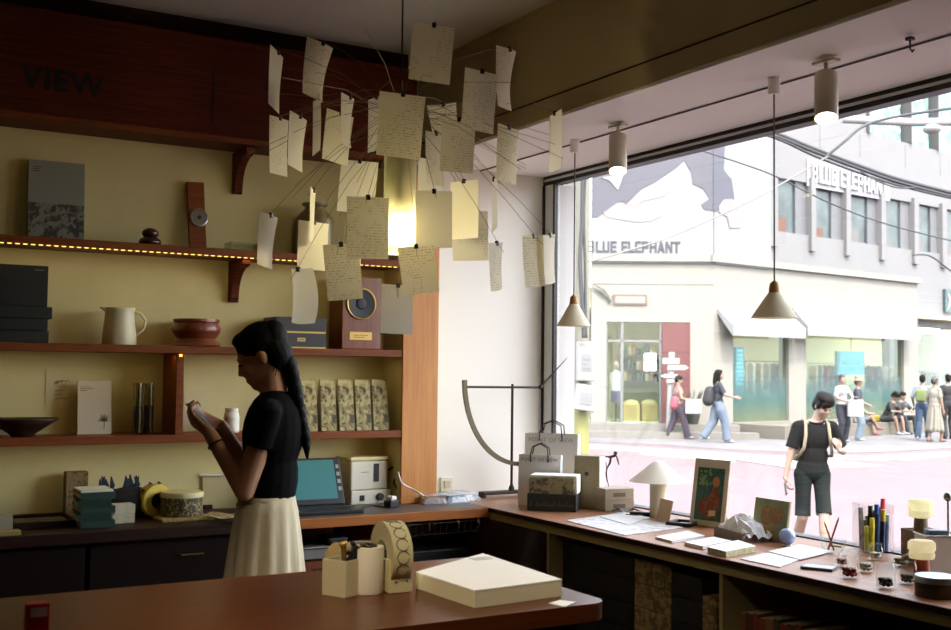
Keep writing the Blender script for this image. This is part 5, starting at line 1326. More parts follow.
# shop interiors: back wall, floor, side walls
ALB = .8
M_int = mat('shop_interior', (214,206,176), .8); M_intl = emission('shop_lamp', (255,246,226), 26)
ALB = OUT_ALB
w = mbB().box(.4, bend+10, 4.0, 4.15, zwb, 4.0).box(.4, bend+10, TH, 4.0, zwb-.1, zwb-.001).box(.4, bend+10, TH, 4.0, zB_top+.6, zB_top+.7); w.obj('interior', M_int, bld)
w = mbA().box(aL-1, .0, 3.4, 3.5, zwb, 4.0).box(aL-1, -.2, TH, 3.4, zwb-.1, zwb-.001).box(aL-1, -.4, TH, 3.4, zA_top+.4, zA_top+.5).box(aL-1, aL-.9, TH, 3.4, zwb, 4); w.obj('interior', M_int, bld)
w = mbA().box(a1, a2, 1.0, 1.15, zA_top+.25, zA_top+.3); w.obj('interior_lamp', M_intl, bld)
w = mbB().box(b1, b2, 1.2, 1.35, zB_top+.48, zB_top+.52).box(b3, b4, 1.2, 1.35, zB_top+.48, zB_top+.52); w.obj('interior_lamp', M_intl, bld)
M_sg = glass('street_glass', (236,244,240), .05)
mbA().box(a1, a2, .1, .115, zwb, zA_top).obj('shop_window', M_sg, bld)
mbB().box(b1, b2, .1, .115, zwb+.02, zB_top).obj('shop_window', M_sg, bld)
mbB().box(b3, b4, .1, .115, zwb+.02, zB_top).obj('shop_window', M_sg, bld)
# frosted film on the lower part of windows
ALB = .34
def film(name):
    m = bpy.data.materials.new(name); m.use_nodes = True; nt = m.node_tree; nt.nodes.clear()
    o = nt.nodes.new('ShaderNodeOutputMaterial'); tc = nt.nodes.new('ShaderNodeTexCoord'); sp = nt.nodes.new('ShaderNodeSeparateXYZ')
    nt.links.new(tc.outputs['Object'], sp.inputs[0])
    ra = nt.nodes.new('ShaderNodeValToRGB'); mr = nt.nodes.new('ShaderNodeMapRange')
    mr.inputs['From Min'].default_value = .1; mr.inputs['From Max'].default_value = 1.45
    nt.links.new(sp.outputs['Z'], mr.inputs['Value']); nt.links.new(mr.outputs[0], ra.inputs[0])
    e = ra.color_ramp.elements; e[0].position = 0; e[0].color = rgb((140,150,122)); e[1].position = 1; e[1].color = rgb((140,162,168))
    x = e.new(.45); x.color = rgb((100,134,132))
    fa = nt.nodes.new('ShaderNodeValToRGB'); nt.links.new(mr.outputs[0], fa.inputs[0])
    f = fa.color_ramp.elements; f[0].position = .55; f[0].color = (.66,.66,.66,1); f[1].position = 1; f[1].color = (0,0,0,1)
    d = nt.nodes.new('ShaderNodeBsdfDiffuse'); t = nt.nodes.new('ShaderNodeBsdfTransparent'); mx = nt.nodes.new('ShaderNodeMixShader')
    nt.links.new(ra.outputs[0], d.inputs[0]); nt.links.new(fa.outputs[0], mx.inputs[0]); nt.links.new(t.outputs[0], mx.inputs[1]); nt.links.new(d.outputs[0], mx.inputs[2])
    nt.links.new(mx.outputs[0], o.inputs['Surface']); return m
M_film2 = film('graded_teal_film')
ALB = OUT_ALB
mbB().box(b1, b2, .085, .09, zwb+.02, 1.75).obj('window_film', M_film2, bld)
mbB().box(b3, b4, .085, .09, zwb+.02, 1.75).obj('window_film', M_film2, bld)
# window bars on the chamfer shop front
M_al = mat('aluminium', (196,198,196), .4, .3)
w = mbA()
for px in (606, 622, 661): w.box(sA(px)-.04, sA(px)+.04, .05, .13, zwb, zA_top)
w.box(a1, a2, .05, .13, FA(640,341)[1]-.03, FA(640,341)[1]+.03); w.obj('shopfront_frame', M_al, bld)
# name plate on the chamfer
n0, zt_ = FA(613, 294.5); n1, zb_ = FA(647, 305)
w = mbA().box(n0, n1, -.05, -.001, zb_, zt_); w.obj('name_plate', mat('plate_rim', (170,138,120), .6), bld)
w = mbA().box(n0+.06, n1-.06, -.056, -.0505, zb_+.05, zt_-.05); w.obj('name_plate_face', M_fac, bld)
# awnings
def awning(px0, px1, label):
    off = .55
    s0, zb = FB(px0, 335.5, off); s1, _ = FB(px1, 336, off); zt = FB((px0+px1)/2, 312)[1]
    w = mbB()
    pr = [(0, zt), (0, zt-.12), (-off+.04, zb+.01), (-off+.04, zb), (-off, zb), (-off, zb+.28)]
    w.prism(pr, 'x', s0, s1)
    return w.obj('awning', mat('awning_white', (226,226,230), .8), bld)
awning(733.5, 806, ''); awning(808, 921, '')
# steps and ledge
w = mbA().box(aL-3, .6, -.62, .0, ZW-.1, ZF).box(aL-3, 1.0, -1.1, -.6205, ZW-.1, ZW+.17); w.obj('entrance_step', mat('step_stone', (206,200,190), .85, noise=(190,184,176), nscale=6), bld)
w = mbB().box(.75, bend+.6, -LEDGE, 0, ZW-.1, ZF); w.obj('ledge', mat('ledge_stone', (196,186,168), .85, noise=(184,176,160), nscale=4), bld)
# billboard
zb0 = FA(650, 259)[1]; ZBT = 10.5
bb1 = sB(770, 250)
M_bill = mat('billboard_white', (216,221,228), .6)
bill = thing('billboard', 'huge white wraparound billboard lettered BLUE ELEPHANT above the corner shop', 'billboard', (0, 0, 0))
w = mbB().box(.0, bb1, -.04, .3, zb0, ZBT); w.M = Matrix.Translation((K.x, K.y, 0)) @ Euler((0, 0, rzA)).to_matrix().to_4x4()
w.box(aL, -.0, -.04, .3, zb0, ZBT); w.obj('panel', M_bill, bill)
w = mbB().box(0, bb1, -.06, .0, zb0-.12, zb0-.001); w.M = Matrix.Translation((K.x, K.y, 0)) @ Euler((0, 0, rzA)).to_matrix().to_4x4()
w.box(aL, .0, -.06, 0, zb0-.12, zb0-.001); w.obj('lower_rim', mat('rim_blue_grey', (186,196,210), .6), bill)
def clip(poly, x, keep_less):
    out = []; n = len(poly)
    ins = (lambda p: p[0] <= x) if keep_less else (lambda p: p[0] >= x)
    for i in range(n):
        a, b = poly[i], poly[(i+1) % n]
        if ins(a): out.append(a)
        if ins(a) != ins(b): u = (x-a[0])/(b[0]-a[0]); out.append((x, a[1]+u*(b[1]-a[1])))
    return out
def printed(poly, m, name, lift):
    w = MB()
    for less, fn, mk in ((True, FA, rzA), (False, FB, rzB)):
        q4 = clip(poly, 713, less)
        if len(q4) < 3: continue
        w.M = Matrix.Translation((K.x, K.y, 0)) @ Euler((0, 0, mk)).to_matrix().to_4x4()
        w.prism([fn(x, y, .04) for x, y in q4], 'y', -.0405-lift*5, -.0401)
    w.obj(name, m, bill)
z45 = lambda L: [(570+x/4.5, 130+y/4.5) for x, y in L]
M_slv = mat('print_slate', (118,118,138), .6); M_hnd = mat('print_pale_skin', (224,204,203), .6)
printed(z45([(95,392),(97,225),(100,100),(180,60),(330,20),(560,-20),(520,130),(470,175),(380,235),(320,265),(250,335),(240,322),(215,325),(160,365),(125,392)]), M_slv, 'printed_sleeve', .004)
printed(z45([(140,215),(178,228),(215,272),(240,205),(200,208)]), mat('print_white', (238,240,246), .6), 'printed_collar', .009)
printed(z45([(250,335),(380,240),(450,275),(420,300),(330,320),(300,345)]), M_hnd, 'printed_hand', .003)
printed(z45([(150,372),(160,365),(215,326),(240,335),(300,345),(370,355),(410,390),(360,412),(290,415),(220,402),(160,392)]), M_hnd, 'printed_hand', .0035)
printed(z45([(515,138),(560,-20),(700,-40),(690,180),(725,222),(738,312),(700,310),(672,330),(662,365),(605,358),(590,335),(628,310),(600,265),(552,242),(545,190)]), M_slv, 'printed_sleeve', .0045)
printed(z45([(668,340),(690,312),(725,310),(748,342),(772,382),(768,440),(716,442),(706,392),(668,370)]), M_hnd, 'printed_hand', .005)
sl, zl = FA(588, 252.5); sr, zr = FA(681, 251); zh_ = FA(640, 240.5)[1]
Tm = Matrix.Translation((K.x, K.y, 0)) @ Euler((0, 0, rzA)).to_matrix().to_4x4()
M_blet = mat('slate_letters', (78,78,96), .6)
capH = (zh_-zl)*.92
block_text('BLUE ELEPHANT', capH, sr-sl, .02, M_blet, bill, Tm @ Matrix.Translation((sl, -.0405, zl)))
# ---------- grey upper building
OFF = -1.5
gb = thing('office_building', 'pale grey building with a band of tall windows above the shops across the street', 'building', (0, 0, 0))
zt2 = FB(777, 177, OFF)[1]; zb2 = FB(777, 231, OFF)[1]
sG = lambda px, py=220: FB(px, py, OFF)[0]
gx0 = sG(768); gx1 = gx0+40; o0 = -OFF
bays = [(775,798),(813,834),(848,870),(883,903),(916,933),(944,961),(972,988)]
w = mbB().box(gx0, gx1, o0, o0+.4, ZC1-.2, zb2).box(gx0, gx1, o0, o0+.4, zt2, 9.6)
prev = gx0
for i, (p0, p1) in enumerate(bays):
    s0, s1 = sG(p0), sG(p1)
    w.box(prev, s0, o0-.12, o0+.4, zb2-.5, zt2+.15); prev = sG(bays[i+1][0]-4.5) if i+1 < len(bays) else s1
w.box(prev, gx1, o0, o0+.4, zb2, zt2)
w.box(gx0, gx1, o0+3, o0+3.2, ZC1-.2, 13)
w.obj('wall', M_facg, gb)
mat('recess_grey', (176,178,186), .7)
ALB = .22
M_off = mat('office_dark', (70,84,88), .5, noise=(112,124,122), nscale=1.2); 
for i, (p0, p1) in enumerate(bays):
    s0, s1 = sG(p0), sG(p1)
    sn = sG(bays[i+1][0]-4.5) if i+1 < len(bays) else s1+.8
    f = mbB().box(s0+.001, s0+.04, o0+.1, o0+.25, zb2, zt2).box(s1, sn-.001, o0+.1, o0+.3, zb2, zt2).obj('window', mat('recess_grey', (176,178,186), .7), gb)
    mbB().box(s0+.04, s1-.001, o0+.16, o0+.175, zb2, zt2).obj('pane', mat('office_glass', (70,84,88), .3, noise=(130,148,148), nscale=.9, spec=.3), f)
    mbB().box(s0+.05, s0+.05+(s1-s0)*.55, o0+.10, o0+.15, zb2+.02, zb2+(zt2-zb2)*(.28 if i % 2 == 0 else .18)).obj('cabinet', mat('office_wood' if i in (0, 1) else 'office_grey', (150,98,72) if i in (0, 1) else (150,150,146), .7), f)
    mbB().box(s0+.05, s0+.05+(s1-s0)*.16, o0+.11, o0+.15, zt2-(zt2-zb2)*.6, zt2).obj('blind', mat('pale_blind', (196,206,204), .7), f)
w = mbB()
for px in (820, 860, 905, 940): w.box(sG(px, 140)-.01, sG(px, 140)+.01, o0-.012, o0-.0005, zt2+1.2, 9.5)
w.obj('panel_joint', mat('joint_grey', (176,176,180), .7), gb)
ALB = OUT_ALB
# top floor glazing, tree reflections painted into its colour
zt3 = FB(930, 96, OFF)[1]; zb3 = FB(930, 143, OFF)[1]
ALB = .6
M_topg = voro('painted_tree_reflection', (104,160,176), (44,84,70), 1.2, .25, c=(170,206,220), thick=.5)
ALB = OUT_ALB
tp = []
for i, (p0, p1) in enumerate(((868,903),(910,931),(937,958),(963,985))):
    s0, s1 = sG(p0, 130), sG(p1, 130)
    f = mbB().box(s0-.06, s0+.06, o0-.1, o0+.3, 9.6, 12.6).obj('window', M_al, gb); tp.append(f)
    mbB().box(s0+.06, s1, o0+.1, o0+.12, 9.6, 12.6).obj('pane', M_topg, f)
w = mbB().box(gx0, sG(866,130), o0, o0+.4, 9.6, 12.6).box(gx0, gx1, o0, o0+3, 12.6, 13); w.obj('upper_wall', M_facg, gb)
# white letters on the grey building
sg = thing('wall_sign', 'white raised BLUE ELEPHANT letters on the grey building above its windows', 'sign', (0, 0, 0))
sl, zl = FB(810, 182, OFF); sr, zr = FB(886, 191, OFF); zh_ = FB(812, 164.5, OFF)[1]
capH = zh_-zl
TmB = Matrix.Translation((K.x, K.y, 0)) @ Euler((0, 0, rzB)).to_matrix().to_4x4()
block_text('BLUE ELEPHANT', capH, sr-sl, .07, mat('sign_white', (250,250,252), .5), sg, TmB @ Matrix.Translation((sl, o0-.0355, zl)))
mbB().box(sl-.2, sr+.2, o0-.035, o0-.0005, zl-.15, zh_+.15).obj('backing', mat('lavender_board', (238,238,248), .6), sg)
# second hanging sign at the top of the corner
a0, z0_ = FB(770, 181, 0); a1_, z1_ = FB(780, 140, 0)
# neighbour shop to the right, set back
nb = thing('neighbour_shop', 'set-back glass-fronted shop at the right end of the white corner building', 'building', (0, 0, 0))
o1 = 1.0
w = mbB().box(bend+.02, bend+.3, o1+.02, o1+.3, zwb, 3.09).box(bend+6, bend+9, o1+.02, o1+.3, zwb, 3.09); w.obj('wall', M_facg, nb)
mbB().box(bend+.3, bend+6, o1+.1, o1+.115, zwb, 3.09).obj('shop_window', M_sg, nb)
s0, zl0 = FB(919, 327, -o1); s1, _ = FB(950, 324, -o1)
mbB().box(s0+.1, s1, o1+.4, o1+.5, zl0-.04, zl0+.06).box(s0+.5, s1+1, o1+1.2, o1+1.3, zl0-.1, zl0-.02).obj('strip_light', M_intl, nb)
s0, zz0 = FB(944, 289, -.85); s1, zz1 = FB(953, 313, -.85)
bf = thing('panel_sign', 'small teal sign with a white crossed-wing shape on the grey fascia', 'sign', (0, 0, 0))
mbB().box(s0, s0+(s1-s0)*1.6, .80, .895, zz1, zz0).obj('board', mat('teal_board', (100,140,150), .5), bf)
cx_, cz_ = s0+(s1-s0)*.8, (zz0+zz1)/2; q_ = (s1-s0)*.7
w = mbB()
for sx in (-1, 1): w.prism([(cx_, cz_+.05), (cx_+sx*q_, cz_+q_*.9), (cx_+sx*q_*.6, cz_), (cx_+sx*q_, cz_-q_*.9), (cx_, cz_-.05)], 'y', .785, .799)
w.obj('wing_mark', M_fac, bf)
# ---------- goods behind the shop windows
ALB = .7
lp = thing('blue_screen', 'glowing light-blue screen hanging in the wide shop window', 'screen', (0, 0, 0))
s0, z1_ = FB(840, 351, -.6); s1, z0_ = FB(864.5, 375, -.6)
mbB().box(s0, s1, .6, .68, z0_, z1_, .01).obj('panel', emission('cyan_screen', (120,214,232), 1.1), lp)
mbB().box(s0-.14, s0-.005, .605, .7, z0_, z1_).obj('side_panel', mat('teal_side', (70,140,160), .5), lp)  # darker teal strip along the panel's edge
mbB().box((s0+s1)/2-.01, (s0+s1)/2+.01, .63, .65, z1_, zB_top+.59).obj('hanger', M_al, lp)
mbB().box(s0+.1, s0+.28, .594, .5995, (z0_+z1_)/2-.05, (z0_+z1_)/2+.03).box(s1-.28, s1-.1, .594, .5995, (z0_+z1_)/2-.05, (z0_+z1_)/2+.03).obj('mark', mat('screen_mark', (90,176,196), .5), lp)
lp = thing('lit_pillar', 'tall blue-lit display pillar in the shop window at the building corner', 'display', (0, 0, 0))
s0, z1_ = FB(732.5, 347, -.3); s1, z0_ = FB(744, 385, -.3)
mbB().box(s0+.15, s1, .3, .45, zwb, z1_).obj('body', mat('teal_body', (70,150,176), .5), lp)
w = mbB()
for k in range(9): w.box(s0+.2, s1-.06, .292, .2995, z1_-.14-.115*k, z1_-.06-.115*k)
o = w.obj('light_rows', emission('cyan_rows', (140,220,240), 1.1), lp); o['kind'] = 'stuff'
def rail(label, pxs, py, dep, lens, cols, lab2):
    s0, z = FB(pxs[0], py, -dep); s1, _ = FB(pxs[1], py, -dep)
    r_ = thing('clothes_rail', label, 'rail', (0, 0, 0))
    mbB().tube([(s0, dep, z), (s1, dep, z)], .015, 8).obj('bar', M_al, r_, True)
    mbB().tube([(s0+.05, dep, z), (s0+.05, dep, zwb)], .015, 8).obj('leg', M_al, r_, True); mbB().tube([(s1-.05, dep, z), (s1-.05, dep, zwb)], .015, 8).obj('leg', M_al, r_, True)
    n = len(cols)
    for i, (cn, cc) in enumerate(cols):
        x = s0+.15+(s1-s0-.3)*(i+.5)/n; L_ = lens*(1+.15*math.sin(i*2.1))
        g = mbB(); g.prism([(-.22,-.10),(-.05,-.03),(.05,-.03),(.22,-.10),(.2,-L_),(-.2,-L_)], 'y', -.03, .03)
        for v in g.bm.verts: pass
        ob = g.obj('hung_garment', mat('garment_'+cn.replace(' ', '_'), cc, .9), None)
        M_ = Matrix.Translation((K.x, K.y, 0)) @ Euler((0, 0, rzB)).to_matrix().to_4x4()
        ob.data.transform(M_.inverted()); ob.data.transform(Euler((0, 0, R(62))).to_matrix().to_4x4())
        ob.matrix_world = M_ @ Matrix.Translation((x, dep, z-.02))
        tag(ob, lab2 % (cn, cnt[i]), 'garment', label[:24]+' garments')
W_ = ('white', (214,212,206)); G_ = ('grey', (140,140,142)); B_ = ('black', (34,34,38)); N_ = ('navy', (52,58,76)); R_ = ('brick red', (150,66,60)); O_ = ('beige', (190,176,150))
rail('clothes rail on the narrow shop window’s right', (744, 788), 361, 1.0, .95, [W_, O_, W_, G_, B_], '%s garment, %s on the rail in the narrow shop window')
rail('clothes rail in the wide window, before the blue screen', (808, 846), 363, 1.1, .9, [O_, G_, R_, G_, B_, W_], '%s garment, %s on the rail to the left of the hanging screen')
rail('clothes rail in the wide window beyond the blue screen', (864, 898), 364, 1.1, .8, [B_, N_, G_, W_, O_, B_], '%s garment, %s on the rail to the right of the hanging screen')
rail('clothes rail in the set-back glass shop', (919, 951), 370, 2.2, .9, [B_, N_, B_, G_, B_, B_], '%s garment, %s on the rail in the set-back shop')
# chamfer shop: shelves, bottles, crates, mannequin, poster
su = thing('display_shelving', 'white shelving of goods seen through the chamfered shop front', 'shelving', (0, 0, 0))
sx0, sx1 = sA(620, 380, -2.2), sA(662, 380, -2.2)
zsv = [FA(640, y, -2.2)[1] for y in (355, 369, 381)]
for z in zsv: mbA().box(sx0, sx1, 2.2, 2.6, z-.05, z).obj('shelf', M_fac, su)
mbA().box(sx0-.05, sx1+.3, 2.62, 2.7, zwb, 3).obj('back_panel', mat('back_green', (150,152,124), .8), su)
pc = [('teal', (70,110,120)), ('navy', (60,72,96)), ('cream', (206,196,160)), ('green', (96,120,90)), ('amber', (170,130,80))]
rown = ['top', 'middle', 'lowest']
for j, z in enumerate(zsv):
    for i in range(8):
        nm, cc = pc[(i*2+j) % 5]; hh = .20+.07*((i+j) % 3)
        x = sx0+.1+(sx1-sx0-.2)*(i+.5)/8
        p = Vector((K.x, K.y, 0))+dA*x-nA*2.32
        o = MB().lathe([(.07,0),(.075,.01),(.07,hh*.7),(.03,hh*.8),(.03,hh),(0,hh)], 10).obj('bottle', mat('goods_'+nm, cc, .4), smooth=True, loc=(p.x, p.y, z+.001))
        tag(o, f'{nm} bottle, {cnt[i]} along the {rown[j]} shelf inside the chamfered shop', 'bottle', 'goods on the white shelving')
for i, (px, py) in enumerate(((632, 420), (650, 420))):
    sc0, zc0 = FA(px-9, py, -1.2); sc1, _ = FA(px+9, py, -1.2); zt_ = FA(px, 404, -1.2)[1]
    t = thing('wooden_crate', ['tan wooden display crate with a heap of straw in the chamfered shop window', 'tan wooden display crate closest to the red pillar inside the shop window'][i], 'crate', (0, 0, 0))
    mbA().box(sc0+.02, sc1-.02, 1.2, 1.8, zwb, zt_, .02).obj('crate', mat('crate_tan', (206,178,120), .7, noise=(190,160,104), nscale=4, stretch=(1,1,12)), t)
    cxs = (sc0+sc1)/2
    mbA().ell((cxs, 1.5, zt_), (sc1-sc0)*.46, .26, .12, 14, 8).obj('heap', mat('straw', (226,206,150), .8), t, 'all')
# mannequin with white shirt and bag
p = Vector((K.x, K.y, 0))+dA*sA(616, 390, -.7)-nA*.7
t = thing('mannequin', 'mannequin in a white shirt behind the chamfered shop glass', 'mannequin', (p.x, p.y, zwb), rzA)
MB().lathe([(.16,0),(.16,.02),(.02,.03),(.02,.7)], 16).obj('stand', M_al, t, True)
MB().lathe([(.14,.55),(.17,.7),(.15,.95),(.19,1.2),(.17,1.32),(.06,1.38),(.05,1.44)], 18, sy=.65).obj('torso', mat('shirt_white', (216,214,206), .9), t, True)
MB().ell((0,0,1.54), .08, .1, .12).obj('head', mat('mannequin_tan', (190,160,140), .6), t, 'all')
MB().box(-.14, .12, -.16, -.06, .52, .86, .02).obj('hanging_bag', mat('bag_violet', (120,106,140), .8), t)
s0, zt_ = FA(644.5, 353, .02); s1, zb_ = FA(656.5, 371, .02)
o = mbA().box(s0, s1, .075, .085, zb_, zt_).obj('poster', mat('poster_pale', (226,232,234), .7)); tag(o, 'blank pale poster stuck on the chamfered shop window', 'poster')
# ---------- street furniture
ALB = OUT_ALB
p = Vector((K.x, K.y, 0))+dA*sA(672, 400, .9)+nA*.9
p = onD(671.5, 400, 29.0)
Dp = 29.0
t = thing('signpost', 'white signpost with several arrow boards before the red pillar', 'signpost', (p.x, p.y, ZW+.17))
M_sp = mat('post_white', (244,244,244), .6); rz_ = math.atan2(RT.y, RT.x)
k = Dp/F
def at_(px, py): v = onD(px, py, Dp); return Vector(((v-p).dot(RT.to_2d().to_3d().normalized()), 0, v.z-ZW-.17))
t.rotation_euler.z = rz_
q0 = at_(670, 352); q1 = at_(670, 436)
MB().tube([(at_(669,400).x, 0, 0), (at_(672,352).x, 0, q0.z)], .085, 10).obj('post', M_sp, t, True)
for px0, px1, py, hh, tipd in ((662,679,361,6,0), (667,684,367.5,5,1), (664,677,376,4,-1), (666,678,381,4,1)):
    a = at_(px0, py); b = at_(px1, py); h_ = hh*k/2
    poly = [(a.x, a.z-h_), (b.x, b.z-h_), (b.x+(.12 if tipd > 0 else 0), b.z), (b.x, b.z+h_), (a.x, a.z+h_), (a.x-(.12 if tipd < 0 else 0), a.z)]
    MB().prism(poly, 'y', -.13, -.09).obj('arrow_board', M_sp, t)
a = Vector((K.x, K.y, 0))+dA*sA(693, 410, .35)+nA*.35
t = thing('potted_plant', 'small leafy plant in a dark pot at the foot of the cream corner wall', 'plant', (a.x, a.y, ZF))
MB().lathe([(.13,0),(.2,.3),(.21,.34),(.17,.34),(.15,.28),(0,.28)], 18, cap=False).obj('pot', mat('pot_dark', (70,84,76), .7), t, True)
s = MB()
for k_ in range(26):
    an = k_*2.4; l = .25+.4*random.random(); e = Vector((.26*math.cos(an), .26*math.sin(an), .30+l))
    s.tube([(0,0,.28), e*.6+Vector((0,0,.1)), e], [.008,.03,.003], 5)
o = s.obj('leaves', mat('leaf', (84,112,80), .7), t); o['kind'] = 'stuff'
# utility pole with meter boxes
Dp = 14.0; p = onD(581, 400, Dp); k = Dp/F
t = thing('utility_pole', 'pale utility pole with a yellow painted foot beside the shop window', 'pole', (p.x, p.y, ZR), rz_)
zy = onD(581, 392, Dp).z-ZR; r = 8.2*k
M_pole = mat('pole_concrete', (206,204,180), .8); M_yel = mat('yellow_paint', (222,222,120), .6)
MB().lathe([(r*1.05,0),(r*1.03,zy)], 20).obj('yellow_foot', M_yel, t, True); MB().lathe([(r,zy+.001),(r*.8,8)], 20).obj('shaft', M_pole, t, True)
for j, (py0, py1, wv, rot, lab) in enumerate(((342,381,18,0,'tall white meter box with a faded notice strapped to the utility pole'), (384,410,21,8,'squat white junction box tilted on the utility pole below the meter box'))):
    c1 = onD(584, (py0+py1)/2, Dp); hh = (py1-py0)*k
    b = thing('meter_box', lab, 'box', (p.x, p.y, c1.z), rz_); b.rotation_euler.y = R(rot)
    x0 = (584-581)*k
    MB().box(x0-wv*k/2, x0+wv*k/2, -r-.16, -r-.005, -hh/2, hh/2, .02).obj('case', mat('box_white', (232,230,226), .6), b)
    MB().box(x0-wv*k*.3, x0+wv*k*.3, -r-.166, -r-.1605, -hh*.25, hh*.2).obj('notice', mat('notice_grey', (204,206,212), .7), b)
    if j == 0: faint_print(b, mat('notice_ink', (150,150,164), .7), x0-wv*k*.2, -r-.1662, hh*.02, (wv*k*.4, wv*k*.3, wv*k*.44), hh*.07)
def wire(label, pts, r, m, name='power_cable'):
    P = [onD(*q4) for q4 in pts]; out = []
    for i in range(len(P)-1):
        p0, p1, p2, p3 = P[max(i-1,0)], P[i], P[i+1], P[min(i+2,len(P)-1)]
        for k in range(8):
            u = k/8; out.append(.5*((2*p1)+(p2-p0)*u+(2*p0-5*p1+4*p2-p3)*u*u+(3*p1-p0-3*p2+p3)*u**3))
    out.append(P[-1])
    return tag(MB().tube(out, r, 7).obj(name, m, smooth='all'), label, 'cable', 'street cables')
M_cab = mat('cable_dark', (84,86,94), .7); M_cabl = mat('cable_pale', (196,190,180), .6)
wire('lone pale cable rising across the billboard lettering to the upper right', [(589,262,14.2),(633,249,14.5),(667,238,14.8),(713,218.5,15.1),(760,196,15.4),(800,173,15.8),(830,155,16)], .011, M_cabl)
wire('dark cable continuing the pale one along the top floor windows', [(826,157,16),(845,141,16),(866,125,16.2),(905,115,16.6),(990,103,17)], .022, M_cab)
wire('uppermost strand of the thick dark cable bundle', [(740,122,17),(778,134,17.3),(815,149,17.6),(860,166,18),(905,181,18.4),(990,202,19)], .034, M_cab)
wire('middle strand of the thick dark cable bundle', [(740,126,17),(778,137,17.3),(815,152,17.6),(860,169,18),(905,184,18.4),(990,206,19)], .030, M_cab)
wire('lowest strand of the thick dark cable bundle', [(740,128,17),(778,139,17.3),(815,156,17.6),(860,173,18),(905,187,18.4),(990,207,19)], .022, M_cab)
wire('loose loop sagging under the dark cable bundle', [(860,171,18),(880,182,18),(900,188,18.2),(918,187,18.5)], .014, M_cab)
wire('thin dark wire slanting down across the grey building’s windows', [(700,150,17),(740,163,17.2),(775,176,17.5),(830,203,18),(890,225,18.4),(990,250,19)], .012, M_cab)
wire('thin wire drooping below the right-hand window band', [(913,255,18),(930,256,18.2),(951,271,18.5),(990,300,19)], .014, M_cab)
wire('dark cable running down along the utility pole’s left side', [(583,150,13.7),(582,220,13.7),(580,262,13.7),(582,300,13.7),(584,338,13.7)], .028, M_cab)
wire('second dark cable running down beside the utility pole', [(587,150,13.7),(584,210,13.7),(585,262,13.7),(586,338,13.7)], .018, M_cab)
t = thing('lamp_arm', 'thick white street-lamp arm crossing before the top floor windows', 'lamp', (0, 0, 0))
MB().tube([onD(842,119,20), onD(880,121,20), onD(915,122.5,20), onD(990,121,20)], .075, 12).obj('arm', M_sp, t, True)
MB().ell(onD(932,129,19.8), .16, .16, .09).obj('lamp_head', M_sp, t, 'all')
# low neighbour house to the left of the billboard
t = thing('neighbour_house', 'narrow strip of a cream house with a brick band to the left of the billboard', 'building', (0, 0, 0))
zb1 = FA(585, 214, -2)[1]; zb2_ = FA(585, 200, -2)[1]
mbA().box(aL-6, aL-.1, 2, 2.3, ZW, zb1).box(aL-6, aL-.1, 2, 2.3, zb2_, 11).obj('wall', M_fac, t)
mbA().box(aL-6, aL-.1, 1.98, 2.3, zb1+.001, zb2_-.001).obj('brick_band', mat('pink_brick', (206,168,150), .85, noise=(190,150,134), nscale=5), t)
t = thing('wall_fan_leaves', 'faint palm-like leaf ornament beside the small name plate on the chamfer', 'ornament', (0, 0, 0))
w = mbA()
for k_, (x, y) in enumerate(((594,287),(597,284),(606,296),(609,300),(611,304))):
    s0, z0_ = FA(611, 300, .06); s1, z1_ = FA(x-2, y, .06); w.tube([(s0, -.06, z0_), ((s0+s1)/2, -.08, (z0_+z1_)/2+.06), (s1, -.06, z1_)], [.02,.05,.01], 5)
w.obj('leaf_spray', mat('leaf_grey', (176,178,166), .8), t)
yb_ = thing('yellow_bag', 'small bright yellow bag lying on the stone ledge', 'bag', (0, 0, 0))
s0, z0_ = FB(869, 421, LEDGE-.3); s1, z1_ = FB(881, 417, LEDGE-.3)
mbB().box(s0, s1, -LEDGE+.3, -LEDGE+.55, ZF+.001, ZF+.19, .05, 3).obj('bag', mat('bag_yellow', (236,206,60), .6), yb_)
# ================================================================ people
DG = lambda: bpy.context.evaluated_depsgraph_get()
def remesh(mb, vox, smooth=6, name='body'):
    bmesh.ops.recalc_face_normals(mb.bm, faces=mb.bm.faces)
    me = bpy.data.meshes.new(name); mb.bm.to_mesh(me); mb.bm.free()
    o = bpy.data.objects.new(name, me); COL.objects.link(o)
    m = o.modifiers.new('r', 'REMESH'); m.mode = 'VOXEL'; m.voxel_size = vox; m.use_smooth_shade = True
    s = o.modifiers.new('s', 'SMOOTH'); s.factor = .5; s.iterations = smooth
    bpy.context.view_layer.update()
    out = bpy.data.meshes.new_from_object(o.evaluated_get(DG()))
    bpy.data.objects.remove(o); bpy.data.meshes.remove(me)
    out.polygons.foreach_set('use_smooth', [True]*len(out.polygons)); out.name = name
    return out
def link(me, name, m, parent):
    me.materials.clear(); me.materials.append(m)
    o = bpy.data.objects.new(name, me); COL.objects.link(o); o.parent = parent; return o
def ik(a, b, l1, l2, pole):
    a, b, pole = Vector(a), Vector(b), Vector(pole)
    d = b-a; L = min(d.length, (l1+l2)*.999); u = d.normalized(); b = a+u*L
    x = (l1*l1-l2*l2+L*L)/(2*L); h = math.sqrt(max(0, l1*l1-x*x))
    n = pole-u*pole.dot(u); n = n.normalized() if n.length > 1e-6 else u.orthogonal().normalized()
    return a+u*x+n*h, b
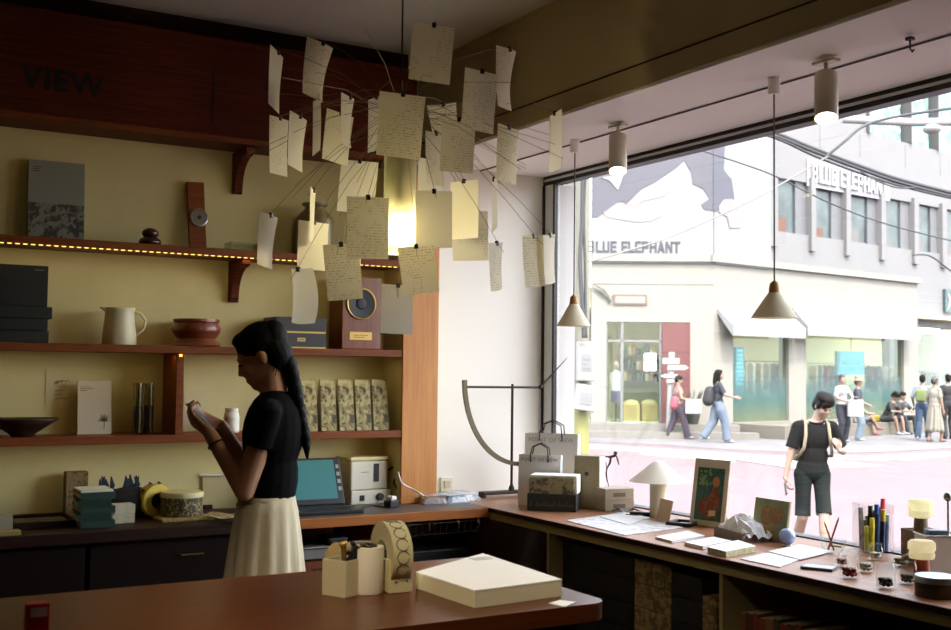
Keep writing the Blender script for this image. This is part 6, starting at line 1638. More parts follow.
def hand(mb, w, d, n, side, curl=.5, s=1.0):
    """palm and five bent fingers; d towards the fingertips, n out of the palm, side +1 puts the thumb on d x n"""
    d = Vector(d).normalized(); n = Vector(n); n = (n-d*n.dot(d)).normalized(); l = d.cross(n)*side; w = Vector(w)
    for k in range(4):
        off = (1.5-k)*.019*s
        kn = w+d*(.088-.005*abs(1.2-k))*s+l*off
        mb.cap(w+l*off*.6+d*.01*s, kn, .0135*s, .0105*s, 8)
        L = (.042,.046,.043,.034)[k]*s; p = kn; a = curl*.6
        for j in range(3):
            q = p+(d*math.cos(a)+n*math.sin(a))*L*(1,.72,.55)[j]
            mb.cap(p, q, (.0098-.0009*j)*s, (.0092-.0011*j)*s, 8); p = q; a += curl*.75
    tb = w+d*.025*s+l*.024*s; t1 = tb+(d*.6+l*.75+n*.35).normalized()*.042*s; t2 = t1+(d*.85+l*.25+n*.45).normalized()*.034*s; t3 = t2+(d*.9+n*.4).normalized()*.024*s
    mb.cap(w+l*.012*s, tb, .014*s, .014*s, 8); mb.cap(tb, t1, .0135*s, .0115*s, 8); mb.cap(t1, t2, .011*s, .0098*s, 8); mb.cap(t2, t3, .0098*s, .0075*s, 8)
ALB = OUT_ALB*1.15
SKIN = mat('skin', (206,160,132), .55)
SKIN2 = mat('skin_light', (222,178,152), .55)
HAIR = mat('black_hair', (15,12,11), .65, spec=.12)
BROWN = mat('brown_hair', (56,38,30), .5)
def person(label, loc, rz, h=1.70, vox=.012, pelvis=(0,0,.92), neck=None, head_pitch=0, head_yaw=0, head_off=(0,.03,.155), hands=None, feet=None, knee=(0,1,0), elbow=None,
           top=None, sleeve=.45, bottom=None, btype='pants', wide=1.0, shoes=None, hair='short', hairm=None, skin=None, female=False, palm=None, hdir=None, curl=.5, collar=True, hip_w=.09, sh_w=.175, fat=1.0, hem=None, props=None, group=None, knees=None, eyes=True, topz=None, arm=1.0, bust=1.0, slv=1.0):
    f = h/1.70; skin = skin or SKIN; hairm = hairm or HAIR
    t = thing('person', label, 'person', loc, rz, group)
    V = lambda p: Vector(p)*f
    P = V(pelvis); N = V(neck) if neck else P+V((0,0,.53))
    spine = (N-P).normalized(); side = Vector((1,0,0))
    chest = P+(N-P)*.68; belly = P+(N-P)*.30
    if female: sh_w *= .90
    sh = {s: N-spine*.062*f+side*s*sh_w*f for s in (-1, 1)}
    hip = {s: P+side*s*hip_w*f-spine*.02*f for s in (-1, 1)}
    hands = hands or {-1: (-.25,.05,.80), 1: (.25,.05,.80)}
    elbow = elbow or {-1: (-.3,-1,0), 1: (.3,-1,0)}
    feet = feet or {-1: (-.09,0,.075), 1: (.09,0,.075)}
    knees = knees or {-1: knee, 1: knee}
    el, wr, kn, an = {}, {}, {}, {}
    for s in (-1, 1):
        el[s], wr[s] = ik(sh[s], V(hands[s]), .285*f*arm, .25*f*arm, elbow[s])
        kn[s], an[s] = ik(hip[s], V(feet[s]), .43*f, .42*f, knees[s])
    # head frame
    hp, hy = R(head_pitch), R(head_yaw)
    hr = Euler((-hp, 0, hy)).to_matrix()
    HC = N+V(head_off); hX, hF, hU = hr @ Vector((1,0,0)), hr @ Vector((0,1,0)), hr @ Vector((0,0,1))
    HP = lambda x, y, z: HC+(hX*x+hF*y+hU*z)*f
    b = MB()
    # torso
    def tr(c, rx, ry, rzz):
        b.ell(c, rx*f*fat, ry*f*fat, rzz*f, 16, 10, rot=spine.to_track_quat('Z', 'Y').to_matrix() @ Matrix.Rotation(0, 3, 'Z'))
    rot = Vector((0,0,1)).rotation_difference(spine).to_matrix()
    def tor(mb, c, rx, ry, rzz, g=0): mb.ell(c, rx*f*fat+g, ry*f*fat+g, rzz*f+g, 18, 12, rot=rot)
    tor(b, P+spine*.02*f, *((.125, .085, .10) if btype in ('skirt', 'dress') and bottom else (.155, .11, .12))); tor(b, belly, .13, .095, .16); tor(b, chest, .155, .105, .17); tor(b, N-spine*.06*f, .13, .075, .08)
    if female:
        for s in (-1, 1): b.ell(chest+side*s*.065*f+rot @ Vector((0,.075*f*bust,.0)), .055*f, .05*f, .055*f)
    b.cap(N-spine*.04*f, HC-hU*.05*f-hF*.015*f, .055*f, .05*f)
    # head: skull, jaw, nose, brow, lips, ears
    b.ell(HP(0,-.012,.03), .074*f, .092*f, .088*f, 18, 14, rot=hr)
    b.ell(HP(0,.022,-.035), .058*f, .066*f, .075*f, 16, 12, rot=hr)
    b.ell(HP(0,.058,-.088), .027*f, .025*f, .022*f, 10, 8, rot=hr)
    b.cap(HP(0,.080,.012), HP(0,.097,-.025), .009*f, .0118*f, 8)
    b.ell(HP(0,.085,-.030), .017*f, .012*f, .008*f, 10, 8, rot=hr)
    b.ell(HP(0,.080,-.056), .024*f, .012*f, .006*f, 10, 8, rot=hr); b.ell(HP(0,.079,-.067), .020*f, .012*f, .007*f, 10, 8, rot=hr)
    for s in (-1, 1):
        b.ell(HP(s*.073,-.016,-.008), .010*f, .018*f, .029*f, 10, 8, rot=hr)
        b.cap(HP(s*.012,.080,.026), HP(s*.048,.068,.026), .009*f, .008*f, 8)
        b.ell(HP(s*.04,.056,-.025), .024*f, .026*f, .022*f, 10, 8, rot=hr)
    for s in (-1, 1):
        b.cap(sh[s]-side*s*.03*f, el[s], .050*f, .039*f); b.cap(el[s], wr[s], .038*f, .026*f)
        d = hdir[s] if hdir else (wr[s]-el[s]); pn = palm[s] if palm else (-s, .3, -.2)
        hand(b, wr[s], d, pn, s if not palm else palm.get(('t', s), s), curl[s] if isinstance(curl, dict) else curl, f*.95)
        lg = .6 if btype in ('skirt', 'dress') else 1
        b.cap(hip[s], kn[s], .083*f*fat*lg, .056*f*lg); b.cap(kn[s], kn[s]+(an[s]-kn[s])*.4, .054*f, .055*f); b.cap(kn[s]+(an[s]-kn[s])*.3, an[s], .054*f, .034*f)
        toe = Vector((s*.02, 1, 0)).normalized()
        b.cap(an[s]+Vector((0,-.02*f,-.04*f)), an[s]+toe*.13*f+Vector((0,0,-.048*f)), .034*f, .022*f)
    link(remesh(b, vox, 4), 'body', skin, t)
    # clothes
    if top:
        c = MB(); g = .016
        tor(c, belly, .133, .10, .17, g); tor(c, chest, .158, .108, .16, g); tor(c, N-spine*.075*f, .135, .076, .062, g*.8)
        if hem is None: tor(c, P+spine*.05*f, .15, .112, .10, g)
        if female:
            for s in (-1, 1): c.ell(chest+side*s*.065*f+rot @ Vector((0,.078*f*bust,.0)), .06*f, .055*f, .06*f)
        for s in (-1, 1):
            if sleeve <= 0: continue
            e = sh[s]+(el[s]-sh[s])*min(1, sleeve*1.9)
            c.cap(sh[s]-side*s*.05*f+spine*.004*f, sh[s], .058*f*slv, .056*f*slv)
            old = c.M; d = e-sh[s]; L = d.length
            c.M = Matrix.Translation(sh[s]) @ d.to_track_quat('Z', 'Y').to_matrix().to_4x4()
            c.lathe([(.02*f*slv,-.045*f),(.052*f*slv,-.025*f),(.058*f*slv,0),(.060*f*slv,L*.5),(.062*f*slv,L)], 14); c.M = old
            if sleeve > .6: c.cap(e, e+(wr[s]-el[s])*(sleeve-.55)*2, .050*f, .040*f)
        sm = remesh(c, vox*.9, 3)
        if hem:
            q_ = bmesh.new(); q_.from_mesh(sm); bmesh.ops.bisect_plane(q_, geom=q_.verts[:]+q_.edges[:]+q_.faces[:], plane_co=(0,0,hem), plane_no=(0,0,1), clear_inner=True); q_.to_mesh(sm); q_.free()
        link(sm, 'shirt', top, t)
    if bottom:
        c = MB()
        if btype in ('pants', 'shorts'):
            tor(c, P+spine*.03*f, .155, .115, .128, .014)
            for s in (-1, 1):
                c.cap(hip[s], hip[s]+(kn[s]-hip[s])*.35, .098*f*fat, .092*f*wide)
                if btype == 'pants':
                    c.cap(hip[s]+(kn[s]-hip[s])*.3, kn[s], .092*f*wide, .072*f*wide)
                    old = c.M; e = an[s]+Vector((0,0,-.02*f)); d = e-kn[s]
                    c.M = Matrix.Translation(kn[s]) @ d.to_track_quat('Z', 'Y').to_matrix().to_4x4()
                    c.lathe([(.03*f,-.05*f),(.068*f*wide,-.02*f),(.071*f*wide,0),(.066*f*wide,d.length*.6),(.072*f*wide,d.length)], 14); c.M = old
                else:
                    e = hip[s]+(kn[s]-hip[s])*.98; d = e-hip[s]; old = c.M
                    c.M = Matrix.Translation(hip[s]) @ d.to_track_quat('Z', 'Y').to_matrix().to_4x4()
                    c.lathe([(.05*f,.05*f),(.092*f*wide,.08*f),(.088*f*wide,d.length*.7),(.090*f*wide,d.length)], 16); c.M = old
            link(remesh(c, vox*.9, 3), 'trousers' if btype == 'pants' else 'shorts', bottom, t)
        else:
            z1 = P.z+(.075*f if btype == 'skirt' else .44*f); z0 = btype_len(btype, f)
            rings = []
            for j in range(13):
                u = j/12; z = z1+(z0-z1)*u
                if btype == 'dress': rx = (.155-.035*math.sin(min(1, u*2.2)*PI) + .07*max(0, u-.4)/.6)*f+.012; ry = (.115-.02*math.sin(min(1, u*2.2)*PI)+.07*max(0, u-.4)/.6)*f+.012
                else: rx = (.128+.085*u**.6)*f; ry = (.100+.068*u**.6)*f
                cx = P.x; cy = P.y + (N.y-P.y)*max(0, (z-P.z)/(N.z-P.z))
                n = 64; am = .022*u+(.0005 if btype == 'skirt' else .004)
                rings.append([(cx+(rx+am*math.sin(k*2*PI/n*13+u*1.2)+am*.6*math.sin(k*2*PI/n*7))*math.cos(2*PI*k/n), cy+(ry+am*math.sin(k*2*PI/n*13+u*1.2)+am*.6*math.sin(k*2*PI/n*7))*math.sin(2*PI*k/n), z) for k in range(n)])
            c.loft(rings[::-1], True, True); o = c.obj('skirt' if btype == 'skirt' else 'dress', bottom, t, 'all')
    if shoes:
        for s in (-1, 1):
            c = MB(); toe = Vector((s*.02, 1, 0)).normalized()
            c.cap(an[s]+Vector((0,-.025*f,-.035*f)), an[s]+toe*.135*f+Vector((0,0,-.045*f)), .044*f, .033*f)
            c.cap(an[s]+Vector((0,-.02*f,.0)), an[s]+toe*.05*f+Vector((0,0,-.03*f)), .042*f, .038*f)
            link(remesh(c, vox*.8, 2), 'shoe', shoes, t)
    c = MB()
    if hair:
        c.ell(HP(0,-.022,.048), .084*f, .098*f, .086*f, 18, 12, rot=hr)
        c.ell(HP(0,-.062,.0), .076*f, .062*f, .085*f, 16, 12, rot=hr)
        c.ell(HP(0,.032,.092), .066*f, .044*f, .030*f, 14, 10, rot=hr)
        if hair == 'fringe':
            c.ell(HP(0,.066,.066), .070*f, .034*f, .040*f, 14, 10, rot=hr); c.ell(HP(.04,.06,.05), .035*f, .03*f, .04*f, 10, 8, rot=hr); c.ell(HP(0,-.01,.10), .092*f, .105*f, .055*f, 16, 10, rot=hr); c.ell(HP(-.03,.05,.07), .05*f, .045*f, .045*f, 10, 8, rot=hr)
            for s in (-1, 1): c.ell(HP(s*.074,.01,.03), .018*f, .03*f, .05*f, 10, 8, rot=hr)
        if hair == 'long':
            c.cap(HP(0,-.07,.0), HP(0,-.09,-.16), .075*f, .07*f); c.cap(HP(0,-.09,-.14), HP(0,-.09,-.34), .072*f, .045*f)
            for s in (-1, 1): c.cap(HP(s*.07,-.01,.04), HP(s*.075,-.02,-.14), .028*f, .03*f)
        if hair == 'bun': c.ell(HP(0,-.10,.06), .04*f, .04*f, .04*f)
        if hair == 'tied': c.cap(HP(0,-.10,.0), HP(0,-.10,-.12), .03*f, .018*f)
        link(remesh(c, vox*.8, 3), 'hair', hairm, t)
    if eyes:
        for s in (-1, 1): MB().ell(HP(s*.031,.0795,.004), .013*f, .007*f, .0055*f, 10, 8, rot=hr).obj('eye', HAIR, t, 'all')
    t_info = dict(HP=HP, N=N, P=P, sh=sh, el=el, wr=wr, kn=kn, an=an, f=f, side=side, spine=spine, chest=chest, hr=hr, t=t, rot=rot)
    return t_info
def btype_len(bt, f): return (.32*f if bt == 'skirt' else .28*f)
def tow(t, p):  # local point of a person to world
    return Matrix.Translation(t.location) @ Euler((0, 0, t.rotation_euler.z)).to_matrix().to_4x4() @ Vector(p)
VA = math.atan2(-RT.x, RT.y)     # turns +Y onto the picture's rightward direction
FACE_L = math.atan2(RT.x, -RT.y)  # faces the picture's left
FACE_R = math.atan2(-RT.x, RT.y)
TOCAM = PI+math.atan2(-FW.x, FW.y)
AWAY = math.atan2(-FW.x, FW.y)
# ---------- shop assistant, profile to the left, looking down at her phone
DW = 4.2; kW = DW/F
o0 = onD(268, 367, DW); o0.z = 0
def Lw(px, py, x=0): return (x, (268-px)*kW, EYE-(py-367)*kW)
ALB = 1.0
M_tee = mat('black_tee', (13,12,13), .95, spec=.08); 
wm = person('young woman in a black T-shirt and cream skirt, dark braid, looking at her phone', o0[:], FACE_L, h=1.68, vox=.0065,
    pelvis=(0, -.005, .955), neck=tuple(v/(1.68/1.7) for v in Lw(277, 396)), head_pitch=27, head_off=(0,.062,.145),
    hands={-1: tuple(v/(1.68/1.7) for v in Lw(216, 432, -.085)), 1: tuple(v/(1.68/1.7) for v in Lw(219, 428, .07))}, elbow={-1: (-.25,-.75,-1), 1: (.5,-.4,-1)},
    palm={-1: (.55,.1,.75), 1: (-.6,.2,.75), ('t',-1): 1, ('t',1): -1}, hdir={-1: (.18,.75,.50), 1: (-.25,.8,.35)}, curl={-1: .75, 1: .65},
    top=M_tee, sleeve=.22, bottom=mat('cream_skirt_cloth', (206,194,164), .9, noise=(190,177,147), nscale=7, stretch=(3,3,.5), bump=.1, bscale=20), btype='skirt', shoes=mat('shoe_black', (24,22,22), .6),
    hair='short', female=True, hem=.992, sh_w=.172, hip_w=.085, fat=.92, arm=1.05, bust=.62, slv=.88, skin=mat('skin_warm', (196,146,112), .55))
t = wm['t']; HP = wm['HP']
c = MB(); c.ell(HP(0,-.075,.045), .066, .055, .072); 
path = [Lw(283,357), Lw(289,366), Lw(293,380), Lw(297,397), Lw(301,415), Lw(305,432), Lw(308,446)]
for i in range(len(path)-1):
    a, b_ = Vector(path[i]), Vector(path[i+1])
    for k in range(3):
        p = a+(b_-a)*k/3; r = .036-.0022*i-.0007*k
        for s in (-1, 1):
            if (i*3+k) % 2 == (s > 0): c.ell(p+Vector((s*.010, 0, 0)), r*.85, r*.95, r*1.15, 10, 8)
c.cap(Lw(308,446), Lw(309,458), .016, .006)
link(remesh(c, .0055, 2), 'braid', HAIR, t)
c = MB()
for k, (x0, y0, x1, y1) in enumerate(((283,350,281,372),(281,352,278,376),(279,355,276,372))): c.tube([Lw(x0,y0,-.06), Lw((x0+x1)/2+1,(y0+y1)/2,-.062), Lw(x1,y1,-.055)], .0018, 5)
o = c.obj('loose_strands', HAIR, t); o['kind'] = 'stuff'
c = MB(); el, wr = wm['el'][-1], wm['wr'][-1]; q0 = el+(wr-el)*.80; d = (wr-el).normalized(); a_ = d.orthogonal().normalized(); b_ = d.cross(a_)
c.tube([q0+(a_*math.cos(i*PI/10)+b_*math.sin(i*PI/10))*.0315 for i in range(20)], .003, 6, close=True).obj('bracelet', M_blk, t, 'all')
c = MB(); c.lathe([(1,0)], 3) if False else None
# waistband
c = MB(); zt_ = 1.055*1.68/1.70*.955
P_ = wm['P']; 
rings = []
for z, g in ((P_.z+.045, .006), (P_.z+.075, .005)):
    rings.append([(P_.x+(.126+g)*math.cos(2*PI*k/48), P_.y+(.099+g)*math.sin(2*PI*k/48), z) for k in range(48)])
c.loft(rings).obj('waistband', mat('cream_skirt_band', (204,192,162), .9), t, 'all')
pw = tow(t, (wm['wr'][-1]+wm['wr'][1])/2)
ph = thing('phone', 'slim pale phone held in the woman’s two hands', 'phone', (0, 0, 0))
mid = (Vector(Lw(201, 417))+Vector((0,0,0)))
pd = (Vector(Lw(191,408))-Vector(Lw(204,421))).normalized(); M4 = Matrix.Translation(t.location) @ Euler((0, 0, t.rotation_euler.z)).to_matrix().to_4x4()
xx = Vector((1,0,0)); zz = pd; yy_ = zz.cross(xx)
M5 = Matrix((xx, yy_, zz)).transposed().to_4x4(); M5.translation = mid
ph.matrix_world = M4 @ M5
MB().box(-.036, .036, -.004, .004, -.066, .066, .006, 3).obj('case', mat('phone_pale', (190,186,176), .4), ph, True)
MB().box(-.033, .033, -.0052, -.0042, -.062, .062).obj('screen', mat('screen_grey', (120,122,124), .2), ph)
# ---------- passer-by beyond the glass
ALB = OUT_ALB*1.15
DN = 11.4; kN = DN/F
g0 = onD(812, 380, DN); g0.z = ZR
def Ln(px, py, y=0): return Vector(((px-812)*kN*-1, y, EYE-(py-373)*kN-ZR))
h_ = 1.71; ff = h_/1.7
mirror = TOCAM + R(0)
fN = lambda v: tuple(c_/ff for c_ in v)
nm = person('young man in a dark polo and shorts with beige backpack straps crossing the road', g0[:], TOCAM, h=h_, vox=.0075,
    pelvis=(-.0,.0,.90), neck=(-.025,.02,1.425), head_pitch=28, head_yaw=24, head_off=(-.06,.06,.14),
    hands={1: fN(Ln(783, 478, .06)), -1: fN(Ln(833, 449, .20))}, elbow={1: (.5,-1,0), -1: (-.6,-.4,-1)},
    palm={1: (-1,.2,0), -1: (.4,-.8,.2), ('t',1): 1, ('t',-1): -1}, hdir={1: (-.05,.3,-1), -1: (.35,.25,.8)}, curl={1: .9, -1: 1.0},
    feet={1: (.14,-.16,.10), -1: (-.04,.30,.08)}, top=mat('charcoal_polo', (40,40,42), .9, spec=.1), sleeve=.42, bottom=mat('black_shorts', (44,52,52), .9, spec=.1), btype='shorts', shoes=mat('shoe_dark', (40,40,42), .6),
    hair='fringe', skin=SKIN2, sh_w=.172, wide=.88, slv=1.08)
t = nm['t']
M_strap = mat('beige_strap', (214,192,156), .8)
for s in (-1, 1):
    s_ = MB(); x = s*.115
    N_ = nm['N']; ch = nm['chest']; P_ = nm['P']
    pts = [N_+Vector((x, -.11, -.06)), N_+Vector((x*.95, -.04, .012)), N_+Vector((x, .06, -.035)), ch+Vector((x*1.05, .118, .03)), ch+Vector((x*1.2, .118, -.10)), ch+Vector((s*.168, .04, -.19)), ch+Vector((s*.155, -.09, -.20))]
    s_.tube(pts, .017, 8).obj('backpack_strap', M_strap, t, 'all')
MB().box(-.15, .15, -.30, -.13, 1.00, 1.42, .05, 3).obj('backpack', M_strap, t, True)
c = MB(); N_ = nm['N']
c.tube([N_+Vector((.075*math.cos(a), .012+.062*math.sin(a), -.012-.018*math.sin(a))) for a in [i*2*PI/20 for i in range(20)]], .014, 8, close=True).obj('collar', mat('charcoal_polo', (40,40,42), .9, spec=.1), t, 'all')
k_ = MB(); kr, an_, hp_ = nm['kn'], nm['an'], nm['P']
w0 = tow(t, nm['wr'][1]+Vector((0,.02,-.10)))
p2 = thing('phone', 'dark phone in the lowered hand of the man with backpack straps', 'phone', w0[:], TOCAM); p2.rotation_euler.x = R(25)
MB().box(-.006, .006, -.036, .036, -.075, .055, .004).obj('case', mat('phone_dark', (60,54,64), .4), p2)
# ---------- people on the far pavement
def on_walk(px, py): p = onZ(px, py, ZW); return p
def hgt_m(px, py, pyt):
    p = on_walk(px, py); D = (p-CAM).dot(FW); return (py-pyt)*D/F
M_den = mat('denim', (158,176,200), .9, noise=(140,160,188), nscale=8); M_denb = mat('blue_jeans', (84,116,156), .9)
p = on_walk(678, 439); h = hgt_m(678, 439, 377)
w1 = person('woman in beige top and plum trousers with a pink shoulder bag and white carrier', p[:], FACE_R, h=h, vox=.013, head_pitch=18, hands={-1: (-.14,.30,1.08), 1: (.14,.30,1.05)}, elbow={-1: (-.3,-.6,-1), 1: (.3,-.6,-1)},
    feet={-1: (-.07,-.30,.11), 1: (.07,.26,.08)}, top=mat('beige_top', (226,200,182), .9), sleeve=0, bottom=mat('plum', (78,60,92), .9), wide=1.35, shoes=M_sp, hair='bun', female=True, skin=SKIN2, hairm=HAIR)
t1 = w1['t']
MB().cap((.19,-.12,1.02), (.19,-.14,.86), .09, .11).obj('pink_bag', mat('pink_bag', (236,96,128), .7), t1, 'all')
MB().tube([(.19,-.12,1.08), (.14,-.06,1.38), (.12,.03,1.40), (.19,-.06,1.06)], .012, 6).obj('bag_strap', mat('pink_bag', (236,96,128), .7), t1, 'all')
q5 = tow(t1, (.15,.36,.66))
cb = thing('carrier_bag', 'white paper carrier hanging from the plum-trousered woman’s hand', 'bag', q5[:], FACE_R)
MB().box(-.07, .07, -.21, .21, 0, .38, .01).obj('bag_body', mat('carrier_white', (236,232,240), .8), cb); MB().tube([(0,-.09,.38),(0,-.06,.45),(0,.02,.45),(0,.06,.38)], .008, 6).obj('handle', M_sp, cb)
p = on_walk(718, 442.5); h = hgt_m(718, 442.5, 371)
w2 = person('long-haired woman in a dark T-shirt and pale jeans with a black backpack', p[:], FACE_R, h=h, vox=.013, hands={-1: (-.19,.10,.95), 1: (.22,.36,1.08)}, elbow={-1: (-.2,-1,-.2), 1: (.3,-.6,-1)},
    feet={-1: (-.07,-.34,.14), 1: (.07,.20,.08)}, top=mat('slate_tee', (66,74,92), .9), sleeve=.45, bottom=M_den, wide=1.45, shoes=M_sp, hair='long', female=True, skin=SKIN2)
t2 = w2['t']; M_bp = mat('black_backpack', (38,42,52), .8)
MB().cap((0,-.21,1.26), (0,-.24,1.04), .13, .15).obj('backpack', M_bp, t2, 'all')
MB().tube([(.12,-.14,1.36),(.13,-.04,1.43),(.13,.08,1.36),(.14,.10,1.18),(.15,-.05,1.02)], .022, 6).obj('backpack_strap', M_bp, t2, 'all')
p = on_walk(842, 442); h = hgt_m(842, 442, 376)
w3 = person('woman in a white shirt and dark navy trousers holding a white carrier bag', p[:], TOCAM+R(25), h=h, vox=.013, hands={-1: (-.10,.24,1.08), 1: (.12,.26,1.06)}, elbow={-1: (-1,-.3,-.6), 1: (1,-.3,-.6)}, top=mat('shirt_white2', (232,230,232), .9), sleeve=.5,
    bottom=mat('navy_black', (40,46,66), .9), wide=1.2, shoes=M_sp, hair='tied', hairm=BROWN, female=True, skin=SKIN2, head_yaw=-25)
q5 = tow(w3['t'], (-.12,.34,.66))
cb = thing('carrier_bag', 'plain white carrier bag held by the white-shirted woman', 'bag', q5[:], TOCAM)
MB().box(-.19, .19, -.06, .06, 0, .42, .01).obj('bag_body', mat('carrier_white2', (240,240,242), .8), cb); MB().tube([(-.08,0,.42),(-.06,0,.49),(.06,0,.49),(.08,0,.42)], .008, 6).obj('handle', M_sp, cb)
p = on_walk(858, 440.5); h = hgt_m(858, 440.5, 379)
w4 = person('person in a straw bucket hat and navy T-shirt with pale blue jeans', p[:], FACE_R+R(-30), h=h, vox=.013, hands={-1: (-.18,.16,1.0), 1: (.2,.3,1.0)}, top=mat('navy_tee', (70,74,98), .9), sleeve=.5, bottom=mat('pale_jeans', (166,190,214), .9), wide=1.2, shoes=M_sp, hair='short', hairm=BROWN, skin=SKIN2)
HP = w4['HP']; c = MB(); c.M = Matrix.Translation(HP(0,-.01,.06)); c.lathe([(.155,-.01),(.15,0),(.10,.03),(.095,.10),(.07,.125),(0,.13)], 20, cap=False); c.obj('hat', mat('straw_hat', (214,192,160), .8), w4['t'], True)
# seated on the ledge
def seated(label, px, pyf, topc, botc, btype, facing, heightscale=1.0, bend=.25, shoesm=M_sp, extra=None, **kw):
    s_, _ = FB(px, 425, LEDGE); b0 = Vector((K.x, K.y, 0))+dB*s_+nB*(LEDGE-.22); b0.z = ZW
    f_ = heightscale
    hipz = (ZF-ZW+.10)
    a = dict(h=1.70*f_, vox=.013, pelvis=(0,0,hipz), neck=(0,bend,hipz+.50), head_off=(0,.05,.145), feet={-1: (-.15,.50,.075), 1: (.17,.46,.075)}, knees={-1: (-.25,.3,1), 1: (.3,.3,1)},
             hands={-1: (-.07,.44,hipz+.22), 1: (.08,.44,hipz+.22)}, elbow={-1: (-1,0,-.6), 1: (1,0,-.6)}, head_pitch=38, top=topc, sleeve=.45, bottom=botc, btype=btype, shoes=shoesm)
    a.update(kw)
    return person(label, b0[:], facing, **a)
OUT = math.atan2(-nB.x, nB.y)
s1 = seated('man hunched on the ledge in a black T-shirt and shorts looking at a phone', 892, 437, mat('tee_dark', (48,50,56), .9), mat('grey_shorts', (92,92,96), .9), 'shorts', OUT+R(8), hair='fringe', skin=SKIN)
s2 = seated('man sitting beside him on the ledge in dark trousers, head turned down', 905, 435, mat('tee_navy', (62,66,76), .9), mat('trousers_dark', (58,60,74), .9), 'pants', OUT-R(6), bend=.12, head_pitch=24, head_yaw=20, shoesm=mat('shoe_dark', (40,40,42), .6), skin=SKIN2)
s3 = seated('person with bare crossed legs and red shoes sitting behind the hat wearer', 864, 437, mat('tee_peach', (214,180,160), .9), mat('shorts_pale', (196,190,186), .9), 'shorts', OUT+R(35), bend=.05, head_pitch=5, shoesm=mat('shoe_red', (190,84,84), .6), feet={-1: (-.05,.52,.10), 1: (-.10,.60,.26)}, female=True, hair='short', hairm=BROWN, skin=SKIN2, heightscale=.92)
for nfo, lab in ((s1, 'small dark phone in the hands of the hunched man on the ledge'), (s2, 'small dark phone held by the seated man in dark trousers')):
    q5 = tow(nfo['t'], (nfo['wr'][-1]+nfo['wr'][1])/2+Vector((0,.08,.05)))
    ph3 = thing('phone', lab, 'phone', q5[:], nfo['t'].rotation_euler.z); MB().box(-.036, .036, -.006, .006, -.07, .07, .004).obj('case', mat('phone_dark', (60,54,64), .4), ph3); ph3.rotation_euler.x = R(-40)
yb2 = thing('yellow_pouch', 'bright yellow shoulder bag next to the person with red shoes', 'bag', tow(s3['t'], (-.28,.02,ZF-ZW+.002))[:], OUT)
MB().box(-.12, .12, -.07, .07, 0, .30, .03, 3).obj('bag_body', mat('bag_yellow', (236,206,60), .6), yb2)
MB().tube([(-.1,0,.3),(-.06,0,.46),(.06,0,.46),(.1,0,.3)], .012, 6).obj('strap', mat('bag_yellow', (236,206,60), .6), yb2)
p = on_walk(923, 440); h = hgt_m(923, 440, 376)
w5 = person('person in a pale blue shirt and blue jeans with a light green backpack', p[:], AWAY+R(-35), h=h, vox=.013, feet={-1: (-.08,-.22,.10), 1: (.08,.24,.08)}, hands={-1: (-.25,.1,.92), 1: (.27,.02,.86)}, top=mat('sky_shirt', (190,202,220), .9), sleeve=.55, bottom=M_denb, wide=1.15, shoes=M_sp, hair='short', skin=SKIN)
MB().box(-.13, .13, -.27, -.12, 1.02, 1.34, .05, 3).obj('backpack', mat('green_backpack', (166,188,110), .8), w5['t'], True)
p = on_walk(935, 442); h = hgt_m(935, 442, 378)
w6 = person('woman in a long pale beige dress with hair tied up, walking away', p[:], FACE_R+R(25), h=h, vox=.013, feet={-1: (-.07,-.16,.09), 1: (.07,.16,.08)}, hands={-1: (-.22,.1,.9), 1: (.24,.05,.84)}, top=mat('beige_dress', (214,206,188), .9), sleeve=.4, bottom=mat('beige_dress', (214,206,188), .9), btype='dress', shoes=mat('sandal', (176,140,120), .7), hair='bun', hairm=BROWN, female=True, skin=SKIN)
p = on_walk(949, 439)
w7 = person('dark-clothed person partly hidden at the photo’s right edge', p[:], AWAY, h=1.72, vox=.013, top=mat('black_shirt', (44,46,52), .9), sleeve=.5, bottom=mat('black_trousers', (50,52,62), .9), shoes=mat('shoe_dark', (40,40,42), .6), skin=SKIN)
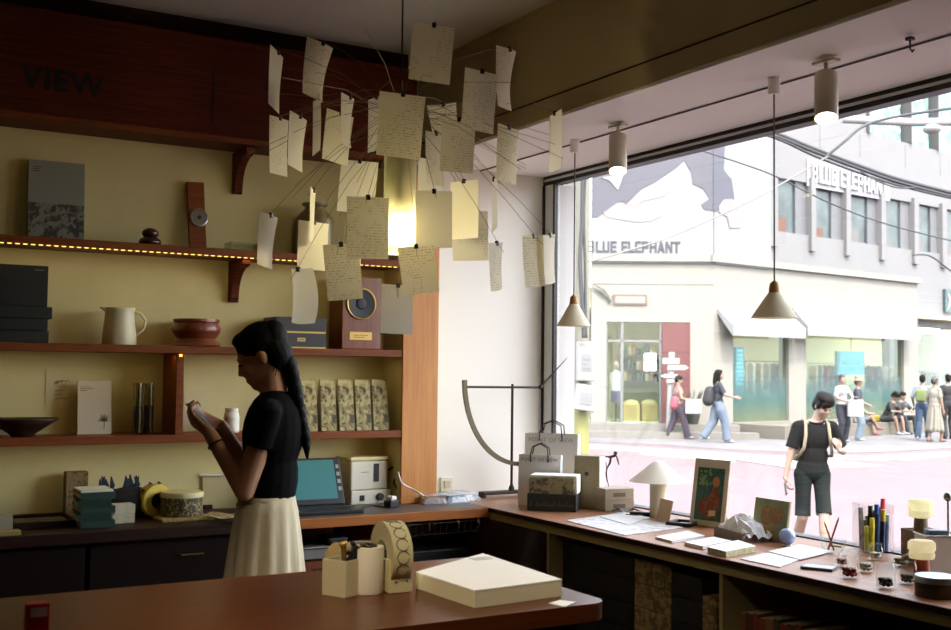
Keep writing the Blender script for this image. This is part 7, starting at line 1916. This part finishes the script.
# ================================================================ light, world, camera
W = bpy.data.worlds.new('sky'); SC.world = W; W.use_nodes = True
nt = W.node_tree; nt.nodes.clear()
o = nt.nodes.new('ShaderNodeOutputWorld'); bg = nt.nodes.new('ShaderNodeBackground')
sk = nt.nodes.new('ShaderNodeTexSky'); sk.sky_type = 'NISHITA'; sk.sun_disc = False
sk.sun_elevation = R(52); sk.sun_rotation = R(200); sk.air_density = 1.2; sk.dust_density = 4.0; sk.ozone_density = 1.0
mxn = nt.nodes.new('ShaderNodeMix'); mxn.data_type = 'RGBA'; mxn.inputs[0].default_value = .55
mxn.inputs[7].default_value = (5.5, 5.4, 5.6, 1)      # bright hazy veil
nt.links.new(sk.outputs[0], mxn.inputs[6])
nt.links.new(mxn.outputs[2], bg.inputs['Color']); bg.inputs['Strength'].default_value = SKY
nt.links.new(bg.outputs[0], o.inputs['Surface'])
lamp('sun', 'SUN', (0, 0, 20), SUN, (255,246,232), (.16, .72, -.92), angle=R(1.5))
for i, (zt, e) in enumerate(zip((2.03, 1.55, 1.125), LEDW)):
    lamp('led_light', 'AREA', (.95, YS+.035, zt-.003), e, LEDC, (0, .35, -1), shape='RECTANGLE', size=3.3, size_y=.02)
lamp('led_light', 'AREA', (.8, YS-.0, 2.585), LEDW[3], LEDC, (0, .5, -1), shape='RECTANGLE', size=3.6, size_y=.02)
cam = bpy.data.cameras.new('camera'); co = bpy.data.objects.new('camera', cam); COL.objects.link(co)
cam.sensor_fit = 'HORIZONTAL'; cam.sensor_width = 36; cam.lens = F/951*36
mw = Matrix((RT, UP, -FW)).transposed().to_4x4(); mw.translation = CAM
co.matrix_world = mw
cam.clip_start = .02; cam.clip_end = 400
cam.dof.use_dof = True; cam.dof.focus_distance = 5.2; cam.dof.aperture_fstop = 5.6
SC.camera = co
SC.view_settings.view_transform = 'Standard'; SC.view_settings.look = 'None'
SC.view_settings.gamma = 1; SC.view_settings.use_curve_mapping = False; SC.view_settings.exposure = EXPO
SC.cycles.use_denoising = True
SC.cycles.max_bounces = 10; SC.cycles.transparent_max_bounces = 16
SC.cycles.sample_clamp_indirect = 6
SC.cycles.caustics_reflective = False; SC.cycles.caustics_refractive = False
